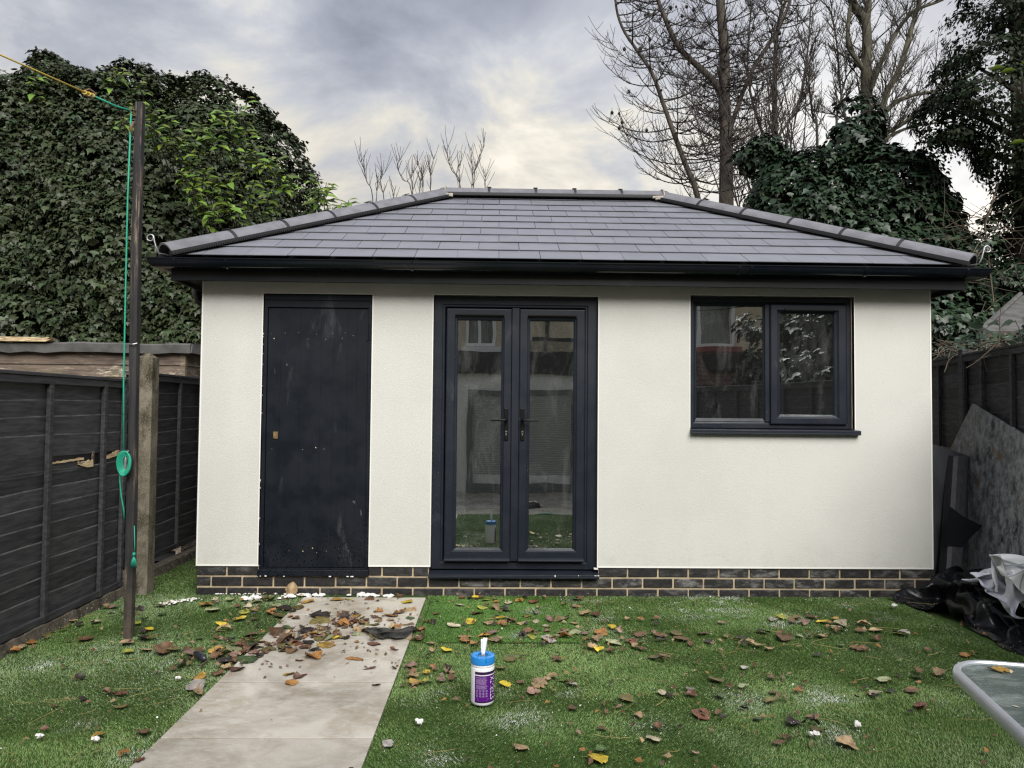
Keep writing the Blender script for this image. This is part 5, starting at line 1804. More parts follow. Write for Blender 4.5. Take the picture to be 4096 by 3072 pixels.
DRAPE = {
    'plastic': (42, 34, [2623, -740, 3], [
0,10,6,11,7,-2,5,12,7,10,9,5,13,13,16,14,14,13,11,15,14,11,13,14,11,6,2,14,-2,14,8,6,8,7,5,6,5,5,3,3,4,0,-39,14,11,17,10,7,9,14,9,12,5,13,14,13,14,13,12,14,
13,13,13,11,12,12,7,10,9,10,8,7,7,6,7,5,5,5,4,4,3,3,4,2,-22,7,22,18,15,8,15,16,15,13,11,10,6,14,13,13,14,14,13,10,9,14,11,9,10,5,9,7,16,10,9,5,5,6,2,3,
5,2,2,3,4,6,-14,18,24,18,13,12,13,18,13,13,4,11,16,13,13,13,13,14,12,8,11,11,12,13,-2,8,12,10,10,14,11,6,5,5,4,6,0,-4,3,3,2,6,16,17,24,21,11,10,1,13,12,11,10,16,
16,13,10,12,13,10,11,14,9,11,13,12,13,-3,9,12,12,14,8,6,6,6,5,5,3,-7,-6,1,4,5,17,10,16,16,14,7,15,9,9,6,14,15,13,13,8,12,12,13,10,12,13,12,13,11,10,14,10,8,15,7,
6,5,6,6,6,7,3,-3,-10,-10,2,5,-12,11,17,16,17,13,11,11,11,7,14,12,13,13,7,12,12,13,14,11,10,14,14,13,12,7,13,12,11,8,6,5,6,6,7,7,3,-1,-11,-11,-5,4,-8,5,14,22,20,14,
12,13,13,10,11,13,13,13,12,8,12,10,12,13,13,14,13,11,13,6,13,12,12,9,4,5,4,4,8,7,3,-1,-4,-12,-9,4,-2,1,16,25,20,14,13,13,12,10,10,14,12,12,12,10,11,14,10,10,13,13,11,7,
13,13,11,13,10,10,7,0,5,7,3,8,6,4,-2,-9,-8,-6,0,9,16,20,18,9,11,12,13,11,13,13,13,12,11,11,15,13,11,11,4,4,13,13,13,14,14,11,12,16,1,6,5,-2,11,4,10,6,3,-8,-8,-5,
12,9,11,12,13,12,13,12,5,12,14,14,13,12,11,13,13,14,9,11,10,6,12,13,13,15,14,13,14,13,1,5,3,2,8,5,12,7,2,-5,-10,-1,3,12,10,11,9,7,9,13,12,12,11,13,11,11,11,8,9,14,
17,13,14,13,12,12,13,14,14,11,14,12,9,-7,6,5,1,8,12,7,3,-5,-9,0,5,9,12,12,11,6,7,10,13,13,13,10,11,13,3,6,12,15,14,12,16,15,15,12,9,13,16,14,6,15,13,-2,-2,4,7,1,
9,5,3,-2,-5,1,-2,10,13,12,12,13,11,9,7,14,16,-3,9,12,18,8,4,14,12,16,16,17,16,14,11,8,4,19,9,10,14,4,-8,4,5,3,9,6,1,1,-5,1,-1,11,10,13,13,13,10,13,12,16,16,11,
3,-10,15,15,14,9,13,16,15,17,15,14,12,12,12,5,18,6,3,10,-6,3,4,7,6,6,6,-3,0,3,0,11,11,11,11,11,15,12,12,15,12,10,11,5,-1,15,14,11,13,13,14,15,15,14,12,12,18,14,6,10,
1,4,2,5,4,6,8,6,5,4,0,5,0,8,11,13,14,13,7,9,10,10,18,13,12,0,10,16,13,9,12,11,12,12,13,16,15,13,15,23,12,1,5,-1,8,3,5,7,6,6,5,5,5,3,7,10,6,13,1,9,
10,12,13,12,13,11,15,9,6,15,15,14,10,1,10,13,15,17,20,8,13,11,20,12,1,3,6,5,6,6,6,6,4,3,5,3,9,6,-2,13,14,-2,7,12,13,15,17,8,14,2,11,13,14,15,13,15,5,11,14,15,
11,6,8,9,15,20,12,4,7,5,6,5,6,2,2,3,5,6,0,-8,13,5,13,11,11,4,12,14,15,14,-1,6,12,13,14,13,16,17,15,13,9,15,15,-10,13,6,15,19,15,8,6,6,6,5,5,5,5,-2,3,6,
-6,-10,3,13,4,16,15,15,12,12,12,8,4,12,11,10,13,13,15,19,18,0,9,17,15,12,0,13,12,17,14,8,5,5,5,6,5,5,5,4,1,4,0,-9,2,5,11,14,14,17,14,10,3,11,11,5,12,12,15,14,
15,21,15,-8,7,9,16,17,13,14,13,14,13,10,4,6,5,5,6,2,4,6,4,6,-20,12,17,8,8,8,11,13,14,9,7,-2,0,9,14,14,22,17,11,18,23,-11,1,11,16,16,17,10,10,12,12,11,12,6,6,5,
6,4,3,5,6,5,-13,10,17,16,13,11,9,13,8,10,4,-4,1,12,16,23,19,20,13,5,17,5,8,6,14,18,8,5,7,11,8,13,12,14,7,7,5,4,6,7,4,5,7,3,13,11,14,12,11,12,12,4,0,3,
9,11,14,22,21,20,16,-3,6,19,11,13,9,20,-8,7,12,7,11,11,13,9,13,7,6,6,7,5,5,4,-12,10,12,14,13,15,13,13,14,13,11,-2,-5,4,12,10,25,23,14,4,9,18,14,13,12,11,12,2,5,7,
7,12,12,14,10,5,6,5,6,6,5,5,-8,15,13,13,14,15,15,14,15,12,12,10,0,-12,-1,9,17,27,23,4,16,18,17,14,11,12,11,6,8,8,7,7,6,11,10,5,6,5,5,6,6,5,-1,14,13,11,13,14,
16,15,18,10,7,18,-5,-17,2,12,21,24,19,13,13,20,18,16,11,9,9,12,13,11,7,5,3,5,6,6,5,5,6,5,6,6,0,11,13,11,12,13,14,19,17,18,4,4,11,-4,-4,9,18,19,16,11,13,18,19,14,
11,11,11,10,12,10,7,2,5,4,11,9,6,5,6,6,6,6,4,6,7,13,13,12,15,19,22,23,11,4,-7,-4,12,9,11,15,16,8,6,16,16,13,12,10,12,12,12,8,8,3,10,5,12,13,5,6,6,6,6,6,
-18,11,14,13,14,11,12,17,26,25,18,8,4,-4,-3,3,12,15,14,11,11,9,10,11,9,10,13,16,15,5,7,6,10,12,8,13,8,6,5,6,5,5,-5,13,14,10,11,9,10,15,17,27,20,13,2,-4,4,8,13,11,
11,13,12,12,13,4,12,11,10,14,19,18,9,5,1,4,11,11,12,6,6,6,6,5,-1,10,12,10,9,3,8,12,16,16,18,13,7,8,11,12,12,12,11,12,12,13,8,13,13,10,11,14,19,16,6,-4,2,7,8,9,
11,13,8,6,7,7,-6,9,6,6,9,6,19,14,13,17,14,12,12,14,14,13,12,12,12,11,11,11,12,14,15,11,11,10,2,9,2,-2,5,8,5,7,11,12,14,12,7,7,0,7,1,8,14,19,8,0,-14,-13,-20,-19,
-5,3,6,5,2,2,1,0,6,-1,2,8,15,13,13,-6,-5,10,-5,-1,0,-5,6,2,3,6,8,14,17,19,17,0,13,9,11,4,7,-11,-13,-7,4,-9,-4,0,2,2,0,2,1,-1,0,-2,4,10,14,14,8,1,-13,-7,
-13,0,10,8,6,5,-1,5,11,10,17,16,30,-16,13,12,9,2,-7,-5,-3,-1,-1,-1,-4,0,0,2,3,6,3,1,-1,0,1,10,12,13,6,0,-6,-12,-4,1,4,5,-12,-9,7,13,12,10,14,13,0,4,5,22,11,-1,
-7,-9,3,-2,-5,0,4,3,2,4,5,5,1,-3,-1,-2,1,-1,18,13,9,1,-3,-8,-5,0,-6,-5,-7,-4,4,6,13,12,10,15,34,0,7,6,0,1,16,-8,-10,3,-2,5,3,1,3,2,2,4,-1,0,-5,2,0,-7,
3,18,-3,8,-7,7,6,-2,-2,-2,-3,-5,6,2,0,10,12,9,30,0,1,-2,7,3,-3,0,4,-1,1,3,1,2,0,6,3,2,-4,0,2,1,5,1,-12,-8,1,0,3,10,6,7,6,1,2,-1,-4,-5,1,5,12,9,
11,7,-3,2,8,2,-1,-3,10,-2,2,2,1,3,2,2,2,1,3,-2,-3,3,2,2,-1,-4,-1,4,1,1,2,3,5,7,4,1,-3,-10,0,7,10,7,29,1,-3,-3,0,2,4,5,5,2,3,1,2,2,2,3,1,3,
3,1,-9,-6,1,5,5,-3,1,2,2,2,2,9,-3,-12,-6,8,12,-9,6,7,10,7,26,-1,-3,-9,-7,-2,7,10,10,4,4,1,-1,5,3,3,4,-1,-4,-1,2,4,1,-1,3,3,1,1,0,4,10,0,-3,2,-15,-8,
2,0,2,7,14,10,24,-5,-3,-7,-6,-1,6,11,9,6,1,-2,3,3,5,3,-1,2,4,1,2,2,2,1,1,1,0,0,1,4,13,4,-9,3,-14,-18,0,-7,5,10,11,12,14,-4,-1,0,-3,2,11,10,9,4,-1,-1,
1,4,4,3,0,-3,3,3,0,0,2,3,1,0,1,-1,-3,-6,18,4,0,2,-13,-20,-12,-2,7,13,6,13,21,-6,2,0,4,4,11,8,-7,5,10,3,-2,3,9,1,4,6,-3,-1,-3,1,1,-1,0,2,1,1,-3,-11,
0,12,6,-8,-7,-8,-10,-2,7,9,7,7,19,-3,0,2,0,6,5,-6,1,7,10,9,4,-5,5,3,2,2,6,9,-4,0,1,0,0,-5,6,1,-10,0,-6,6,3,-3,0,0,-14,-3,12,10,8,3,26,-2,1,3,1,-2,
-2,3,11,7,1,15,2,-2,-6,-1,9,1,1,4,5,4,2,-1,-4,-5,-3,5,-6,4,-7,1,1,0,3,1,-6,-4,4,13,3,6,34,-3,2,7,3,-1,-1,1,4,6,5,2,4,8,-6,-4,-1,8,-1,2,5,3,3,-1,
-4,-10,-14,6,6,-3,8,-7,4,-4,2,2,-4,-5,-3,11,4,8,30,-1,0,2,3,0,0,-2,4,1,9,1,0,-1,11,-7,-3,6,3,-4,-4,-4,2,7,-2,-8,-7,-1,3,-1,12,3,1,-4,2,2,-1,-3,0,-1,9,-4,
23,-2,2,1,6,-1,-8,-4,6,10,2,4,-2,-2,-1,4,-2,-3,0,9,4,-5,-5,-6,-2,-3,-7,5,2,3,5,14,-3,3,1,0,-5,-1,-1,0,-4,-4,17,-3,5,0,-9,-5,1,3,4,8,8,5,1,-1,-1,-2,0,-2,
-1,10,2,-3,0,-12,-4,6,-1,-5,7,2,5,4,4,4,1,-1,0,2,3,-4,2,-3,12,0,3,4,-6,-3,2,2,4,5,5,4,3,-2,-1,-2,1,0,3,0,7,-4,-8,-3,-10,4,3,6,4,6,6,3,2,3,2,2,
4,-3,0,-1,6,-1,20,5,7,7,-2,-17,-8,12,-6,4,7,11,-3,0,2,2,2,2,1,0,0,-2,-3,-11,-6,4,0,3,8,10,6,4,3,2,3,2,2,0,-1,2,1,1,26,-1,-1,4,-3,-2,-3,1,3,3,7,4,
2,2,2,1,2,2,1,0,-2,-12,9,2,-11,-3,9,2,4,8,6,3,4,3,3,2,2,-1,-2,1,1,-3,26,-2,-1,0,-4,0,-5,5,2,5,4,0,3,15,3,-5,-1,1,1,-1,-9,-12,-1,11,11,-7,2,3,4,6,
5,4,2,3,5,5,2,-3,-2,0,0,-2,22,8,-8,-10,3,1,4,3,6,5,4,0,0,5,3,-4,0,-1,3,-2,-7,-13,-6,3,11,2,5,-1,9,5,7,6,6,2,-2,0,5,-1,-4,-1,3,-6,22,-2,-5,-1,2,6,
1,7,-1,8,2,-2,3,5,1,-4,-6,5,4,1,-2,-16,-6,8,3,5,-5,5,15,5,11,4,7,0,-6,-3,-1,-3,0,3,-4,3,17,6,-3,-7,2,3,1,4,-3,10,11,0,-6,-1,-2,2,2,7,6,-1,-9,8,-12,-2,
3,-3,0,2,5,12,6,5,1,0,3,-5,4,0,-1,1,-2,5,10,0,3,4,4,4,4,4,5,2,-5,2,2,-18,0,11,5,11,-2,3,-13,2,3,1,-1,-3,-8,4,10,9,7,0,-1,-1,4,4,5,4,0,2,2,6,
25,0,2,3,4,5,6,6,7,2,-5,-13,-15,-15,-9,15,22,11,1,-8,3,3,3,1,2,-2,-1,8,11,9,5,1,-8,-4,3,4,6,4,3,1,3,4,21,2,1,3,4,5,6,5,5,2,-2,-10,-16,-20,-11,2,11,13,
15,7,1,2,2,3,5,4,5,5,5,3,1,0,-1,0,1,2,6,5,2,2,2,2,22,2,1,2,5,6,5,4,6,2,1,-8,-9,-21,-11,-3,8,14,10,7,3,2,2,4,4,6,5,-1,0,8,2,-4,1,-3,5,5,
6,4,4,2,3,2,26,-2,6,1,3,4,5,4,6,2,-3,3,-5,-15,-15,-2,8,5,4,5,7,3,5,6,8,8,4,-2,-5,-4,2,-4,2,2,4,6,5,5,5,3,3,2,16,5,4,4,-3,9,4,5,4,4,-3,-2,
-7,-15,-6,1,4,3,4,4,4,7,5,5,13,11,3,-1,-7,-10,-2,-2,4,3,6,5,4,7,5,5,4,5,23,4,4,-8,11,7,10,-2,-15,2,8,-3,-10,-19,13,11,1,-4,7,3,6,6,2,-1,4,10,5,-7,0,1,
-3,-3,1,6,8,6,5,5,6,6,6,6,22,-8,6,5,11,0,11,5,-12,-21,-15,-4,8,17,19,9,1,-5,-5,-3,1,1,7,6,-1,1,4,0,-1,8,-3,-12,2,15,11,9,6,6,6,4,3,5,2,11,-11,6,4,17,
8,0,-7,-10,-13,-4,7,7,7,4,0,-5,-3,5,5,3,4,-8,1,3,3,8,9,-2,-2,-3,13,20,12,7,8,6,5,4,2,4,0,3,3,-5,-1,6,6,-9,0,-3,0,0,0,0,0,1,-1,0,0,0,0,0,0,0,
7,7,-11,-3,18,-7,-11,-1,0,4,9,8,7,-10,-9,-7,-1,0,8,11,-12,-6,-1,9,8,12,3,-2,-18,-7,-3,-2,0,2,4,-1,-1,4,-4,9,0,-1,-13,6,9,-7,4,10,-6,-1,1,5,8,-3,-11,-9,-5,10,3,-10,
-5,8,6,3,-4,6,13,12,5,-5,-14,-18,-15,0,0,0,0,0,2,9,5,-2,4,-3,-7,-8,10,-6,-4,0,4,12,5,0,-7,-8,-7,0,2,5,5,-11,8,1,-9,10,11,8,-9,5,11,-4,-17,-18,-1,1,0,-1,4,1,
6,-11,13,12,1,-4,-10,-11,-1,11,-9,6,0,7,-6,-4,9,3,-8,-3,-4,-2,9,3,-11,0,0,12,-13,10,16,-4,-9,0,-12,0,0,1,1,2,-2,8,-9,3,18,13,5,5,-10,-10,-9,4,-5,3,-1,1,0,4,10,7,
-13,-6,-7,-12,1,-2,0,0,17,-6,-6,-6,1,18,0,-15,-3,0,0,2,2,1,3,3,10,14,12,13,4,-4,8,-1,-12,-3,3,-1,0,-3,-1,2,5,3,-13,-21,-1,-13,-11,-2,2,6,-4,-2,-2,2,9,-4,8,-14,-1,6,
1,-4,15,9,6,4,4,13,16,11,6,-1,-9,-15,-4,-2,10,8,1,-2,-3,-3,-3,-4,-13,-25,4,-17,-8,2,-2,15,-13,14,3,4,-5,-13,-3,4,-2,-4,0,2,11,13,4,11,6,3,-2,6,7,2,-2,-10,0,5,7,0,
-8,-1,-10,-7,-1,-1,-4,-12,-5,-4,-2,-9,0,15,-13,-2,5,4,-2,-2,2,-6,0,2,5,-4,6,11,6,-7,-8,-4,6,10,13,3,-2,3,9,2,-3,-9,-10,-11,-9,6,17,-7,-6,-12,-8,0,10,-2,0,11,-2,-9,3,2,
-3,-2,0,0,6,-6,0,1,8,8,3,-14,2,-7,11,7,10,9,6,1,0,-1,-8,-4,-18,-13,1,20,4,16,-11,-3,-17,0,-11,2,9,-8,14,-6,-8,-2,2,11,-11,-1,3,-3,0,0,8,-5,9,13,-15,-9,7,12,8,8,
3,2,-1,1,1,-6,-13,-14,-10,17,19,18,-2,-5,-16,-19,1,-12,-9,8,-8,9,8,4,0,5,-2,-6,-6,-8,7,11,3,6,-5,-10,1,12,-3,-1,-1,5,2,6,2,4,1,7,-19,-18,-9,10,12,27,-1,-6,-15,-19,4,-13,
5,14,-5,-9,-2,15,15,10,-1,-5,-7,-9,-3,-1,18,17,5,-7,-14,-14,-8,3,2,6,11,10,-1,8,10,-7,-5,-26,-7,-12,4,29,-6,-2,1,-13,-6,-11,-1,13,-4,-8,-5,1,9,12,8,-4,-7,5,13,-10,-10,19,12,0,
-16,-13,-11,4,0,2,8,17,25,0,13,-13,-1,-27,-20,-16,8,14,10,10,-8,-11,-7,-14,-3,7,8,-1,-1,-5,-3,-2,-2,0,5,-6,14,18,3,-13,-1,10,-8,-4,-4,-2,0,2,7,14,20,27,-1,-1,-13,-8,-28,-16,-1,4,
17,10,-2,-5,-10,-14,5,3,-9,6,-6,4,3,6,-3,2,-12,-1,0,19,23,3,-7,-5,-1,4,3,2,-1,0,5,12,9,21,21,0,-16,-7,-19,-15,-5,4,8,9,-8,-9,-12,-5,8,-4,-9,-1,1,16,18,11,-4,-15,-3,-12,
2,11,14,-3,8,10,1,-1,1,6,0,4,3,5,10,-6,20,16,-4,-17,-5,-18,-5,2,9,0,-8,-12,-6,-2,17,-7,-11,-2,17,22,21,11,-3,-16,-21,-18,1,10,6,-3,2,3,9,14,11,5,-7,5,1,1,-2,15,-11,8,
13,-12,-9,-8,-6,-1,1,-2,-13,-15,-5,7,17,-10,-16,5,0,22,23,11,-2,-13,-19,-19,8,10,2,6,2,2,-7,-1,14,8,9,8,-13,-17,5,11,17,1,-2,-2,-2,-6,-6,-7,-6,-19,-19,-18,1,7,9,-15,-4,-13,-8,4,
12,14,-3,-9,-9,2,17,13,6,3,2,3,-4,-8,-3,8,15,16,-4,-21,1,8,14,1,2,-1,-3,-5,-7,-9,-13,-17,-19,-14,-5,8,1,-16,-21,-6,-6,-1,-6,9,8,1,1,10,13,5,9,11,3,4,-3,-8,-1,20,5,3,
18,-9,-15,1,12,6,-2,-2,-5,-5,-9,-3,-11,-17,-19,-18,-9,16,9,-19,-24,-18,-7,1,13,-3,-1,11,15,11,9,1,3,9,0,2,0,-4,11,25,17,0,-6,6,-13,-3,-2,4,0,-5,-11,-5,0,-1,-10,-18,-21,-15,-3,6,
-24,12,-2,-16,-12,0,-9,-9,-2,13,14,18,17,11,1,-14,-2,-2,9,-12,20,28,22,8,-8,-15,-13,-14,0,-3,1,-5,-2,-3,-6,-2,-4,-15,-22,-7,-4,-8,-23,0,2,1,-2,-7,-12,-1,13,7,14,17,16,5,-2,-1,-10,-13,
7,21,-8,22,19,10,-12,-17,-23,-14,2,-3,4,-5,3,-2,-4,-3,-5,-13,-11,-7,-8,-1,-6,6,-3,-10,-3,-3,8,4,-6,8,13,19,14,-10,0,4,7,-22,7,12,24,-2,9,-1,-12,-10,-21,-19,-4,3,0,1,2,-1,-2,-4,
-1,-6,-3,-12,3,-2,-6,-7,-1,0,0,0,8,-8,1,-1,9,23,27,4,6,-7,4,-19,11,6,8,17,8,-4,-10,-16,-13,-10,-10,-10,-12,-8,-1,1,4,2,-1,2,-5,4,-9,-1,-2,-6,4,0,-1,-3,7,-7,7,-6,6,21,
33,24,6,-1,-9,-9,-3,14,6,14,9,2,-9,-9,-7,-12,-10,-9,-13,-15,-14,-8,-6,-1,3,1,1,-6,0,0,-1,-2,-4,1,2,-2,7,-1,4,0,6,14,33,19,21,9,-7,-7,-5,0,12,12,13,1,-7,-11,-10,-6,-4,-8,
-15,-19,-21,-15,-13,0,-3,7,-6,0,0,0,-5,9,-1,-6,1,-2,6,-2,-2,-4,11,20,22,27,16,2,-1,-8,1,5,11,14,7,5,-8,-7,-7,-13,-9,-7,-14,-20,-20,-18,-7,1,-2,0,0,0,0,0,5,7,-12,4,-4,1,
1,-2,10,-1,-10,13,17,23,13,13,4,-6,-6,10,17,12,9,2,-4,-6,-6,-12,-12,-15,-13,-17,-14,-16,-4,-1,4,-4,0,0,1,-1,-5,0,1,-1,9,-7,4,-6,0,9,-9,4,17,23,22,15,-6,-9,-2,6,14,15,9,-5,
-1,-3,-6,-7,-12,-15,-16,-15,-8,-8,-11,3,-1,-3,0,1,3,-4,0,0,5,13,-14,7,7,4,-2,-5,5,8,16,15,18,9,0,7,-7,0,4,5,3,-8,-8,-4,-5,-4,-12,2,-14,-15,-17,-11,4,-6,1,-1,0,0,0,7,
16,7,2,-16,-4,24,13,5,4,-1,0,7,12,7,2,3,8,10,9,8,5,3,-12,-11,-13,-11,-11,-14,-3,3,-15,-8,-20,-10,10,-4,-5,0,0,0,0,0,3,2,-10,-11,8,18,-3,-1,3,8,11,7,3,1,1,4,7,10,
9,7,8,8,8,3,-14,-11,-11,-12,-17,-14,-6,-18,-17,0,9,-6,-3,0,0,0,0,0,
    ]),
    'sheet': (31, 29, [2767, -438, 70], [
0,-13,-60,16,6,36,69,61,27,-18,-40,5,13,5,8,2,2,6,-1,7,-8,13,6,10,15,16,17,12,-7,-40,-31,-50,-11,12,-7,0,27,64,37,21,-12,16,5,1,17,-6,0,4,10,-6,7,5,3,-3,18,3,24,20,11,-6,
-29,-29,-21,-5,7,-5,-1,6,38,65,31,14,17,12,9,13,-5,0,-13,-2,12,13,-1,-12,3,23,17,8,14,7,-5,-28,1,-14,2,11,-5,-5,16,-4,72,53,15,17,15,17,13,-1,-14,-12,8,14,5,-6,-9,14,26,14,6,-4,
11,-23,6,14,-1,9,19,-21,2,7,-4,84,38,11,15,22,15,9,-18,-4,10,14,9,2,-1,9,10,22,16,5,-1,-2,-15,3,9,1,15,12,-18,-10,6,31,87,-10,21,10,31,5,8,9,11,3,10,9,-7,-3,27,16,2,9,
12,9,-17,-6,4,10,-1,7,16,29,-35,10,66,4,-8,22,34,18,9,10,12,10,-13,33,12,-3,11,-4,12,17,15,6,-3,-2,-5,-8,16,15,-8,12,21,27,3,39,-34,-3,23,34,25,14,4,11,16,-12,32,3,10,-13,14,15,
15,10,-26,-4,38,-1,-3,9,30,-25,3,13,35,-10,19,2,-23,10,41,29,19,12,2,12,15,7,13,2,0,10,9,14,15,-26,-12,54,-6,-2,14,-1,-1,-6,24,-23,-19,22,50,-34,13,35,40,19,10,9,0,7,12,21,3,-2,
14,6,6,15,10,-25,45,-24,12,12,-15,0,13,-7,-34,9,13,72,-34,17,42,39,28,-4,1,1,10,35,21,6,-8,-8,3,-2,13,4,14,18,-10,6,3,-10,-1,1,-4,-14,5,23,58,-13,19,41,45,25,-20,-15,14,24,32,17,
15,-9,-30,14,9,3,9,12,6,-12,14,3,-11,-5,8,12,3,2,27,15,18,15,35,28,19,-13,-19,27,36,27,19,8,-18,-16,15,1,8,8,-5,1,19,2,11,-8,10,4,15,9,16,15,0,23,16,18,21,12,1,-13,24,31,
45,15,-1,-28,24,12,-12,-21,3,18,13,-15,41,-13,9,11,-6,13,2,23,32,7,0,3,17,33,21,5,-23,36,5,10,23,6,16,28,3,6,3,12,3,-1,-4,-25,27,-9,1,6,16,13,32,20,19,-12,-19,10,36,41,19,-24,
56,10,-9,-15,33,12,7,-6,7,10,-2,5,5,28,-2,-7,9,6,2,21,21,20,10,24,-13,-19,15,41,40,18,-24,49,15,-6,-15,39,-13,-3,35,17,-13,-1,3,12,3,2,0,12,11,13,23,33,9,-1,-15,25,-18,24,44,21,
17,-26,41,6,-13,36,31,-36,-6,39,11,-13,-4,10,-6,12,-7,10,32,4,15,28,15,11,-6,-10,-7,23,17,35,18,5,-6,8,14,18,47,13,-46,-7,39,-3,-24,38,6,-11,-17,10,18,13,13,14,5,10,16,9,-18,-1,6,15,
12,26,14,6,14,8,24,30,9,-35,-11,24,-16,48,2,4,1,-7,9,-4,6,8,13,8,3,8,6,8,4,-15,-2,13,22,28,12,6,3,6,18,18,-2,-16,10,21,29,1,-5,9,0,-1,-2,12,-19,-13,11,17,20,3,8,-4,
14,15,-6,28,13,10,-5,-2,7,11,24,11,9,-3,-2,15,11,11,9,1,11,6,-28,-44,-11,20,44,25,6,13,28,18,-19,2,21,10,-8,-1,11,10,11,23,27,9,-26,-26,12,34,24,17,-12,-7,-6,-17,-29,0,22,47,17,-3,
12,29,3,-7,0,34,14,-24,-2,12,6,23,47,22,-12,-30,-26,20,38,20,8,-31,-20,9,18,-28,9,41,14,13,7,-20,7,5,16,47,25,-10,-19,-2,-4,27,52,39,3,-11,-31,-3,13,27,6,-15,-34,-6,14,6,-9,24,19,14,
-1,13,-5,-11,16,42,39,16,-6,-9,-1,24,31,31,8,-1,0,-2,-6,-3,-10,-4,-15,-17,7,34,1,10,14,7,12,16,1,16,18,4,27,37,26,8,-8,4,15,2,5,10,9,1,-9,-10,-6,-15,-5,3,19,9,8,0,17,-6,
22,-2,38,12,-15,46,-9,8,51,40,10,-8,-13,-8,1,11,12,6,9,-11,-15,-28,-11,8,21,12,23,4,-2,-17,-5,43,3,40,1,16,38,-14,8,56,27,5,-24,-29,-12,17,28,1,17,-8,-20,-42,-16,13,25,27,12,5,-9,0,
0,27,-11,8,-7,-17,6,-5,-1,6,34,18,9,-6,3,13,7,-10,-13,-9,-9,-15,-8,-8,-10,-3,9,-8,15,22,33,-10,28,-21,-6,-2,-14,8,-17,2,36,32,20,11,10,4,-2,-12,-14,-9,-9,-8,-13,-14,-23,-12,2,11,2,15,
3,5,13,-3,-30,-4,2,29,-19,9,0,37,52,33,15,1,-18,-25,-25,-2,-4,-3,-3,-16,-22,-41,-10,1,-1,28,12,-15,-31,53,1,-42,-18,3,19,31,-13,17,55,74,41,1,-27,-37,-34,-9,-1,3,1,-7,-25,-28,-46,-4,-7,17,
25,-4,-10,24,51,-15,-32,-22,0,19,34,-23,29,72,85,29,-34,-57,-45,-7,16,15,0,-7,-22,-21,-44,-30,-13,9,20,21,4,-10,53,29,-23,-43,-14,0,29,-6,-38,46,85,67,1,-67,-66,-26,24,36,14,1,-23,-13,-34,-25,-19,-4,
10,5,25,17,-5,42,9,-22,-55,9,12,8,-58,-25,44,58,45,-20,-59,-51,0,36,35,15,-17,-29,-28,-6,-9,1,-16,12,11,9,29,21,13,13,-10,-30,-34,-6,12,-53,-21,4,43,24,-13,-39,-23,11,33,20,-4,-16,-30,-17,-2,9,
-2,1,0,11,17,47,23,4,15,6,-17,-41,-27,14,-39,-43,4,11,33,10,-18,-22,-5,24,14,4,-18,-18,-13,-2,-5,3,0,18,9,27,63,5,-6,15,18,-22,-65,8,7,-11,-57,2,3,59,27,-19,-36,-13,12,20,14,-4,-12,-25,
-15,-14,-5,3,-2,36,73,45,-16,-20,13,10,-34,-23,6,16,5,-61,-12,47,70,47,-29,-72,-18,12,18,10,-13,-21,9,-24,-15,-3,2,28,53,53,21,-24,12,-10,-4,-11,3,1,2,21,-48,2,49,83,35,-44,-88,-12,14,0,-11,-6,
3,1,-10,5,20,24,17,22,25,15,-14,13,-13,0,-9,-7,12,-3,18,-19,8,35,70,18,-55,-70,2,3,3,-8,-3,4,0,-15,28,33,18,-7,16,7,11,13,10,-12,17,13,-3,-18,-8,11,-6,5,6,37,11,-36,-37,13,0,-11,
4,8,2,-9,-17,31,23,8,-5,0,23,7,20,14,4,31,24,-15,-40,-18,-13,14,30,-3,-25,0,-16,17,1,12,1,-6,1,2,-15,-14,-20,21,5,-7,4,28,57,7,9,20,38,7,-38,-55,-28,14,43,38,1,-25,-25,-12,20,-26,
-19,34,31,-4,-7,-25,-16,11,-2,-13,-9,14,23,42,26,-12,31,14,-17,-51,-48,-2,40,61,44,-3,-36,-16,-13,23,-57,-20,47,51,2,-8,-40,-25,-10,22,-1,-4,5,15,28,19,-15,11,-14,-35,-33,-20,23,57,53,33,-6,-23,-9,-3,
23,-51,-8,55,38,-1,-10,-54,-31,0,28,20,15,-12,-5,0,23,-10,-21,-33,-19,-16,12,36,49,40,7,6,1,5,-6,18,-22,10,40,11,-4,-12,-46,-23,13,28,46,0,-30,-18,10,34,-23,-11,-21,-5,8,16,28,31,31,13,3,5,
-6,4,6,12,11,15,11,-7,-11,-30,-8,2,38,43,-10,-34,-13,22,50,16,4,10,-1,0,12,15,26,26,21,1,-19,11,-23,12,15,6,10,-8,5,3,-10,-13,-2,21,18,1,-11,-14,36,40,29,22,17,8,-18,-2,15,27,42,32,
-6,-35,-29,-10,6,17,26,7,-16,6,6,-6,-17,-5,-9,14,9,1,2,4,19,59,26,9,-30,-12,-4,21,41,29,21,0,-50,-17,-13,8,32,39,5,-38,0,-3,-13,-8,5,-9,-6,26,1,-10,-18,-7,30,35,-13,-49,2,0,24,39,
25,12,-20,-53,1,7,20,29,21,-26,-34,25,-4,-6,-6,2,-6,-10,29,-2,-15,-2,3,11,6,-29,-18,33,-5,-3,36,24,-12,-20,-26,1,22,23,6,-15,7,8,-8,-12,12,-6,-2,-16,23,17,-2,-13,-5,10,-12,-11,-1,18,35,2,
-33,-12,20,-16,-21,-11,6,19,24,4,6,0,0,15,2,-9,-5,5,12,8,2,-2,12,11,4,32,-11,-5,11,41,14,-8,-31,-30,-7,-16,-14,-11,14,14,5,8,19,17,14,14,4,1,-9,-17,5,5,12,-6,6,5,25,-31,-16,13,
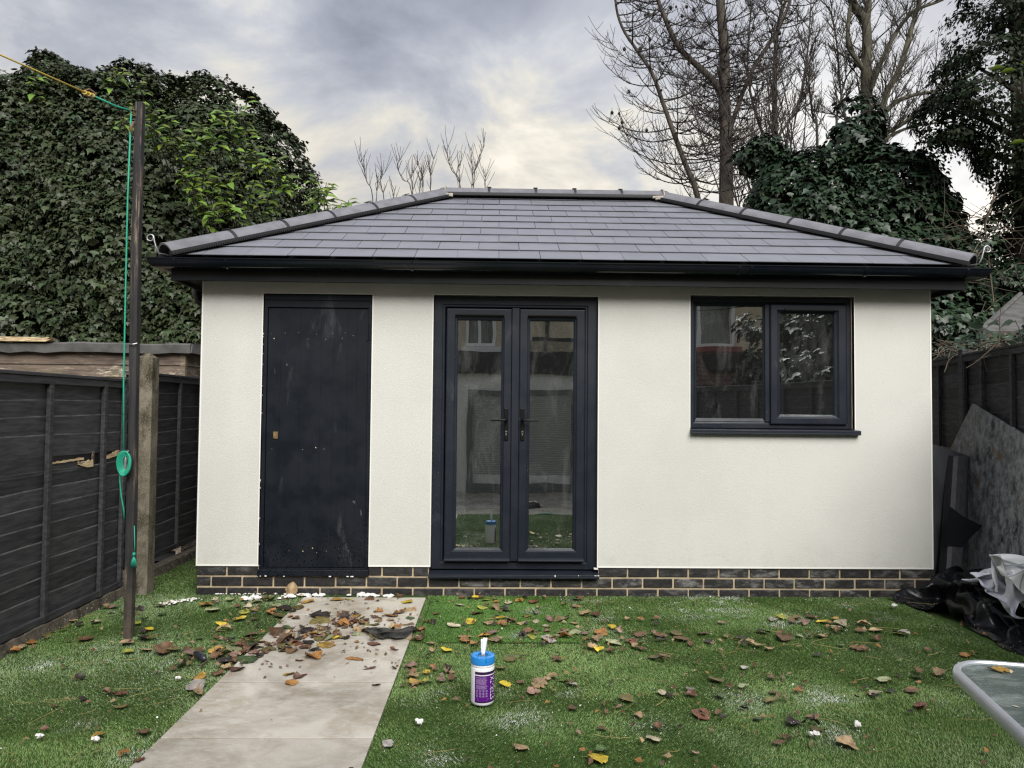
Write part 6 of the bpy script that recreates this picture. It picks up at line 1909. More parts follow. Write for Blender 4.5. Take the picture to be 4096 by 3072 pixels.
57,3,-8,-16,-33,4,-15,-33,-21,19,14,14,11,7,12,23,20,-6,-8,-9,-8,-3,18,-4,14,-4,2,-36,-1,-16,13,65,-14,-9,-40,45,8,-34,-45,-28,11,26,28,25,3,-22,19,-1,-1,15,-26,28,8,-12,-6,9,14,-1,0,-14,
-13,40,14,11,-18,-32,-7,23,37,23,14,-4,-8,-4,-11,4,4,-3,-12,2,11,9,-4,-7,-10,-8,23,20,10,-40,3,23,40,17,-2,2,-39,-1,21,22,26,17,1,-10,-7,-10,-8,-9,-8,9,11,6,1,-14,-22,-15,5,36,34,14,
40,-11,11,33,36,1,-19,0,-20,13,25,19,13,2,-11,-13,-10,-15,-13,11,24,18,0,-16,-29,-37,-3,29,43,29,3,10,-6,8,42,54,13,-40,-19,-7,3,31,19,9,-6,-21,-23,-12,-5,10,26,28,10,-16,-33,-33,-28,17,37,37,
23,-13,13,-7,-5,56,64,12,-54,-26,-13,5,45,17,3,-11,-28,-27,-14,12,28,29,15,-3,-34,-25,-29,-13,23,36,31,9,-18,3,1,-9,39,58,1,-54,-16,-9,11,43,20,-3,-12,-35,-22,-5,16,33,11,-4,-18,-17,-21,-16,-3,12,
28,22,16,-1,3,-3,1,6,37,5,-16,-28,-7,10,39,18,-6,-33,-33,-10,20,14,18,-5,-16,-7,-15,-8,-9,-17,-3,24,40,32,10,5,-6,2,-1,7,14,-12,-7,-18,6,17,21,-4,-29,-29,-6,21,13,13,-20,-8,-7,-2,-6,-13,
7,-13,-4,65,45,13,7,1,-15,6,5,15,-8,-26,-17,1,9,26,8,-17,-24,-7,-2,14,7,-10,-11,1,-1,-6,-19,9,-15,28,68,32,6,-3,7,-7,5,1,29,-12,-38,-29,22,-3,33,28,-6,-32,-30,-10,16,14,-1,-18,-2,-7,
0,-11,-13,8,66,34,20,-6,-7,20,8,-5,24,33,-26,-50,-34,-7,37,54,10,-7,-28,-42,-10,31,38,6,-27,-39,-12,9,6,18,20,21,18,13,-18,1,5,3,18,39,20,-31,-48,-27,6,51,35,3,-13,-25,-42,3,55,46,-3,-48,
-50,-15,17,28,10,6,3,13,8,-11,7,4,4,12,20,10,-13,-39,-17,17,43,21,-5,-3,-34,-24,10,59,39,-17,-54,-49,0,28,26,7,-12,-9,3,12,4,13,3,-10,4,11,-1,4,-14,-13,-2,27,15,7,-7,-36,3,8,25,29,
-14,-42,-21,-1,24,23,-10,-26,-15,2,31,16,10,0,4,-1,-6,2,3,-7,-20,-4,3,5,23,1,-29,-9,4,27,6,-3,-25,-12,-4,17,7,-14,-28,-14,25,20,21,1,7,0,-1,0,0,-3,-3,-23,-19,-4,17,21,1,-29,5,-1,
3,17,4,-17,-20,-23,3,10,-9,-10,-6,6,26,5,9,7,0,2,-2,-6,-8,6,-29,-22,-8,23,29,-1,-39,-5,-7,9,26,17,-18,-39,-35,2,6,17,7,-8,-8,5,-1,10,-6,4,7,-3,-13,-2,3,-32,-8,-1,21,29,-13,-44,
-11,-8,13,42,12,-19,-60,-26,0,29,18,-5,-9,-7,-9,-11,8,6,-1,-4,-5,-9,-5,5,-23,-10,8,14,15,-15,-32,-18,-4,21,28,4,-24,-54,-20,16,32,-5,-14,-4,0,-15,-16,13,2,2,-12,-9,-2,-7,-4,-9,-13,-3,15,0,
-7,-14,-8,-4,11,9,-10,-18,-33,-7,21,-1,-9,-9,3,1,-14,-3,-5,-1,0,-10,-5,4,-3,-10,-24,-20,-14,7,27,10,-3,-14,-20,-7,6,-5,-7,-12,4,-5,-6,5,-7,-13,-7,-4,3,-20,-18,-9,5,-4,6,1,-21,-29,-19,-4,
18,21,23,-8,-28,-32,-14,15,22,1,-11,1,-7,-11,11,2,-12,-12,-11,-1,-21,-16,-1,-6,10,7,-14,-34,-37,-5,18,31,18,10,-21,-40,-18,-1,25,16,15,-10,-23,5,-7,-11,15,0,-5,-6,-9,-25,11,-6,-6,25,5,-31,-48,-23,
7,35,35,8,-8,-28,-40,-7,12,34,15,1,-20,-30,0,-3,2,2,-3,-6,-7,0,-11,1,-3,29,20,7,-31,-38,-18,14,43,12,2,-10,-27,-26,2,22,18,7,-8,-25,-21,-16,8,-1,-5,-14,10,-13,-3,40,-8,-2,10,3,5,11,
-24,-10,8,7,-2,-4,-7,4,-7,3,6,8,3,-14,-14,-21,-13,-8,-4,-6,-15,2,-9,9,-30,7,6,7,2,2,10,18,-10,-7,5,-4,4,0,3,-3,1,2,6,-3,-5,-12,-15,-20,-18,-16,-6,-2,4,13,15,-4,-1,9,2,15,
-27,7,42,-7,-22,18,14,20,11,-11,-14,-13,-2,9,-5,3,-7,-21,-30,-27,-17,0,18,21,15,-9,-13,26,-2,-17,18,-23,21,36,-49,-20,31,34,43,2,-23,-32,-14,4,5,21,-6,-22,-35,-23,-11,-5,-13,29,23,-5,-24,
    ]),
    'stripe': (31, 26, [2759, -557, 79], [
0,13,16,19,8,3,-3,-5,10,35,50,28,5,3,-9,12,3,5,7,-11,-31,-4,-18,6,29,37,12,-18,-13,10,9,-21,-5,9,9,8,7,16,35,57,50,26,-1,-5,-8,-12,7,8,2,6,-26,-21,-28,-5,14,48,43,-29,-34,5,
13,39,16,-15,-15,9,-5,17,40,69,56,35,14,-14,-7,-1,5,5,0,-21,3,-19,-37,-19,4,58,36,6,-41,-18,16,26,22,15,5,-16,-14,5,26,57,59,27,15,-3,-5,-4,14,24,16,-13,-15,-27,-16,-38,-10,42,38,18,-14,-9,
9,20,5,4,2,13,13,12,19,26,21,25,17,13,-9,-38,14,25,40,16,-15,-14,-30,-34,-2,8,23,23,11,0,8,6,3,3,4,-4,26,22,14,20,22,15,12,5,-72,-39,-1,42,62,33,28,-10,-2,-21,-13,3,8,15,1,8,
6,7,-1,10,7,-14,-19,43,20,29,21,13,2,5,-27,-88,-33,29,68,48,33,19,3,2,3,7,7,-4,-3,1,3,3,0,0,4,-20,-3,2,37,18,21,15,8,14,-8,-6,-75,-9,35,63,11,21,26,9,1,5,-6,11,3,0,
-1,-3,7,-8,9,2,-13,-16,13,17,11,1,33,11,-7,18,24,-19,3,4,18,-7,4,47,11,-9,-9,3,24,2,-2,2,-9,6,-7,31,-5,-9,-8,-4,14,13,-28,12,38,22,10,10,14,10,2,-10,-15,11,36,31,-20,-4,-2,27,
12,-5,-10,16,2,3,-11,17,2,-4,0,15,16,-11,2,11,26,14,10,7,11,2,-9,-8,9,68,6,-11,-29,20,4,22,-1,-4,9,13,-5,4,-4,10,9,-7,19,2,21,16,-8,1,13,-3,7,8,7,17,-1,40,28,-2,-20,9,
-21,0,0,33,16,-3,19,-3,6,1,10,-3,-7,6,16,-6,-21,-1,27,38,6,7,9,-5,24,21,31,12,-11,-13,12,-26,-24,-13,27,69,1,8,15,4,1,14,-10,-20,39,-44,0,1,7,8,41,18,17,5,-5,27,30,11,6,-7,
0,-11,-37,-17,13,37,59,3,0,11,1,10,1,11,0,-20,1,10,14,-3,4,23,21,17,7,14,12,15,7,-12,9,16,3,-34,1,22,15,27,13,10,19,7,5,-16,7,-34,0,6,-5,6,20,2,13,13,17,20,13,9,6,22,
15,-13,9,27,-3,-12,-23,26,5,26,-10,22,40,8,-9,-13,-15,4,-2,6,5,9,12,19,18,-7,21,25,17,22,24,-2,-17,7,13,-13,-8,18,0,-2,9,24,39,36,20,3,-32,11,-9,2,5,17,-14,19,26,11,-13,17,24,21,
18,15,-1,-6,14,2,-3,-11,6,-1,13,29,30,24,26,13,4,-9,-4,3,7,-7,3,0,33,12,-30,18,16,18,18,27,12,4,-1,2,2,6,4,-1,26,17,13,13,5,8,7,2,-2,3,-4,6,11,13,26,-3,-24,8,7,19,
3,19,25,25,1,2,-11,1,14,15,4,11,14,29,-53,-21,10,4,0,7,-6,23,37,36,8,-29,-47,11,13,11,17,12,18,22,8,4,-8,-11,8,8,17,-8,19,59,-58,-4,9,11,13,18,4,1,36,47,26,-27,-61,26,29,-2,
-6,17,19,27,-2,6,5,-13,8,10,13,-4,21,62,-64,-16,15,12,5,15,12,14,0,33,27,-17,-24,21,26,11,11,-12,-5,23,28,3,-2,-10,8,15,7,14,15,15,-27,-18,16,8,4,9,11,-3,2,5,14,7,0,22,11,30,
32,-31,-6,-16,-5,19,5,8,0,13,10,13,40,11,4,-4,-27,-2,6,10,18,4,8,-11,12,-11,8,-1,-6,42,38,26,-12,-7,-17,-14,-6,10,8,15,12,12,37,4,18,4,16,-17,-27,6,0,10,16,18,5,9,-28,3,18,2,
23,55,17,-18,-11,-4,-4,-11,3,11,15,18,14,10,13,10,18,15,-3,-41,3,-15,6,36,26,-6,0,-2,1,-5,0,19,34,30,11,-13,-14,4,16,21,15,0,1,1,-3,10,-1,-27,-11,10,29,7,-10,14,-16,3,10,26,1,12,
13,15,16,4,-16,-37,-18,0,17,38,40,16,-4,-2,4,-2,7,-17,-25,-12,18,37,-6,11,-19,-13,25,5,4,10,22,23,16,-3,-28,-47,-20,-3,-4,36,52,32,4,2,-1,16,-7,7,-31,-14,-6,35,12,7,-8,-13,20,2,4,-18,
24,13,9,3,-16,-31,4,-17,1,34,52,36,-2,-2,-5,5,4,26,-23,-22,0,11,19,-4,20,-2,4,-8,-10,5,15,-9,-7,0,2,1,7,8,-7,27,48,18,8,10,-13,-7,13,-2,32,-29,-2,6,4,2,-4,12,4,-8,0,-9,
8,9,12,7,-6,0,4,-2,-13,23,63,-7,-7,14,16,-13,2,-2,2,19,8,7,-3,-24,-3,0,16,0,-7,4,3,4,5,25,-1,9,5,-4,-25,-2,69,5,-20,-9,13,19,33,-28,1,-1,2,-6,1,5,2,9,0,4,9,8,
-7,8,-5,17,23,-3,-6,-8,-15,7,32,31,15,-10,-15,17,9,19,9,-26,7,-4,12,-7,-8,8,5,6,-3,14,6,-13,3,1,55,-20,5,18,-20,-4,-9,20,3,9,18,-1,-5,11,15,-8,-15,-16,0,39,-4,-8,-1,5,15,-1,
6,6,-18,6,-1,29,-16,19,5,-14,-8,-13,-13,-16,-5,14,13,16,13,11,6,-35,-13,41,27,-27,-8,-1,-1,5,9,-2,26,6,-13,-6,4,-1,1,33,-24,-19,-26,-3,-15,-2,1,13,9,13,15,-2,-14,5,28,-20,11,-6,-3,3,
1,1,-5,9,23,-4,-13,7,3,-16,-2,9,-23,-20,-7,17,12,4,-10,-24,21,19,-3,-6,10,-12,20,14,5,-12,-4,-13,7,-14,9,19,6,1,-11,1,-7,-10,-7,-14,-6,-2,35,10,8,-26,-41,39,-6,-4,3,15,11,-5,-15,3,
12,20,-4,0,-27,5,36,11,3,-25,11,-1,-30,-30,15,12,-16,42,7,-2,-31,-2,13,-1,-4,17,17,10,-16,-22,3,40,23,-11,-5,0,13,22,18,-5,-9,14,-16,-50,0,21,24,-1,-28,14,-10,9,14,-8,6,23,4,14,8,-18,
-7,37,13,-10,0,22,8,-4,-5,-5,26,4,6,-21,-16,18,16,1,-1,-8,-2,-3,-1,1,15,-17,2,7,28,20,-6,16,-21,-18,17,15,17,-7,3,1,-11,26,33,-13,1,17,4,-1,-15,-13,-2,-9,5,-5,6,-26,6,11,-7,31,
21,1,-20,-28,4,27,28,3,-13,-13,-16,22,33,10,10,23,24,-4,-16,-37,-24,0,-11,8,-3,2,-26,2,-3,17,11,12,-7,-11,7,21,22,2,2,-12,-6,-7,11,30,2,16,18,7,-6,-22,-31,-5,-3,-2,5,0,-4,1,-16,5,
2,3,9,2,5,21,13,21,1,9,11,-8,-16,-11,10,12,9,-10,-26,2,-13,9,31,31,-56,12,-12,-6,-7,-4,10,-1,-16,13,11,35,32,15,-8,9,3,-27,-2,4,3,5,15,-26,-26,-11,5,20,17,35,-23,20,-16,-21,-7,-19,
22,11,-6,-32,23,38,44,13,-6,4,-7,-43,4,-9,6,1,-6,27,-47,-36,2,7,22,34,-9,-13,-3,-4,2,-33,24,12,16,-45,16,31,38,23,8,20,-35,-38,-13,-5,7,-8,-1,6,11,-29,-25,-5,30,25,-17,-13,-24,-12,6,3,
-21,9,20,-23,12,42,33,11,3,11,-23,-23,-13,-5,29,-3,-22,-4,11,8,-6,4,-1,7,-10,-26,-39,24,18,-23,-27,-6,-6,8,38,42,21,-7,32,-10,-37,-15,-13,-1,11,19,7,-16,9,7,14,-22,-21,-10,21,29,-57,2,47,-2,
-32,-27,-12,17,39,28,6,0,29,-25,-52,-18,7,-6,4,8,3,-7,8,12,49,-1,-24,-26,13,34,9,-25,-17,21,-16,-25,-13,22,26,4,8,21,33,-3,-35,-46,-22,12,-6,-5,0,-5,-5,17,19,98,0,-3,1,-2,2,-8,-10,-5,
3,9,2,19,9,-2,-1,-9,4,-2,-9,-17,19,-16,-2,-3,6,2,50,52,29,6,-39,-9,-10,-5,1,-1,0,5,7,0,39,28,0,-19,-7,2,-9,-2,-6,-15,-3,-10,1,-4,-4,12,21,79,48,10,-10,-31,-2,-8,2,0,-3,5,
-2,5,56,44,3,-20,-26,-9,-5,0,-8,-10,-8,-5,-21,8,-9,-6,37,53,66,18,2,-33,-21,2,0,-6,12,-10,-1,7,44,43,14,-15,-29,-15,8,-1,4,-19,-12,-15,-16,-9,-2,2,3,33,71,22,0,-32,-16,8,16,4,-2,-8,
2,20,25,15,-5,-31,-35,-2,6,41,14,6,-22,-26,-5,-15,-9,-3,1,11,61,16,-2,-21,-23,-5,26,-1,7,18,21,15,5,-6,-26,-45,-4,20,1,-27,20,36,15,-24,-14,-6,-4,-4,0,10,-10,33,13,-24,-13,-17,15,35,5,7,
36,18,6,-5,-21,-46,-14,23,2,-4,-19,5,13,21,11,7,-7,15,2,1,-16,-5,-8,-1,-5,5,-9,45,1,10,4,24,10,4,-9,-26,-34,5,12,-9,-10,-14,16,19,12,48,1,11,3,-18,-9,-6,0,-16,-10,21,17,19,4,-12,
2,8,4,-12,-4,3,-12,-10,4,0,-11,-5,15,5,1,38,30,10,14,-14,-22,-6,-31,-8,-5,6,25,36,-6,2,-8,-14,18,-3,-19,0,20,-9,-5,2,5,2,0,8,0,-3,23,23,12,1,-8,-8,-18,-30,-24,-3,12,15,36,13,
-11,-10,7,9,17,-29,-5,14,10,-8,1,-3,-7,-4,7,11,9,13,4,9,10,-6,-3,-10,-8,-54,-4,-10,7,28,23,-5,-1,3,6,27,-6,-11,7,-5,0,-3,-7,-8,4,0,23,9,-13,4,11,17,-1,-10,-3,2,-41,-50,-5,-2,
19,30,12,4,28,-28,7,-3,43,-3,-17,-3,-5,-3,7,-8,3,31,-24,-5,20,18,7,1,-22,-13,1,-3,-40,-41,-11,13,50,21,17,-9,-24,34,68,16,-17,-41,-25,4,-10,4,-6,21,4,-15,17,21,5,-5,-27,-17,-4,6,-12,-22,
-22,-5,40,32,0,9,-3,9,75,34,8,-25,-38,-24,-8,-7,-3,7,8,5,17,1,-12,16,-21,-28,-9,1,1,-29,-20,21,33,23,47,-12,-17,30,6,44,24,-9,-13,-19,-6,-3,-6,-4,-12,16,-4,-19,-13,10,33,-11,-17,16,-35,-38,
-9,-3,59,33,-1,22,23,-22,42,-13,-19,11,-5,6,15,4,-4,-6,-14,-19,19,-28,-22,-2,24,36,4,-5,-39,-34,-5,5,21,38,44,1,2,-2,5,10,-9,6,2,-12,-25,17,0,-1,-1,-17,-17,13,-18,-15,5,28,26,-4,-20,-26,
-13,15,26,24,15,12,5,-1,-3,-3,15,-19,7,-5,-15,-4,1,-13,-3,-6,-11,-7,6,-3,-7,11,15,19,-6,-6,1,16,19,6,-4,-7,-5,-6,7,4,-10,13,-10,-1,-8,1,-10,-17,-19,-11,-11,-10,11,-4,-3,-3,12,15,8,7,
23,18,20,5,-17,-20,0,-4,0,-2,-2,-3,6,3,-6,-10,-12,-6,-16,-18,-7,-11,-10,-13,2,7,-3,4,18,1,32,28,14,13,-13,-16,-20,-15,11,-3,6,-4,-5,-3,14,-7,-12,-8,-8,-23,-19,-4,-12,-7,-12,10,-19,5,10,9,
31,30,12,4,2,-4,-39,-10,1,-4,-11,20,7,-14,-10,23,-1,-3,-19,-38,-29,1,-2,13,-21,-12,12,-6,-13,36,38,18,-1,1,-31,-14,-7,-5,8,-13,0,-2,8,15,1,11,0,-9,-45,-19,0,-4,8,37,-7,-11,-39,1,13,36,
31,6,-3,-12,-48,-14,-11,2,-6,24,-5,5,-8,-3,11,2,-4,-22,-38,-44,-3,40,12,37,1,-7,-8,-13,4,21,11,0,1,-11,-40,-7,-26,-13,-6,18,31,-9,-12,-1,4,19,14,-11,-37,-51,-16,-7,46,35,26,10,-8,-10,-6,-4,
7,5,-10,-14,-24,-8,1,-15,-26,0,22,16,9,10,-4,-18,16,13,
    ]),
}
M['sheet'] = simple('white_cotton', (.76, .77, .83), (.68, .69, .76), 4, rough=.9, bump=.2, bscale=60)
tS = NT('striped_cotton')
fu = tS.math('FRACT', tS.attr('tint'))
fv = tS.math('FRACT', tS.attr('tint2'))
st_ = tS.math('MAXIMUM', tS.math('LESS_THAN', fu, .13), tS.math('LESS_THAN', fv, .07))
M['stripe'] = tS.out(tS.mix(st_, (.77, .78, .79), (.36, .40, .42)), .9, tS.bump(tS.noise(50, 3), .2, .004), .3)
draped('plastic_sheet', 'plastic', M['poly'], 'crumpled black plastic sheeting heaped at the right corner of the wall', 'plastic sheet')
draped('white_sheet', 'sheet', M['sheet'], 'bundled plain white sheet lying on the black plastic heap', 'cloth')
draped('striped_cloth', 'stripe', M['stripe'], 'crumpled white cloth with grey stripes on top of the plain sheet', 'cloth')

# ------------------------------------------------------------------ glass table
T_ = thing('garden_table', 'round-cornered glass garden table with silver rim in the bottom right corner', 'table', (3.95, -3.95, 0))
TW, TD, TR = 1.30, .95, .115
tang = math.radians(-14)
tox, toy = 3.392, -3.318


def tp(x, y, z):
    """table coordinates: x along the far edge from the far left corner, y towards the viewer"""
    return (tox + x * math.cos(tang) - (-y) * math.sin(tang), toy + x * math.sin(tang) + (-y) * math.cos(tang), z)


def rrect(ins, z, n=14):
    pts = []
    r_ = TR - ins
    for cx_, cy_, a0 in ((TR, TR, math.pi), (TW - TR, TR, 1.5 * math.pi), (TW - TR, TD - TR, 0), (TR, TD - TR, .5 * math.pi)):
        for k in range(n + 1):
            a = a0 + k * math.pi / 2 / n
            pts.append(tp(cx_ + r_ * math.cos(a), cy_ + r_ * math.sin(a), z))
    return pts


rim = MB()
pf = [(.016, .668), (.002, .670), (-.003, .678), (-.003, .690), (0, .700), (.006, .704), (.013, .703), (.0165, .699), (.0165, .668)]
vs_ = []
for ins, z in pf:
    vs_ += rrect(ins, z)
n = len(vs_) // len(pf)
fs = []
for i in range(len(pf)):
    j = (i + 1) % len(pf)
    for k in range(n):
        k2 = (k + 1) % n
        fs.append((i * n + k, i * n + k2, j * n + k2, j * n + k))
rim.add(vs_, fs)
rim.obj('rim', M['silver'], T_, smooth=True, auto=True)
tg = NT('rippled_table_glass')
tr = tg.n('ShaderNodeBsdfTransparent')
tr.inputs[0].default_value = (.62, .70, .66, 1)
gl_ = tg.n('ShaderNodeBsdfGlossy')
gl_.inputs['Roughness'].default_value = .10
gl_.inputs['Color'].default_value = (.9, .95, .94, 1)
df = tg.n('ShaderNodeBsdfDiffuse')
tg.l(tg.mix(tg.rng(tg.noise(7, 6, .65, (1, 2.6, 1)), .50, .66), (.17, .21, .19), (.42, .47, .445)), df.inputs[0])
tg.l(tg.bump(tg.noise(14, 3, .5, (1, 2, 1)), .12, .01), gl_.inputs['Normal'])
fr = tg.n('ShaderNodeFresnel')
fr.inputs[0].default_value = 1.5
m1, m2 = tg.n('ShaderNodeMixShader'), tg.n('ShaderNodeMixShader')
m1.inputs[0].default_value = .62
tg.l(tr.outputs[0], m1.inputs[1])
tg.l(df.outputs[0], m1.inputs[2])
tg.l(tg.math('ADD', fr.outputs[0], .10, True), m2.inputs[0])
tg.l(m1.outputs[0], m2.inputs[1])
tg.l(gl_.outputs[0], m2.inputs[2])
tg.l(m2.outputs[0], tg.t.nodes['Material Output'].inputs['Surface'])
pg = rrect(.016, .692)[::-1]
MB().prism(pg, (0, 0, .006)).obj('glass_top', tg.m, T_)
for x, y in ((.34, .30), (TW - .34, .30), (.34, TD - .30), (TW - .34, TD - .30)):
    MB().tube([tp(x, y, .668), tp(x - .03 * (1 if x < .5 else -1), y - .02 * (1 if y < .5 else -1), 0)], .016, 10).obj('leg', M['silver'], T_, smooth=True)
MB().tube([tp(.34, .30, .64), tp(TW - .34, .30, .64), tp(TW - .34, TD - .30, .64), tp(.34, TD - .30, .64), tp(.34, .30, .64)], .012, 8).obj('under_frame', M['silver'], T_)
fk = MB()
for k in range(70):
    x, y = random.uniform(.05, .75), random.uniform(.04, .7)
    p = tp(x, y, .6995)
    s_ = random.uniform(.002, .010)
    a = random.uniform(0, 3.1)
    ex, ey = Vector((math.cos(a), math.sin(a), 0)) * s_ * random.uniform(1, 2.4), Vector((-math.sin(a), math.cos(a), 0)) * s_ * .6
    P = Vector(p)
    fk.add([P - ex, P - ey, P + ex * .9, P + ey * 1.1 + Vector((0, 0, .001))], [(0, 1, 2, 3)])
tag(fk.obj('seed_husk', simple('pale_husks', (.55, .52, .40), (.38, .34, .22), 40, rough=.8)), 'pale seed husks and leaf crumbs scattered over the glass table top', 'husks', kind='stuff')

# ------------------------------------------------------------------ tub of wipes
tx, ty = 2.115, -1.915
TB = thing('wipes_tub', 'white tub of wipes with blue lid and purple label standing on the turf', 'tub', (tx, ty, 0))
M['tubwhite'] = simple('white_plastic', (.80, .81, .83), rough=.35)
M['lidblue'] = simple('blue_plastic', (.018, .22, .60), rough=.38)
M['purple'] = simple('purple_print', (.095, .008, .19), rough=.35)
M['aubergine'] = simple('dark_purple_print', (.032, .009, .055), rough=.35)
M['lilac'] = simple('pale_lilac_print', (.50, .38, .60), rough=.4)
M['whiteprint'] = simple('white_print', (.82, .80, .84), rough=.4)
M['tissue'] = simple('white_tissue', (.82, .83, .86), rough=.95)
R0 = .0545
zb = .010
pr = [(0, zb), (.044, zb), (.050, zb + .003), (.0535, zb + .010), (R0, zb + .016), (R0, zb + .166), (.0535, zb + .170), (.0515, zb + .1725), (.0535, zb + .175), (R0, zb + .178), (.0535, zb + .182), (.0515, zb + .185), (.0515, zb + .200), (0, zb + .2)]
MB().lathe(pr, 48, (tx, ty, 0)).obj('tub_body', M['tubwhite'], TB, auto=True)
lid = MB().lathe([(.0515, zb + .186), (.0560, zb + .186), (.0562, zb + .214), (.0545, zb + .2185), (.050, zb + .220), (.0265, zb + .220), (.0245, zb + .2185), (.0240, zb + .212), (.011, zb + .2115), (.009, zb + .205)], 48, (tx, ty, 0)).obj('lid', M['lidblue'], TB, auto=True)
MB().lathe([(.0238, zb + .2125), (.0115, zb + .2122)], 40, (tx, ty, 0)).obj('lid_insert', simple('dark_blue_plastic', (.03, .12, .20), rough=.3), lid)
fa = math.atan2(CAM[1] - ty, CAM[0] - tx)      # direction of the viewer


def onlab(phi, z, d=.0006):
    a = fa + phi
    return (tx + (R0 + d) * math.cos(a), ty + (R0 + d) * math.sin(a), z)


lab = MB().box(tx + .014, tx + .0205, ty - .058, ty - .0545, zb + .205, zb + .219)
lab.obj('lid_tab', M['lidblue'], lid)


def patch(name, p0, p1, z0, z1, mat, d, parent, n=18):
    vs_ = []
    for i in range(n + 1):
        ph = p0 + (p1 - p0) * i / n
        vs_ += [onlab(ph, z0, d), onlab(ph, z1, d)]
    return MB().add(vs_, [(i * 2, i * 2 + 2, i * 2 + 3, i * 2 + 1) for i in range(n)]).obj(name, mat, parent, smooth=True)


lb = patch('label', -.69, 2.3, zb + .018, zb + .157, M['purple'], .0004, TB, 30)
patch('label_band', -.69, 2.3, zb + .144, zb + .157, M['aubergine'], .0007, lb, 30)
patch('label_stripe', -.69, 2.3, zb + .1395, zb + .144, M['whiteprint'], .0007, lb, 30)
patch('label_band', -.69, 2.3, zb + .018, zb + .024, M['aubergine'], .0007, lb, 30)
sm = MB()
for k in range(17):
    if k in (1, 10):
        continue
    z = zb + .130 - k * .0031
    wdt = random.uniform(.78, 1.0)
    ph = -.55
    end = -.55 + 1.02 * wdt
    while ph < end:
        wl_ = random.uniform(.04, .12)
        e_ = min(ph + wl_, end)
        sm.add([onlab(ph, z, .0009), onlab(e_, z, .0009), onlab(e_, z + (.0024 if k == 0 else .0013), .0009), onlab(ph, z + (.0024 if k == 0 else .0013), .0009)], [(0, 1, 2, 3)])
        ph = e_ + .022
for k in range(3):
    z = zb + .036 - k * .004
    sm.add([onlab(-.45 + .05 * k, z, .0009), onlab(.5 - .05 * k, z, .0009), onlab(.5 - .05 * k, z + .0014, .0009), onlab(-.45 + .05 * k, z + .0014, .0009)], [(0, 1, 2, 3)])
for i in range(4):
    for j in range(3):
        pc, zc_ = -.46 + i * .27, zb + .072 - j * .0118
        n = 14
        for k in range(n):
            a0, a1 = 2 * math.pi * k / n, 2 * math.pi * (k + 1) / n
            q = [onlab(pc + r_ / R0 * math.cos(a), zc_ + r_ * math.sin(a), .0009) for r_, a in ((.0046, a0), (.0046, a1), (.0036, a1), (.0036, a0))]
            sm.add(q, [(0, 1, 2, 3)])
        for dz in (-.0012, .0008):
            sm.add([onlab(pc - .035, zc_ + dz, .0009), onlab(pc + .035, zc_ + dz, .0009), onlab(pc + .035, zc_ + dz + .0009, .0009), onlab(pc - .035, zc_ + dz + .0009, .0009)], [(0, 1, 2, 3)])
sm.obj('small_print', M['lilac'], lb, kind='stuff')
fc = bpy.data.curves.new('lettering', 'FONT')
fc.body = 'STERI-7X'
fc.size = .03
fc.fill_mode = 'FRONT'
fo = bpy.data.objects.new('lettering', fc)
C.objects.link(fo)
bpy.context.view_layer.update()
tm = bpy.data.meshes.new_from_object(fo.evaluated_get(bpy.context.evaluated_depsgraph_get()))
bpy.data.objects.remove(fo)
import bmesh
bm2 = bmesh.new()
bm2.from_mesh(tm)
bmesh.ops.triangulate(bm2, faces=bm2.faces)
xs_ = [v.co.x for v in bm2.verts]
ys_ = [v.co.y for v in bm2.verts]
wx, hy = max(xs_) - min(xs_), max(ys_) - min(ys_)
for v in bm2.verts:
    u, t2 = (v.co.x - min(xs_)) / wx, (v.co.y - min(ys_)) / hy
    # reads upwards; letter tops point to the left
    v.co = Vector(onlab(1.16 - .46 * t2, zb + .030 + .103 * u, .0011))
bm2.to_mesh(tm)
bm2.free()
tm.materials.clear()
tm.materials.append(M['whiteprint'])
inst('lettering', tm, (0, 0, 0), lb)
ws, wf = [], []
prof_ = [(.0, .007), (.02, .008), (.045, .0125), (.075, .0145), (.088, .0150)]
nn = 8
for i, (h, hw) in enumerate(prof_):
    for k in range(nn + 1):
        u = k / nn * 2 - 1
        a = .15
        x = u * hw
        y = .0035 * math.sin(u * 7 + i * .4) - .004 * (i / 4) * u * u
        ws.append((tx + .002 + x * math.cos(a) + .004 * h / .09, ty + y + x * math.sin(a), zb + .207 + h - (.004 if i == 4 and k < 3 else 0)))
for i in range(4):
    for k in range(nn):
        b0 = i * (nn + 1) + k
        wf.append((b0, b0 + 1, b0 + nn + 2, b0 + nn + 1))
wo = MB().add(ws, wf).obj('wipe', M['tissue'], TB, smooth=True)
sld = wo.modifiers.new('thickness', 'SOLIDIFY')
sld.thickness = .0008

# black plastic scrap lying on the path
sc_ = [(1.354, -.897), (1.380, -.835), (1.435, -.819), (1.491, -.865), (1.565, -.910), (1.616, -.864), (1.659, -.785), (1.716, -.863), (1.688, -.909), (1.646, -1.028), (1.596, -1.062), (1.545, -1.028), (1.513, -1.057), (1.447, -.995)]
sp_ = np.array(sc_)
gx, gy = np.meshgrid(np.arange(1.34, 1.73, .008), np.arange(-1.08, -.77, .008))
P2 = np.stack([gx.ravel(), gy.ravel()], 1)
P3 = np.c_[P2, np.zeros(len(P2))]
dd = poly_dist(P2, sp_)
zz = .017 + .010 * (1 + wob(P3 * 11)) + .014 * crease(P3, 7, 4, 5) * np.clip(dd / .05, 0, 1)
ny, nx = gx.shape
idx = np.arange(nx * ny).reshape(ny, nx)
q = np.stack([idx[:-1, :-1], idx[:-1, 1:], idx[1:, 1:], idx[1:, :-1]], -1).reshape(-1, 4)
q = q[(dd > -.002)[q].all(1)]
used, inv = np.unique(q, return_inverse=True)
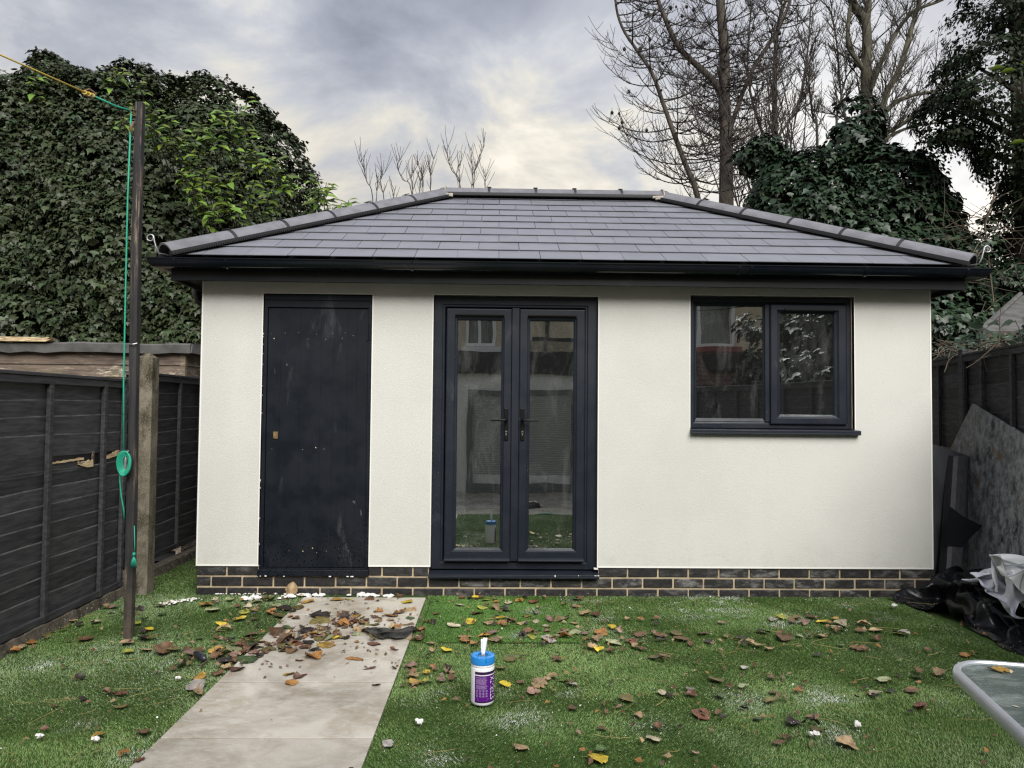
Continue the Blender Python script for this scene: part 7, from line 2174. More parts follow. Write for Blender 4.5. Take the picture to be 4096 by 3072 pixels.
tag(np_obj('plastic_scrap', np.c_[P2, zz][used], inv.reshape(-1, 4), M['poly'], smooth=True), 'torn piece of shiny black plastic lying on the path slabs', 'plastic scrap')
sr = thing('scraper', 'old scraper with dark handle and rusty blade lying left of the path', 'scraper', (.55, -1.34, .02))
MB().prism([(.470, -1.297, .030), (.503, -1.264, .034), (.562, -1.318, .034), (.552, -1.352, .030)], (0, 0, .003)).obj('blade', simple('rusty_blade', (.22, .14, .11), (.15, .10, .085), 30, rough=.6), sr)
MB().tube([(.552, -1.330, .034), (.575, -1.352, .036), (.60, -1.377, .036), (.628, -1.405, .034), (.645, -1.421, .032)], [.012, .0165, .019, .018, .010], 10).obj('handle', simple('dark_blue_handle', (.018, .022, .035), (.03, .03, .04), 30, rough=.35, c3=(.30, .10, .05), s3=40), sr, smooth=True)

# ------------------------------------------------------------------ fallen leaves
LEAFCOL = dict(T=('tan', (.36, .25, .135)), t=('pale tan', (.46, .40, .27)), O=('orange', (.33, .155, .045)), R=('red-brown', (.145, .062, .034)), B=('brown', (.155, .085, .042)), D=('blackened', (.035, .026, .022)),
               Y=('yellow', (.62, .46, .035)), y=('yellow-green', (.34, .36, .055)), G=('green', (.065, .115, .035)), g=('pale green', (.33, .36, .19)), L=('olive', (.150, .125, .042)), P=('pinkish brown', (.27, .165, .125)), K=('ochre', (.38, .23, .045)), W=('greyish', (.36, .33, .30)))
LEAFMAT = {k: m_fallen(n, c) for k, (n, c) in LEAFCOL.items()}


def fallen_mesh(kind, seed):
    r_ = random.Random(seed)
    nl = 10
    ar = {'o': .42, 'w': .50, 'z': .20, 's': .42}[kind]
    cu, cl_ = (r_.uniform(.05, .5), r_.uniform(-.35, .35)) if kind in 'ow' else (r_.uniform(.2, .6), r_.uniform(-.6, .6))
    if kind == 's':
        cu, cl_ = r_.uniform(.7, 1.5), r_.uniform(-.6, .9)
    tw_ = r_.uniform(-.6, .6) * (2 if kind == 's' else 1)
    ph = r_.uniform(0, 6)
    vs_, fs = [], []
    cols = (-1, -.5, 0, .5, 1)
    for i in range(nl + 1):
        u = i / nl
        w_ = ar * (math.sin(math.pi * u ** .78)) ** .72 * (1 - .12 * (u > .85))
        for cc in cols:
            e = 1 + (r_.uniform(-.22, .12) if abs(cc) == 1 else 0) - (.55 if abs(cc) == 1 and r_.random() < (.10 if kind in 'so' else .04) else 0)
            x = cc * w_ * e
            z = cu * x * x * (1.3 if cc > 0 else .8) + cl_ * (u - .5) ** 2 + tw_ * x * (u - .5) + .022 * math.sin(u * 9 + ph + cc * 2) - .02 * (cc == 0)
            vs_.append((x, u - .5 + r_.uniform(-.012, .012), z + .02))
    for i in range(nl):
        for k in range(4):
            a = i * 5 + k
            fs.append((a, a + 1, a + 6, a + 5))
    # stalk
    b = len(vs_)
    bx_ = r_.uniform(-.12, .12)
    vs_ += [(-.012, -.5, .02), (.012, -.5, .02), (bx_ + .010, -.74, .03), (bx_ - .010, -.74, .03)]
    fs.append((b, b + 1, b + 2, b + 3))
    zm = min(v[2] for v in vs_)
    vs_ = [(x, y, z - zm) for x, y, z in vs_]
    me = MB().add(vs_, fs).mesh('fallen_leaf', LEAFMAT['B'], smooth=True)
    return me


FM = {k: [fallen_mesh(k, 10 * i + ord(k)) for i in range(n)] for k, n in (('o', 6), ('w', 4), ('z', 2), ('s', 6))}
LEAFDATA = """1.032,-0.573,0.133,D 1.061,-0.693,0.13,L 0.867,-0.902,0.123,B 0.845,-1.38,0.118,G 4.652,-0.907,0.116,W 0.728,-0.948,0.113,B 0.348,-1.254,0.113,B 3.891,-1.001,0.113,B 2.484,-1.02,0.112,W 1.182,-1.336,0.111,O 1.415,-1.359,0.111,Oz 0.974,-1.09,0.109,B 0.747,-1.399,0.109,D 0.993,-1.198,0.106,D 0.294,-0.434,0.105,g 0.731,-1.239,0.105,g 1.101,-0.93,0.104,K 0.196,-0.305,0.102,K 4.253,-1.173,0.101,B 0.513,-0.221,0.099,T 0.872,-0.236,0.099,K 1.213,-1.143,0.099,K 2.046,-0.482,0.099,B 4.363,-0.71,0.099,t 0.839,-0.374,0.096,L 3.272,-1.014,0.096,B 0.547,-0.645,0.095,Y 1.058,-0.164,0.095,K 1.037,-0.891,0.095,D 3.267,-0.904,0.095,L 1.554,-0.226,0.094,Y 1.546,-0.477,0.094,O 1.232,-0.75,0.094,O 0.847,-1.514,0.094,R 2.858,-1.083,0.094,g 2.396,-1.704,0.094,T 1.177,-0.536,0.093,B 1.156,-1.017,0.093,L 0.411,-1.838,0.093,Rz 0.77,-0.566,0.092,L 0.724,-1.741,0.092,W 0.127,-1.041,0.092,D 2.167,-0.384,0.092,T 1.207,-0.63,0.091,D 1.476,-1.113,0.091,R 1.91,-0.772,0.091,t 2.828,-0.519,0.089,R 3.169,-0.952,0.089,B 3.095,-2.06,0.089,R 0.596,-0.199,0.088,L 0.697,-0.506,0.088,O 1.49,-0.55,0.088,O 1.549,-0.786,0.088,T 1.735,-1.012,0.088,B 3.288,-1.656,0.088,L 4.535,-0.828,0.088,T -0.048,-0.269,0.087,T 2.165,-1.035,0.087,T 1.786,-1.697,0.086,K 3.048,-0.927,0.086,B 4.517,-0.723,0.086,T 3.482,-2.16,0.086,D 0.758,-0.394,0.085,D 2.123,-0.725,0.085,T 3.045,-1.33,0.085,L 4.011,-1.825,0.085,t 1.048,-1.236,0.083,B 2.194,-0.596,0.083,Y 2.594,-0.642,0.083,L 1.102,-1.094,0.082,D 1.52,-1.499,0.082,Rz 0.765,-1.84,0.082,T 2.742,-0.117,0.082,G 2.377,-0.925,0.082,B 2.578,-2.456,0.082,Y 0.526,-0.859,0.081,T 0.723,-1.119,0.081,B 2.437,-0.218,0.081,R 2.109,-0.974,0.081,K 3.606,-2.349,0.081,T -0.394,-0.371,0.08,P 1.197,-1.604,0.08,R 2.761,-0.52,0.08,T 4.058,-0.557,0.08,y 4.14,-0.565,0.08,L 0.909,-1.211,0.079,L 0.809,-1.225,0.079,B 0.627,-1.239,0.079,K 0.238,-1.224,0.079,T 0.39,-1.233,0.079,L 3.808,-0.881,0.079,D 4.134,-1.653,0.079,g 1.279,-0.148,0.078,B 2.53,-0.628,0.078,P 2.576,-0.892,0.078,T 2.649,-0.905,0.078,g 2.813,-0.903,0.078,O 4.152,-0.684,0.078,P 1.345,-0.851,0.077,T 1.565,-0.843,0.077,O 0.67,-1.327,0.077,B 2.244,-0.432,0.077,L 2.157,-0.922,0.077,P 2.335,-0.195,0.076,K 1.997,-0.992,0.076,L 2.587,-0.995,0.076,O 2.773,-1.013,0.076,T 2.79,-1.883,0.076,L -0.1,-0.34,0.075,B 0.686,-0.33,0.075,g 0.958,-0.97,0.075,T 1.174,-1.236,0.075,D -0.201,-1.04,0.075,B -0.442,-0.402,0.074,T 0.467,-0.739,0.074,Y 1.601,-0.414,0.074,T 1.617,-0.727,0.074,L 1.204,-1.026,0.074,g 2.079,-0.369,0.074,y 2.061,-1.109,0.074,O 3.431,-0.903,0.074,B 2.509,-1.351,0.074,L 4.086,-0.664,0.074,B 4.141,-0.948,0.074,T 4.488,-1.568,0.074,T 2.831,-2.299,0.074,t 1.467,-1.058,0.073,L -0.475,-1.187,0.073,T 1.929,-0.301,0.073,t 2.013,-0.686,0.073,Y 2.259,-1.352,0.073,L 4.2,-1.783,0.073,B 3.465,-1.906,0.073,L 1.133,-1.578,0.072,K 0.763,-1.569,0.072,B 0.076,-1.111,0.072,T 1.75,-1.618,0.072,T 2.436,-0.499,0.072,P 4.14,-1.962,0.072,R 0.692,-1.623,0.071,K 2.26,-0.248,0.071,t 1.999,-1.049,0.071,O 4.251,-0.549,0.071,R 3.24,-1.859,0.071,G 1.343,-0.683,0.07,B 2.984,-1.148,0.07,T 3.973,-0.627,0.07,W 2.272,-0.666,0.069,B 0.227,-0.237,0.068,t 0.52,-0.483,0.068,y 1.492,-0.09,0.068,B 1.396,-0.45,0.068,O 0.903,-0.812,0.068,G 1.028,-1.103,0.068,O -0.482,-0.687,0.068,T 4.311,-0.781,0.068,t 4.437,-1.021,0.068,B 4.804,-1.271,0.068,O 2.972,-1.065,0.067,R 0.321,-0.191,0.066,g 1.264,-0.578,0.066,K 1.343,-0.937,0.066,g 1.17,-1.693,0.066,O 1.731,-1.464,0.066,P 3.731,-1.182,0.066,T 0.156,-1.263,0.065,y 2.334,-0.972,0.065,D 2.75,-1.207,0.065,Y 2.998,-1.194,0.065,B 4.278,-0.656,0.065,Y 2.359,-1.812,0.065,P 0.485,-0.329,0.064,t 1.417,-0.739,0.064,L 1.803,-1.102,0.064,T 2.67,-0.708,0.064,T 2.213,-0.71,0.064,O 3.421,-1.054,0.064,D 3.629,-0.998,0.064,D 3.661,-1.059,0.064,T 3.553,-2.2,0.064,L 0.846,-0.565,0.063,O 2.899,-0.781,0.063,Y 3.683,-1.131,0.063,T 0.006,-0.54,0.062,G 1.785,-0.511,0.062,B 2.104,-0.17,0.062,y 2.72,-1.173,0.062,T 3.521,-1.818,0.062,B 1.622,-0.602,0.061,G -0.321,-0.704,0.061,t 2.827,-1.229,0.061,B 1.901,-1.214,0.061,Y 0.637,-0.637,0.06,B 2.326,-0.712,0.06,T 2.431,-0.676,0.06,t 2.39,-0.991,0.06,y 2.207,-1.488,0.06,L 2.222,-1.71,0.06,Y 2.553,-1.709,0.06,W 2.282,-2.368,0.06,T 1.126,-1.378,0.059,O 1.839,-1.68,0.059,y 0.713,-2.236,0.059,B 4.423,-0.848,0.059,B 3.11,-1.839,0.059,R 1.713,-0.832,0.058,O 1.11,-1.176,0.058,B 0.556,-2.27,0.058,K 2.059,-0.102,0.058,B 0.08,-0.854,0.057,Y 0.483,-0.087,0.056,R 1.238,-1.017,0.056,Y 0.623,-0.993,0.056,G 1.757,-1.575,0.056,B 2.719,-0.317,0.056,P 4.331,-1.606,0.056,D 1.742,-0.702,0.055,O 0.177,-1.032,0.055,O 0.447,-1.024,0.055,G 3.306,-1.11,0.055,B 3.586,-2.085,0.055,B 2.809,-2.073,0.055,T -0.048,-0.744,0.054,y 1.175,-0.735,0.054,L 0.83,-1.091,0.054,O -0.462,-1.258,0.054,O 0.122,-1.645,0.054,D 0.489,-1.971,0.054,L 0.811,-2.47,0.054,R 2.923,-0.862,0.054,P 4.273,-0.876,0.054,B 2.597,-2.391,0.054,G 2.978,-1.818,0.054,t -0.221,-0.396,0.053,B 0.567,-0.415,0.053,T 1.607,-1.214,0.053,R 0.621,-1.169,0.053,T 0.457,-1.207,0.053,B 1.827,-1.236,0.053,T 3.964,-1.287,0.053,D 0.425,-0.333,0.052,R 0.828,-0.461,0.052,D 3.614,-0.681,0.052,P 4.628,-0.67,0.052,T 2.722,-1.115,0.051,D 1.13,-0.158,0.05,y 1.427,-0.665,0.05,T 1.503,-0.654,0.05,T 3.396,-1.735,0.05,g 3.489,-1.487,0.05,W 1.746,-2.338,0.05,W 0.778,-1.492,0.049,T 1.819,-1.56,0.049,Y -0.464,-1.103,0.049,O 2.382,-0.564,0.049,O 1.944,-1.53,0.049,T 3.561,-0.961,0.049,L 4.397,-0.583,0.049,K 4.007,-0.949,0.049,g 1.933,-0.104,0.048,R 1.983,-0.129,0.048,D 2.026,-0.139,0.048,Y 2.18,-0.208,0.048,O 2.721,-1.011,0.048,B 3.031,-0.611,0.048,T 3.122,-1.773,0.048,W 2.484,-0.766,0.047,t 4.176,-1.115,0.047,t 1.672,-1.013,0.046,T -0.431,-0.873,0.046,B 3.995,-1.767,0.046,D -0.046,-0.658,0.045,D 0.966,-0.08,0.045,G -0.039,-1.505,0.045,L 0.273,-1.899,0.045,D 2.491,-0.875,0.045,B 2.713,-0.917,0.045,P 2.525,-1.995,0.045,B 3.174,-1.019,0.044,D 2.301,-1.687,0.044,B 3.337,-2.098,0.044,G 0.861,-1.276,0.043,R 3.306,-2.004,0.043,D 2.635,-2.201,0.042,R 2.871,-2.191,0.042,B 2.432,-1.66,0.041,T 3,-1.854,0.041,D 1.725,-1.731,0.039,B 0.199,-1.972,0.039,R 3.185,-0.714,0.039,D 4.31,-0.682,0.039,O 3.976,-1.865,0.039,D 4.095,-1.791,0.039,D 2.968,-2.416,0.039,P 3.175,-2.052,0.039,B 2.225,-0.769,0.038,O 4.247,-1.588,0.038,D -0.278,-1.077,0.037,B 2.464,-0.367,0.037,R 2.501,-1.726,0.037,Y 0.09,-1.102,0.036,t 3.427,-2.265,0.036,G 2.651,-0.552,0.035,B 3.088,-0.637,0.035,B 3.208,-0.627,0.035,R 3.735,-1.131,0.035,D 3.543,-1.61,0.035,L 0.595,-0.073,0.034,R 1.954,-1.63,0.034,R 2.688,-1.962,0.034,P -0.443,-0.799,0.033,O 3.337,-1.732,0.033,R 3.637,-1.796,0.033,O 0.537,-1.014,0.032,T 1.908,-1.553,0.032,D 2.95,-2.215,0.032,D -0.275,-0.557,0.031,O 3.593,-1.108,0.031,O 3.909,-1.183,0.031,D 3.393,-2.31,0.031,T 1.32,-1.273,0.03,B 3.287,-1.237,0.03,B 1.661,-1.483,0.029,D 1.855,-1.513,0.029,D 2.267,-1.941,0.029,T -0.436,-1.055,0.028,G 2.213,-1.071,0.028,T 3.24,-1.741,0.027,D 1.817,-1.32,0.026,T 4.373,-1.521,0.025,t 3.336,-1.944,0.025,y 3.118,-1.388,0.022,T 0.312,-2.327,0.02,O 3.716,-1.702,0.02,t 0.727,-2.427,0.017,D"""
ORD = ['leftmost', 'second', 'third', 'fourth', 'fifth', 'sixth', 'seventh', 'eighth', 'ninth', 'tenth', 'eleventh', 'twelfth', 'thirteenth', 'fourteenth', 'fifteenth', 'sixteenth']


def region(x, y):
    if .79 < x < 1.69:
        for k, (a, nm) in enumerate(((-.524, 'the slab nearest the door'), (-1.083, 'the second slab from the door'), (-1.68, 'the third slab from the door'), (-2.277, 'the fourth slab from the door'), (-9, 'the nearest slab'))):
            if y > a:
                return nm
    if x <= .79:
        if x < -.2:
            return 'the turf at the foot of the left fence'
        if y > -.36:
            return 'the turf under the bricks left of the path'
        if y > -.78:
            return 'the turf between the pole and the second slab'
        if y > -1.15:
            return 'the turf just right of the pole foot' if x < .45 else 'the turf edge beside the second slab'
        if y > -1.75:
            return 'the turf left of the scraper' if x < .5 else 'the turf edge beside the third slab'
        return 'the turf in the near left corner'
    if y > -1.1:
        if x < 2.68:
            return 'the bright turf patch, wall half' if y > -.55 else 'the bright turf patch, near half'
        if x < 3.5:
            return 'the turf by the wall beyond the patch' if y > -.6 else 'the turf well behind the tub'
        if x < 4.2:
            return 'the turf below the left half of the window'
        return 'the turf below the right half of the window' if x < 4.75 else 'the turf beside the black plastic'
    if x < 2.35:
        return 'the turf around the wipes tub' if y > -2.1 else 'the near turf right of the path'
    if x < 2.95:
        return 'the turf right of the wipes tub'
    if x < 3.6:
        return 'the turf in the middle of the lawn'
    return 'the turf in front of the glass table'


items = []
for tok in LEAFDATA.split():
    x, y, s_, c_ = tok.split(',')
    items.append((float(x), float(y), float(s_), c_[0], c_[1:] == 'z'))
ang = lambda x, y: math.atan2(x - CAM[0], y - CAM[1])
groups = {}
for i, it in enumerate(items[:298]):
    groups.setdefault((region(it[0], it[1]), it[3]), []).append(i)
lab_of = {}
for (rg_, c_), ids in groups.items():
    ids.sort(key=lambda i: ang(items[i][0], items[i][1]))
    nm = LEAFCOL[c_][0]
    for k, i in enumerate(ids):
        if len(ids) == 1:
            lab_of[i] = 'the one %s leaf on %s' % (nm, rg_)
        elif k == len(ids) - 1:
            lab_of[i] = 'rightmost %s leaf on %s' % (nm, rg_)
        else:
            lab_of[i] = '%s %s leaf%s on %s' % (ORD[k], nm, '' if k == 0 else ' from the left', rg_)
small = []
done = []
rl_ = random.Random(21)
for i, (x, y, s_, c_, strip) in enumerate(items):
    onp = .80 < x < 1.675
    zb_ = (.0135 if onp else .018) + .007 * min(4, sum(1 for (a, b) in done if abs(a - x) < .05 and abs(b - y) < .06))
    done.append((x, y))
    k = 'z' if strip else rl_.choice('oowwsss' if c_ in 'BRDTPO' else ('ooowws' if c_ in 'LKWt' else 'oowww'))
    me = rl_.choice(FM[k])
    sz = max(.032, s_) * (1.06 if k != 'z' else 1.0) * rl_.uniform(.9, 1.1)
    rot = (rl_.uniform(-.22, .22), rl_.uniform(-.22, .22), (rl_.uniform(1.3, 1.9) if strip else rl_.uniform(0, 6.28)))
    if i < 298:
        o = inst('fallen_leaf', me, (x, y, zb_), None, rot, (sz, sz, sz * rl_.uniform(.5, 1.15)))
        if rl_.random() < .25:
            o.scale = (sz, sz, -sz * .5)
            o.location.z += .16 * sz * .5
        o.material_slots[0].link = 'OBJECT'
        o.material_slots[0].material = LEAFMAT[c_]
        tag(o, lab_of[i], 'leaf', 'fallen leaves on the garden floor')
    else:
        small.append((x, y, zb_))
# the leaf on the glass table, and one stood up against the bricks
o = inst('fallen_leaf', FM['o'][2], (3.487, -3.412, .700), None, (0, 0, 1.25), .052)
o.material_slots[0].link = 'OBJECT'
o.material_slots[0].material = LEAFMAT['K']
tag(o, 'small ochre leaf lying on the glass table top', 'leaf')
o = inst('fallen_leaf', FM['s'][1], (.70, -.035, .055), None, (1.35, .2, .3), .105)
o.material_slots[0].link = 'OBJECT'
o.material_slots[0].material = LEAFMAT['T']
tag(o, 'curled tan leaf standing on edge against the bricks below the black door', 'leaf')

# leaf scraps, stalks, plaster: nobody could count them
lt = MB()
mats = [LEAFMAT[k] for k in 'BDTORLP']
for k in range(1150):
    if k < len(small) * 2:
        x, y, z_ = small[k // 2]
        x += random.uniform(-.02, .02)
        y += random.uniform(-.02, .02)
    else:
        i = random.randrange(len(items))
        x, y = items[i][0] + random.gauss(0, .16), items[i][1] + random.gauss(0, .14)
        if k % 4 == 0:
            x, y = random.uniform(-.4, 5.2), random.uniform(-2.6, -.05)
        y = min(y, -.02)
    if .8 < x < 1.675 and y < -1.5 and random.random() < .8:
        continue
    lt.cur = random.randrange(7)
    s_ = random.uniform(.005, .021) ** 1.0 * (1.6 if k < len(small) * 2 else 1)
    a = random.uniform(0, 6.28)
    z_ = .018 if .8 < x < 1.675 else .026
    ex, ey = Vector((math.cos(a), math.sin(a), random.uniform(-.4, .4))) * s_, Vector((-math.sin(a), math.cos(a), random.uniform(-.4, .4))) * s_ * .55
    P = Vector((x, y, z_))
    lt.add([P - ex, P - ey * .9, P + ex * random.uniform(.6, 1), P + ey + Vector((0, 0, s_ * .4))], [(0, 1, 2), (0, 2, 3)])
for k in range(210):         # crumpled bits packed between the leaves of the drift on the path
    if k % 3 == 2:
        i = random.randrange(len(items))
        x, y = items[i][0] + random.gauss(0, .05), min(-.03, items[i][1] + random.gauss(0, .04))
    else:
        u = random.random()
        x, y = .60 + .75 * u + random.gauss(0, .10), -1.42 + .72 * u + random.gauss(0, .12)
    me = random.choice(FM['s'] + FM['o'])
    s_ = random.uniform(.025, .065)
    mw = Matrix.Translation((x, y, .014 if .8 < x < 1.675 else .022)) @ Matrix.Rotation(random.uniform(0, 6.28), 4, 'Z') @ Matrix.Rotation(random.uniform(-.6, .6), 4, 'X') @ Matrix.Diagonal((s_, s_, s_ * random.uniform(.6, 1.6), 1))
    lt.cur = random.choice((0, 0, 1, 1, 2, 4, 5, 6))
    lt.add([mw @ v.co for v in me.vertices], [tuple(p.vertices) for p in me.polygons])
tag(lt.obj('leaf_litter', mats), 'small torn leaf scraps scattered over turf and path', 'leaf litter', kind='stuff')
sk = MB()
for k in range(170):
    x, y = random.uniform(-.4, 5.3), random.uniform(-2.6, -.1)
    if .8 < x < 1.68:
        continue
    st = curve_pts((x, y, .030), (random.uniform(-1, 1), random.uniform(-.6, .6), 0), random.uniform(.04, .17), (random.uniform(-.6, .6), random.uniform(-.6, .6), 0), 4, .08)
    sk.tube([(p.x, p.y, .026 + random.uniform(0, .008)) for p in st], random.uniform(.0007, .0013), 3)
tag(sk.obj('dry_stalk', simple('straw', (.34, .27, .10), (.20, .15, .06), 20, rough=.8)), 'thin dry stalks and needles lying on the turf', 'stalks', kind='stuff')

DUST = np.array([(0.06, -0.20, 0.09), (-0.07, -1.16, 0.07), (0.43, -1.66, 0.10), (0.41, -2.15, 0.08), (-0.20, -1.46, 0.12), (2.88, -0.58, 0.10), (2.82, -0.80, 0.10), (2.93, -0.93, 0.12), (3.04, -0.98, 0.07), (2.38, -0.30, 0.12), (2.32, -0.93, 0.08), (3.31, -0.35, 0.20), (3.63, -0.22, 0.22), (4.02, -0.28, 0.22), (4.30, -0.28, 0.20), (4.34, -0.51, 0.15), (4.06, -0.74, 0.20), (3.79, -1.86, 0.15), (4.38, -1.90, 0.16), (2.00, -2.43, 0.15), (2.26, -2.08, 0.16), (2.53, -1.78, 0.08), (2.20, -1.74, 0.10), (1.84, -1.88, 0.12), (1.98, -1.80, 0.12), (3.61, -2.24, 0.14), (3.75, -1.88, 0.14), (0.80, -2.36, 0.15), (0.45, -1.34, 0.12), (3.32, -1.86, 0.16), (2.85, -2.13, 0.12), (4.73, -0.51, 0.12), (3.0, -.1, .2), (3.4, -.08, .2), (3.9, -.08, .2), (2.7, -.08, .12), (3.15, -.14, .2), (3.5, -.2, .22), (3.8, -.14, .22), (4.1, -.2, .2), (4.4, -.12, .2), (4.65, -.22, .2), (2.95, -.25, .18), (3.4, -.45, .2), (3.75, -.5, .2), (4.1, -.55, .2), (4.4, -.7, .18), (2.45, -.45, .14)])


def dust(x, y):
    v = np.zeros(len(x))
    for a, b, r_ in DUST:
        v += .8 * np.exp(-(((x - a) / (r_ * .72)) ** 2 + ((y - b) / (r_ * .72)) ** 2))
    P = np.c_[x, y, np.zeros(len(x))]
    return np.clip(v, 0, 1.2) * np.clip(.35 + .8 * wob(P * 8) + .8 * wob(P * 27 + 4), 0, 1.3)


cr_ = MB()
n0 = 0
while n0 < 2600:
    x, y = random.uniform(-.5, 5.3), random.uniform(-2.7, -.03)
    if .8 < x < 1.68 and random.random() > .02:
        continue
    d_ = float(dust(np.array([x]), np.array([y]))[0])
    if random.random() > .10 + d_:
        continue
    n0 += 1
    s_ = random.uniform(.0012, .0032) * (1 if random.random() < .96 else 2.2)
    P = Vector((x, y, random.uniform(.018, .031)))
    q = [P + Vector((random.uniform(-1, 1), random.uniform(-1, 1), random.uniform(-.6, .6))).normalized() * s_ for _ in range(4)]
    cr_.add(q, [(0, 1, 2), (0, 2, 3), (0, 3, 1), (1, 3, 2)])
tag(cr_.obj('plaster_crumb', M['plaster']), 'tiny white plaster crumbs sprinkled over the turf', 'plaster crumbs', kind='stuff')


def lump_into(mb, x, y, z, s_, flat=.6):
    k0 = len(mb.v)
    nl, na = 4, 7
    vs_ = [(x, y, z + s_ * flat)]
    for i in range(1, nl):
        th = math.pi * i / nl
        for j in range(na):
            a = 2 * math.pi * (j + random.uniform(-.2, .2)) / na
            r_ = s_ * random.uniform(.65, 1.2)
            vs_.append((x + r_ * math.sin(th) * math.cos(a), y + r_ * math.sin(th) * math.sin(a), z + r_ * math.cos(th) * flat))
    vs_.append((x, y, z - s_ * flat))
    fs = [(0, 1 + j, 1 + (j + 1) % na) for j in range(na)]
    for i in range(nl - 2):
        for j in range(na):
            a, b = 1 + i * na + j, 1 + i * na + (j + 1) % na
            fs.append((a, a + na, b + na, b))
    e_ = len(vs_) - 1
    fs += [(1 + (nl - 2) * na + (j + 1) % na, 1 + (nl - 2) * na + j, e_) for j in range(na)]
    mb.add(vs_, fs)


pd = MB()
for x, y in ((.80, -.055), (.88, -.065), (1.20, -.045), (1.25, -.05), (1.39, -.06), (.43, -.16), (.47, -.12), (.66, -.03), (.71, -.10)):
    for k in range(9):
        lump_into(pd, x + random.gauss(0, .035), min(-.012, y + random.gauss(0, .014)), .014 + random.uniform(0, .006), random.uniform(.010, .030), random.uniform(.22, .5))
for k in range(40):
    lump_into(pd, random.uniform(.15, .5), -.015 - abs(random.gauss(0, .01)), .015, random.uniform(.003, .008))
for k in range(70):          # dry powder pile left of the path
    u = random.random()
    lump_into(pd, .06 - .16 * u + random.gauss(0, .025), -.17 - .13 * u + random.gauss(0, .02), .018, random.uniform(.004, .012), .45)
tag(pd.obj('plaster_debris', M['plaster']), 'broken white plaster strewn along the foot of the brick plinth', 'plaster debris', kind='stuff')
for (x, y, s_, lab) in ((.33, -2.30, .013, 'small white plaster lump nearest the bottom left corner'), (.57, -2.32, .014, 'white plaster lump below the ochre leaf at lower left'), (.61, -1.67, .011, 'white plaster lump close to the left edge of the third slab'), (3.51, -2.27, .014, 'rounder white plaster lump at lower right of the lawn'), (3.73, -2.19, .016, 'larger crumbling white plaster lump at lower right of the lawn'), (1.85, -2.16, .015, 'white plaster lump on the turf right of the fourth slab'), (4.93, -.32, .017, 'white chip on the turf left of the black plastic')):
    mb = MB()
    for k in range(5):
        lump_into(mb, random.gauss(0, s_ * .5), random.gauss(0, s_ * .4), .012 + random.uniform(0, s_ * .5), s_ * random.uniform(.5, .9), .8)
    tag(mb.obj('plaster_lump', M['plaster'], loc=(x, y, .014)), lab, 'plaster lump', 'loose plaster lumps on the turf')

# ------------------------------------------------------------------ turf blades
tg_ = NT('artificial_grass_blade')
c_ = tg_.mix(tg_.attr('tint'), (.086, .165, .036), (.225, .335, .112))
c_ = tg_.mix(tg_.rng(tg_.attr('tint2'), .90, .93), c_, (.22, .21, .085))
c_ = tg_.mix(tg_.attr('dust'), c_, (.60, .61, .58))
M['blade'] = tg_.out(c_, .55, None, .35)
tg_ = NT('bright_grass_blade')
c_ = tg_.mix(tg_.attr('tint'), (.065, .155, .024), (.150, .285, .062))
c_ = tg_.mix(tg_.attr('dust'), c_, (.60, .61, .58))
M['blade2'] = tg_.out(c_, .55, None, .35)


def turf(name, rects, mat, label, z0=0.0, h=(.007, .0145), excl=None):
    Ps = []
    for x0, x1, y0, y1, den in rects:
        n = int((x1 - x0) * (y1 - y0) * den)
        Ps.append(np.c_[rng.uniform(x0, x1, n), rng.uniform(y0, y1, n)])
    P = np.vstack(Ps)
    if excl is not None:
        P = P[~excl(P)]
    n = len(P)
    P3 = np.c_[P, np.zeros(n)]
    nap = 2.2 * wob(P3 * 1.1) + 1.3 * wob(P3 * 4.5 + 3) - 1.2
    th = nap + rng.normal(0, .9, n)
    lean = np.clip(1.35 + .5 * wob(P3 * 2.2 + 7) + rng.normal(0, .35, n), .05, 1.7)
    hh = rng.uniform(h[0], h[1], n)
    tip = np.c_[np.cos(th) * lean, np.sin(th) * lean, np.ones(n)]
    tip /= np.linalg.norm(tip, axis=1, keepdims=True)
    tip *= hh[:, None]
    ta = rng.uniform(0, 6.28, n)
    wv_ = np.c_[np.cos(ta), np.sin(ta), np.zeros(n)] * rng.uniform(.0011, .0020, n)[:, None]
    b = np.c_[P, np.full(n, z0)]
    V = np.stack([b - wv_, b + wv_, b + tip], 1).reshape(-1, 3)
    F = np.arange(n * 3).reshape(-1, 3)
    t_ = np.clip(.45 + .30 * wob(P3 * 2.6 + 2) + .22 * wob(P3 * 9 + 5) + rng.normal(0, .22, n), 0, 1)
    d_ = np.clip(dust(P[:, 0], P[:, 1]) * .95 * (rng.uniform(0, 1, n) < .55), 0, .9)
    # a light film of dust nearly everywhere
    d_ = np.maximum(d_, np.clip(.30 * wob(P3 * 1.7 + 8) + .08, 0, .4) * (rng.uniform(0, 1, n) < .4))
    t3 = np.repeat(t_, 3)
    d3 = np.repeat(d_, 3)
    return tag(np_obj(name, V, F, mat, None, dict(tint=t3, tint2=np.repeat(rng.uniform(0, 1, n), 3), dust=d3)), label, 'grass', kind='stuff')


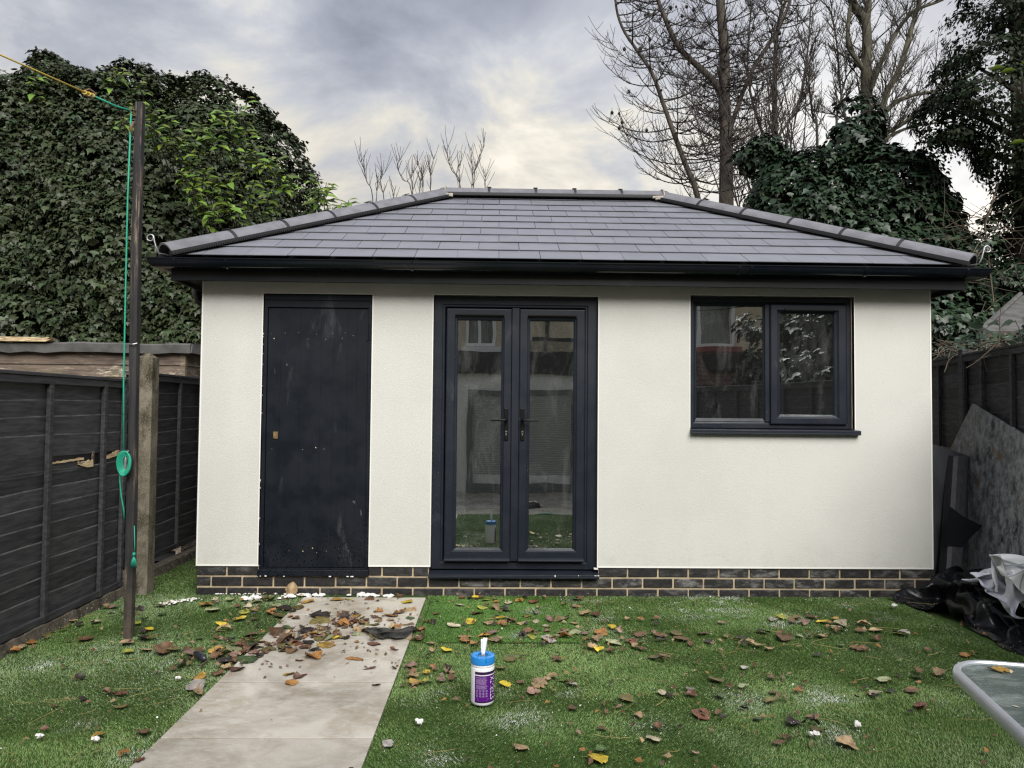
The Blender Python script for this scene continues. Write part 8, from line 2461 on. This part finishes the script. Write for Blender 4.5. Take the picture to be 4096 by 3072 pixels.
PA = (1.72, 2.665, -1.055, -.045)
turf('turf_grass', [(-.52, .80, -1.5, 0, 26000), (-.52, .80, -2.75, -1.5, 34000), (-.5, .80, -3.9, -2.75, 9000), (1.678, 5.0, -3.9, -2.75, 9000), (-.70, -.0, 0, 1.9, 11000), (1.678, 5.6, -1.3, -.002, 26000), (1.678, 4.4, -2.75, -1.3, 36000), (4.4, 5.6, -2.4, -1.3, 20000)], M['blade'], 'short artificial grass with whitish dusty patches covering the garden',
     excl=lambda P: (P[:, 0] > PA[0] - .012) & (P[:, 0] < PA[1] + .004) & (P[:, 1] > PA[2] - .010) & (P[:, 1] < PA[3]) | ((P[:, 0] > 4.9) & (P[:, 1] > -1.2) & (P[:, 1] < -.15) & (P[:, 0] > 5.1)))
MB().box(PA[0], PA[1], PA[2], PA[3], .002, .008).obj('turf_patch', M['turfbase'])
tag(bpy.data.objects['turf_patch'], kind='structure')
turf('patch_grass', [(PA[0], PA[1], PA[2], PA[3], 38000)], M['blade2'], 'brighter green offcut of artificial grass beside the path top', .008, (.007, .013))

# a few overhanging leaves close to the viewer at the right edge
ot = thing('overhanging_twig', 'overhanging twig with a few pale green leaves at the right edge', 'twig', (4.5, -2.5, 2.6))
MB().tube([(5.2, -2.5, 2.95), (4.6, -2.5, 2.80), (4.30, -2.5, 2.77)], [.005, .004, .002], 5).obj('stem', M['twigg'], ot)
MB().tube([(5.2, -2.5, 2.55), (4.6, -2.5, 2.49), (4.3, -2.5, 2.46)], [.005, .004, .002], 5).obj('stem', M['twigg'], ot)
for x, z_ in ((4.215, 2.742), (4.17, 2.752), (4.25, 2.453), (4.30, 2.78), (4.33, 2.44)):
    o = inst('leaf', lance_mb[2], (0, 0, 0), None)
    attach(o, ot)
    o.matrix_basis = Matrix.Translation((x + .02, -2.5, z_)) @ Matrix.Rotation(1.25, 4, 'Z') @ Matrix.Rotation(.9, 4, 'Y') @ Matrix.Scale(.062, 4)

# ------------------------------------------------------------------ the houses behind the viewer, seen in the glass
HB = thing('house', 'cream pebbledashed house standing behind the viewer, reflected in the window', 'house', (1, -11, -.3))
hw = MB()
wins = ((1.42, 2.10, 2.80, 4.0), (5.9, 7.62, 2.82, 4.1))
xs2 = sorted({-7.5, 9.5} | {w_[0] for w_ in wins} | {w_[1] for w_ in wins})
zs2 = sorted({-.3, 5.6} | {w_[2] for w_ in wins} | {w_[3] for w_ in wins})
for i in range(len(xs2) - 1):
    for j in range(len(zs2) - 1):
        mx_, mz_ = (xs2[i] + xs2[i + 1]) / 2, (zs2[j] + zs2[j + 1]) / 2
        if not any(w_[0] < mx_ < w_[1] and w_[2] < mz_ < w_[3] for w_ in wins):
            hw.add([(xs2[i], -11, zs2[j]), (xs2[i], -11, zs2[j + 1]), (xs2[i + 1], -11, zs2[j + 1]), (xs2[i + 1], -11, zs2[j])], [(0, 1, 2, 3)])
hw.add([(-7.5, -11, -.3), (-7.5, -18, -.3), (-7.5, -18, 5.6), (-7.5, -11, 5.6)], [(0, 1, 2, 3)]).add([(9.5, -11, -.3), (9.5, -18, -.3), (9.5, -18, 5.6), (9.5, -11, 5.6)], [(3, 2, 1, 0)])
hw.obj('wall', M['cream'], HB)
MB().add([(-7.9, -10.6, 5.5), (9.9, -10.6, 5.5), (7, -14.5, 7.6), (-5, -14.5, 7.6), (-7.9, -18.4, 5.5), (9.9, -18.4, 5.5)], [(0, 1, 2, 3), (1, 5, 2), (5, 4, 3, 2), (4, 0, 3)]).obj('roof', M['redtile'], HB)
for x0, x1, z0, z1 in wins:
    fo_ = loop_frame(MB(), [(0, .12), (0, -.02), (1, -.02), (1, .12)], (x0, x1, z0, z1), (.07, .07, .07, .07)).obj('window', M['whiteframe'], HB)
    for v in fo_.data.vertices:
        v.co.y = -11 - (v.co.y - .0)
    MB().box((x0 + x1) / 2 - .035, (x0 + x1) / 2 + .035, -11.05, -10.99, z0 + .07, z1 - .07).obj('window_frame', M['whiteframe'], fo_)
    MB().box(x0, x1, -11.30, -11.25, z0, z1).obj('curtain', M['curtain'], fo_)
    MB().box(x0 - .1, x1 + .13, -11.0, -10.84, z0 - .14, z0 - .02).obj('window_sill', M['redsill'] if x0 > 4 else M['whiteframe'], fo_)
MB().tube([(3.3, -10.93, 2.5), (3.3, -10.93, 5.5)], .045, 8).obj('downpipe', M['black'], HB)
ln_ = thing('lean_to', 'tiled lean-to with a skylight on the house behind the viewer', 'lean-to', (7.2, -10, -.3))
MB().box(5.2, 9.4, -10.9, -9.4, -.3, 1.78).obj('wall', M['wallwhite'], ln_)
for r_ in range(8):
    v0, v1 = r_ / 8, (r_ + 1) / 8 + .03
    ya, za_, yb_, zb2 = -9.2 - 1.8 * v0, 1.84 + .86 * v0, -9.2 - 1.8 * v1, 1.84 + .86 * v1
    tm_ = MB()
    for k in range(22):
        xa = 5.1 + k * .2
        tm_.add([(xa, ya, za_ + .02), (xa + .1, ya, za_ + .05), (xa + .2, ya, za_ + .02), (xa + .2, yb_, zb2), (xa + .1, yb_, zb2 + .03), (xa, yb_, zb2)], [(0, 1, 4, 5), (1, 2, 3, 4)])
    tm_.obj('tile_course', M['redtile'], ln_)
MB().prism([(6.7, -9.75, 2.19), (7.9, -9.75, 2.19), (7.9, -10.45, 2.53), (6.7, -10.45, 2.53)], (0, .03, .06)).obj('skylight', M['handle'], ln_)
MB().box(5.05, 9.5, -9.2, -9.09, 1.74, 1.84).obj('gutter', M['whiteframe'], ln_)
EX = thing('extension', 'white flat-roofed extension with dark patio doors behind the viewer, reflected in the doors', 'extension', (1.2, -9.5, -.3))
MB().box(-2.3, 4.55, -10.98, -8.82, -.3, 2.04).obj('wall', M['wallwhite'], EX)
MB().box(-2.4, 4.65, -10.98, -8.70, 2.045, 2.50).obj('fascia', M['fascia'], EX)
MB().prism([(2.5, -9.2, 2.50), (4.3, -9.2, 2.50), (3.9, -9.9, 2.85), (2.9, -9.9, 2.85)], (0, -1.2, 0)).obj('roof_lantern', M['glass'], EX)
MB().tube([(2.5, -9.2, 2.52), (4.3, -9.2, 2.52)], .03, 6).tube([(2.9, -9.9, 2.87), (3.9, -9.9, 2.87)], .03, 6).obj('lantern_bar', M['fascia'], EX)
pdr = MB()
for xa in (1.57, 2.60, 3.63):
    pdr.box(xa, xa + .11, -8.82, -8.76, -.28, 1.72)
pdr.box(1.57, 3.74, -8.82, -8.765, 1.62, 1.715).box(1.57, 3.74, -8.82, -8.765, -.28, -.12)
pdo = pdr.obj('patio_door', simple('grey_door_frame', (.13, .135, .138), rough=.5), EX)
bl = MB()
for k in range(34):
    bl.prism([(1.69, -8.812, .05 + k * .046), (3.62, -8.812, .05 + k * .046), (3.62, -8.80, .085 + k * .046), (1.69, -8.80, .085 + k * .046)], (0, .001, 0))
bl.obj('blind', M['blind'], pdo, kind='stuff')
gh = thing('garden_hose', 'green hose coil on the patio behind the viewer, glimpsed in the door glass', 'hose', (2.85, -4.35, -.3))
hm = MB()
for k in range(6):
    hm.tube([(2.85 + (.20 + .01 * k) * math.cos(a), -4.35 + (.16 + .01 * k) * math.sin(a), -.27 + .035 * k + .01 * math.sin(3 * a)) for a in np.linspace(0, 6.28, 26)], .013, 6)
hm.obj('hose_coil', M['rope_g'], gh, smooth=True)
for x0_, lab in ((2.55, 'a'),):
    bundle('black_sack', (2.55, -4.5, -.10), (.22, .18, .2), M['poly'], 'black sack beside the green hose behind the viewer, glimpsed in the door glass', 'sack', 31, .25, 3.0, 48, 24)
sh = thing('dark_shrub', 'dark shrubs beyond the right fence, reflected in the window', 'shrub', (7.4, -5.2, -.3))
MB().tube([(7.4, -5.2, -.3), (7.4, -5.2, 1.5)], [.08, .05], 8).obj('trunk', M['bark'], sh)
clump_foliage('foliage', [(7.3, -4.6, 1.5, 1.0, 1.4, 1.45), (7.7, -6.9, 1.7, 1.1, 1.6, 1.6), (7.6, -2.9, 1.2, .8, 1.0, 1.1)], 420, 18, .22, .13, M['ivyr'], sh, amp=.25, fr=1.4, keep=lambda P, Nn: (Nn[:, 0] < .5))
